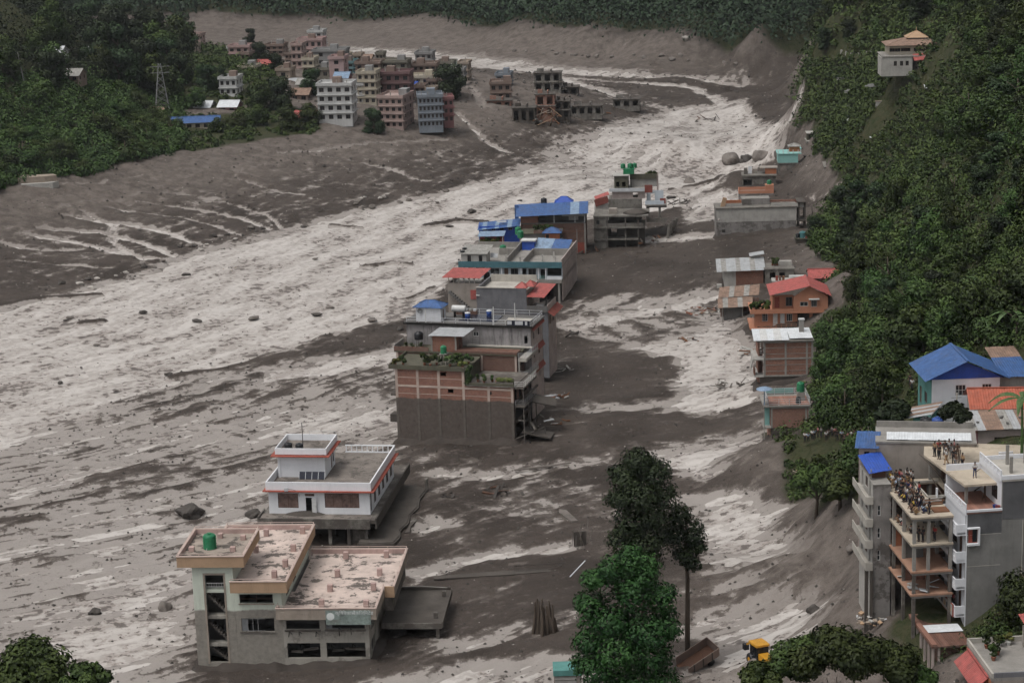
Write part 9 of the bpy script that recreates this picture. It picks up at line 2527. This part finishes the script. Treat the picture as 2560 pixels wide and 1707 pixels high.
stones('pale_gravel', 'pale pebbles and scraps strewn over the mud', DRY, 1300, 81, 'rock_pale', (.05, .17))
stones('dark_gravel', 'dark stones and clods strewn over the mud', (GM < .3) & (GV < .2) & (GY < 900), 5200, 82, 'rock_dark', (.1, .38))
stones('river_clods', 'dark clods and driftwood scraps carried in the river', (GM > .1) & (GY < 800) & (GV < .2), 600, 83, 'rock_dark', (.08, .2), lift=.5)
def debris(u, v, n, spread, seed, label, mats=('rock_dark', 'rust', 'pale_render', 'door_wood'), L=(.8, 3.0), zl=.0):
 q = G(u, v); z = gz(q[0], q[1]) + zl
 b = Bd('debris_heap', label, 'debris', (q[0], q[1], z), 0); r_ = random.Random(seed)
 for i in range(n):
  b.put(r_.choice(['plank', 'slab_piece', 'plank']), box_mesh(r_.uniform(*L), r_.uniform(.12, .5), r_.uniform(.08, .25), MATS[r_.choice(mats)]), (r_.uniform(-spread, spread), r_.uniform(-spread, spread) * .8, r_.uniform(.05, .7)), 0, None, (r_.uniform(-.4, .4), r_.uniform(-.5, .5), r_.uniform(0, 3.1)))
 return b
debris(1760, 785, 40, 3.6, 1, 'heap of broken bricks and boards beside the rusty shed', ('brick', 'tw_tan', 'pale_render', 'rust'), (.5, 1.6))
debris(1880, 880, 22, 2.6, 2, 'splintered boards piled against the brick frame house', ('rust', 'pale_render', 'rock_dark'), (.8, 3.0))
debris(1725, 850, 10, 2.0, 3, 'few dark planks stranded in the pale side channel')
debris(1830, 965, 14, 2.6, 4, 'grey poles and boards on the silt left of the railing house', ('rock', 'pale_render', 'rock_dark'), (1.2, 4.0))
debris(1385, 1005, 16, 2.4, 5, 'pale splintered boards beside the brick building', ('pale_render', 'white_wall', 'rust'), (.6, 2.6))
debris(1395, 1070, 9, 2.2, 6, 'white sacks and boards at the foot of the brick building', ('white_wall', 'pale_render', 'rust'), (.6, 2.0))
debris(1400, 935, 9, 2.4, 7, 'pale rubble beside the red awnings', ('pale_render', 'concrete'), (.8, 1.8))
debris(1260, 1232, 12, 3.0, 8, 'dark driftwood in the mud behind the collapsed deck', ('rock_dark', 'door_wood'), (1.0, 3.4))
debris(1118, 1250, 7, 1.2, 9, 'dark splintered stump beside the collapsed deck', ('rock_dark',), (.5, 1.8))
debris(1470, 640, 12, 3.4, 10, 'dark timber and wire below the blue-roofed brick building', ('rock_dark', 'rust', 'ruin_grey'), (1, 3.5))
debris(1700, 505, 16, 3.2, 11, 'black wreckage right of the green-tank house', ('rock_dark', 'mud_caked', 'ruin_grey'), (1.2, 4.0))
debris(1770, 300, 8, 4.0, 12, 'drift logs caught in the far river', ('rock_dark', 'door_wood'), (3, 7), .5)
debris(1430, 850, 6, 2.6, 13, 'dark boards half sunk right of the stained terrace house', ('rock_dark',), (1, 3))
debris(2200, 1580, 40, 2.6, 14, 'pale rubble and scraps tipped above the treetops', ('white_wall', 'pale_render', 'tw_tan', 'ochre_fascia'), (.2, .8), .2)
debris(2010, 1200, 10, 1.4, 15, 'yellowish rubble under the bushes of the bank', ('tw_tan', 'ochre_fascia', 'pale_render'), (.4, 1.0))
debris(560, 655 + 20, 10, 3.4, 16, 'brown boards stranded on the left shore', ('tw_tan', 'rock', 'rock_dark'), (.8, 2.4))
b = debris(1355, 1175, 5, 1.6, 17, 'long grey log lying across the mud', ('rock',), (1, 2))
b.put('log', MB().tube([(-4.5, -.8, .3), (0, 0, .45), (4.8, 1.4, .6)], [.16, .2, .14], 7).mesh('log', MATS['rock']))
# buried wall running towards the evergreens
q0, q1 = G(1085, 1462), G(1450, 1425)
L_ = math.hypot(q1[0] - q0[0], q1[1] - q0[1])
b = Bd('buried_wall', 'mud-buried wall with fence bars running towards the evergreens', 'wall', (q0[0], q0[1], q0[2]), math.atan2(q1[1] - q0[1], q1[0] - q0[0]))
n = 9
for i in range(n):
 x0, x1 = L_ * i / n, L_ * (i + 1) / n - .05
 b.put('wall_piece', box_mesh(x1 - x0, .5, 1.5 + .3 * math.sin(i * 2.1), MATS['mud_caked']), ((x0 + x1) / 2, .15 * math.sin(i * 1.7), .25), .03 * math.sin(i * 3))
mb = MB()
for i in range(26):
 mb.box(L_ * .55 + i * .28, L_ * .55 + .05 + i * .28, .2, .25, .7, 2.1)
mb.box(L_ * .55, L_ * .55 + 7.3, .19, .26, 1.9, 1.97)
b.mb('fence', mb, MATS['rock_dark'])
b.mb('cap', MB().prism([(0, -.6), (L_ * .5, -.9), (L_, -.5), (L_, .5), (L_ * .5, .8), (0, .6)], .95, 1.15), MATS['mud_caked'])
# torn tree stump
q = G(1365, 1590); rg2 = np.random.default_rng(4)
b = Bd('torn_stump', 'splintered dead tree stump left of the evergreens', 'stump', (q[0], q[1], gz(q[0], q[1])), 0)
for i in range(30):
 a = rg2.uniform(0, 6.28); r = rg2.uniform(.1, 1.4); hgt = rg2.uniform(1.6, 4.6)
 b.mb('splinter', MB().tube([(math.cos(a) * r * 1.25, math.sin(a) * r, -.4), (math.cos(a) * r, math.sin(a) * r, hgt * .5), (math.cos(a) * r * .9 + rg2.uniform(-.2, .2), math.sin(a) * r * .9, hgt)], [.24, .2, .09], 6), MATS['bark'])
# hut ruin with stick frame by the evergreens
q = G(1452, 1370)
b = Bd('stick_frame', 'broken stick frame of a hut between the mud wall and the evergreens', 'ruin', (q[0], q[1], gz(q[0], q[1])), .2)
b.box('panel', -1, .8, 0, .2, 0, 2.2, MATS['mud_caked'])
for i in range(7):
 r_ = random.Random(i); b.mb('stick', MB().tube([(-1.2 + .4 * i, r_.uniform(-.5, .5), 0), (-1.6 + .5 * i + r_.uniform(-.8, .8), r_.uniform(-.5, .5), r_.uniform(2, 4.2))], .06, 5), MATS['rock'])
q = G(1425, 1455)
s = Bd('white_pole', 'pale pole leaning against the layered evergreen', 'pole', (q[0], q[1], gz(q[0], q[1])), 0); s.mb('shaft', MB().tube([(0, 0, .2), (2.2, .3, 2.4)], .08, 6), MATS['white_wall'])
q = G(1420, 1300)
s = Bd('fallen_wall', 'pale strip of fallen wall lying in the mud left of the tall evergreen', 'ruin', (q[0], q[1], gz(q[0], q[1]) - .15), 1.9); s.mb('strip', MB().prism([(-3, -.5), (2.5, -.7), (3.4, .1), (2.0, .7), (-2.8, .5)], 0, .45), MATS['rock'])
# tipped timber truck body, small cabin
q = G(1745, 1672)
b = Bd('truck_bed', 'tipped brown timber truck bed sunk in the mud right of the evergreen', 'truck bed', (q[0], q[1], gz(q[0], q[1]) + .5), .55, tilt=(.35, -.32))
b.box('floor', -2.4, 2.4, -1.1, 1.1, 0, .15, MATS['door_wood'])
for k in range(5):
 b.box('side_board', -2.4, 2.4, -1.18, -1.1, .15 + .27 * k, .4 + .27 * k, MATS['tw_brown']); b.box('side_board', -2.4, 2.4, 1.1, 1.18, .15 + .27 * k, .4 + .27 * k, MATS['tw_brown'])
 b.box('end_board', 2.4, 2.48, -1.1, 1.1, .15 + .27 * k, .4 + .27 * k, MATS['tw_brown'])
for x in (-1.6, -.2, 1.2):
 b.box('rib', x, x + .12, -1.26, -1.18, .1, 1.55, MATS['rock_dark'])
for x in (-1.3, 1.2):
 for y in (-1.0, 1.0):
  w_ = b.put('wheel', MB().lathe([(.2, -.14), (.48, -.14), (.52, 0), (.48, .14), (.2, .14)], 14).mesh('wheel', MATS['tank_black']), (x, y, -.35), 0, None, (math.pi / 2, 0, 0))
q = G(1430, 1730)
b = Bd('roadside_cabin', 'green-topped cabin with shutter at the bottom edge', 'cabin', P(1386, 1712, 5.5), .0)
b.box('wall', 0, 3.2, 0, 2.5, -3, 1.2, MATS['taupe_wall']); b.box('front_panel', .1, 2.6, -.06, 0, -2, 1.0, MATS['pale_render']); b.box('roof', -.1, 3.3, -.2, 2.6, 1.2, 1.9, MATS['teal_dark'])
for k in range(3):
 b.box('batten', .1, 2.6, -.1, -.06, -.6 + .6 * k, -.54 + .6 * k, MATS['rock'])
# yellow backhoe loader half hidden by the treetop
q = P(1899, 1664, gz(*P(1899, 1664, 6)[:2]))
b = Bd('backhoe_loader', 'yellow backhoe loader with black cab half hidden behind the treetop', 'digger', q, 0.35)
plainmat('digger_yellow', (.55, .27, .02), .45, dirt=.2); plainmat('glass_dark', (.015, .017, .02), .1)
Yw = MATS['digger_yellow']
b.box('chassis', -.75, .75, -2.6, 1.6, .6, 1.2, MATS['tank_black']); b.box('hood', -.6, .6, -2.7, -.9, 1.2, 1.95, Yw)
cb = b.box('cab', -.75, .75, -.85, 1.0, 1.2, 2.7, MATS['glass_dark'])
for x in (-.75, .67):
 for y in (-.85, .92):
  b.box('cab_post', x, x + .08, y, y + .08, 1.2, 2.72, MATS['tank_black'], cb)
b.mb('cab_roof', MB().prism([(-.85, -.95), (.85, -.95), (.92, .2), (.85, 1.15), (-.85, 1.15), (-.92, .2)], 2.72, 2.95), Yw)
for x in (-.85, .85):
 for y, r in ((-1.9, .5), (.7, .75)):
  wv = b.put('wheel', MB().lathe([(r * .4, -.2), (r * .92, -.2), (r, -.08), (r, .08), (r * .92, .2), (r * .4, .2)], 18).mesh('wheel', MATS['tank_black']), (x, y, r), 0, None, (0, math.pi / 2, 0))
  b.put('rim', MB().lathe([(r * .42, -.21), (r * .38, -.1), (r * .38, .1), (r * .42, .21)], 14).mesh('rim', Yw), (x, y, r), 0, wv)
for x in (-.55, .55):
 b.mb('loader_arm', MB().bar((x, -1.0, 1.6), (x, -3.4, .9), .18).bar((x, -3.4, .9), (x, -3.9, .4), .16), Yw)
b.mb('front_bucket', MB().add([(-1.1, -3.7, .1), (1.1, -3.7, .1), (1.1, -4.6, .1), (-1.1, -4.6, .1), (-1.1, -3.7, .9), (1.1, -3.7, .9)], [(0, 1, 2, 3), (0, 4, 5, 1), (0, 3, 4), (1, 5, 2)]), Yw)
b.mb('boom', MB().bar((0, 1.6, 1.0), (0, 2.0, 2.3), .24).bar((0, 2.0, 2.3), (0, 3.2, 1.6), .2), Yw)
b.mb('rear_bucket', MB().prism([(-.3, 3.3), (.3, 3.3), (.3, 3.9), (-.3, 3.9)], .8, 1.5), MATS['tank_black'])
wallmat('mud_drift', (0.055, 0.045, 0.039), stain=0.0, var=0.35)
# ------------------------------------------------------------------ mud drifted against the walls
def drift(b, pts, seed, w=(.7, 1.9), h=(.25, .9), step=.8, zoff=0.0):
 r_ = np.random.default_rng(seed)
 P0, P1, P2 = [], [], []
 for (xa, ya), (xb, yb) in zip(pts[:-1], pts[1:]):
  L = math.hypot(xb - xa, yb - ya); n = max(2, int(L / step)); nx, ny = (yb - ya) / L, -(xb - xa) / L
  for i in range(n + 1):
   t = i / n; x, y = xa + (xb - xa) * t, ya + (yb - ya) * t
   k = .5 + .5 * pnoise(np.array([x * .35 + seed]), np.array([y * .35]))[0] * 1.6
   ww = w[0] + (w[1] - w[0]) * np.clip(k + r_.uniform(-.2, .2), 0, 1); hh = h[0] + (h[1] - h[0]) * np.clip(k + r_.uniform(-.25, .25), 0, 1)
   for lst, d, up in ((P0, -.05, hh), (P1, ww * .45, hh * .55), (P2, ww, -.35)):
    q = b.world(x + nx * d, y + ny * d, 0); lst.append(b.root.matrix_basis.inverted() @ Vector((q.x, q.y, gz(q.x, q.y) + up + zoff)))
 v_ = P0 + P1 + P2; n = len(P0)
 f_ = [(i + a * n, i + (a + 1) * n, i + 1 + (a + 1) * n, i + 1 + a * n) for a in (0, 1) for i in range(n - 1)]
 o = link('mud_drift', new_mesh('mud_drift', v_, f_, MATS['mud_drift'], True), b.root); o['kind'] = 'stuff'
bpy.context.view_layer.update()
drift(OFFICE, [(-.05, 12), (-.05, -.05), (22.15, -.05), (22.15, 16)], 1)
drift(B1, [(-.05, 9), (-.05, -.05), (20.75, -.05), (20.75, 9)], 2, h=(.3, 1.1))
drift(BR, [(-.1, 5), (-.1, -.1), (BR_W, -.1)], 3)
for bb, W_, sd in DRIFTS:
 drift(bb, [(-.1, 4), (-.1, -.1), (W_, -.1), (W_, 4)], sd)
# ------------------------------------------------------------------ damp air
hz = MB().box(-890, 890, -60, 1890, -40, 420).mesh('haze', None)
hm = bpy.data.materials.new('haze'); hm.use_nodes = True
hn = hm.node_tree.nodes; hn.remove(hn['Principled BSDF'])
pv = hn.new('ShaderNodeVolumePrincipled'); pv.inputs['Color'].default_value = (0.86, 0.9, 0.96, 1); pv.inputs['Density'].default_value = 0.00005; pv.inputs['Anisotropy'].default_value = 0.2
hm.node_tree.links.new(pv.outputs[0], hn['Material Output'].inputs['Volume'])
hz.materials.append(hm)
ho = link('haze', hz); tag(ho, 'thin damp haze filling the valley', None, kind='stuff')
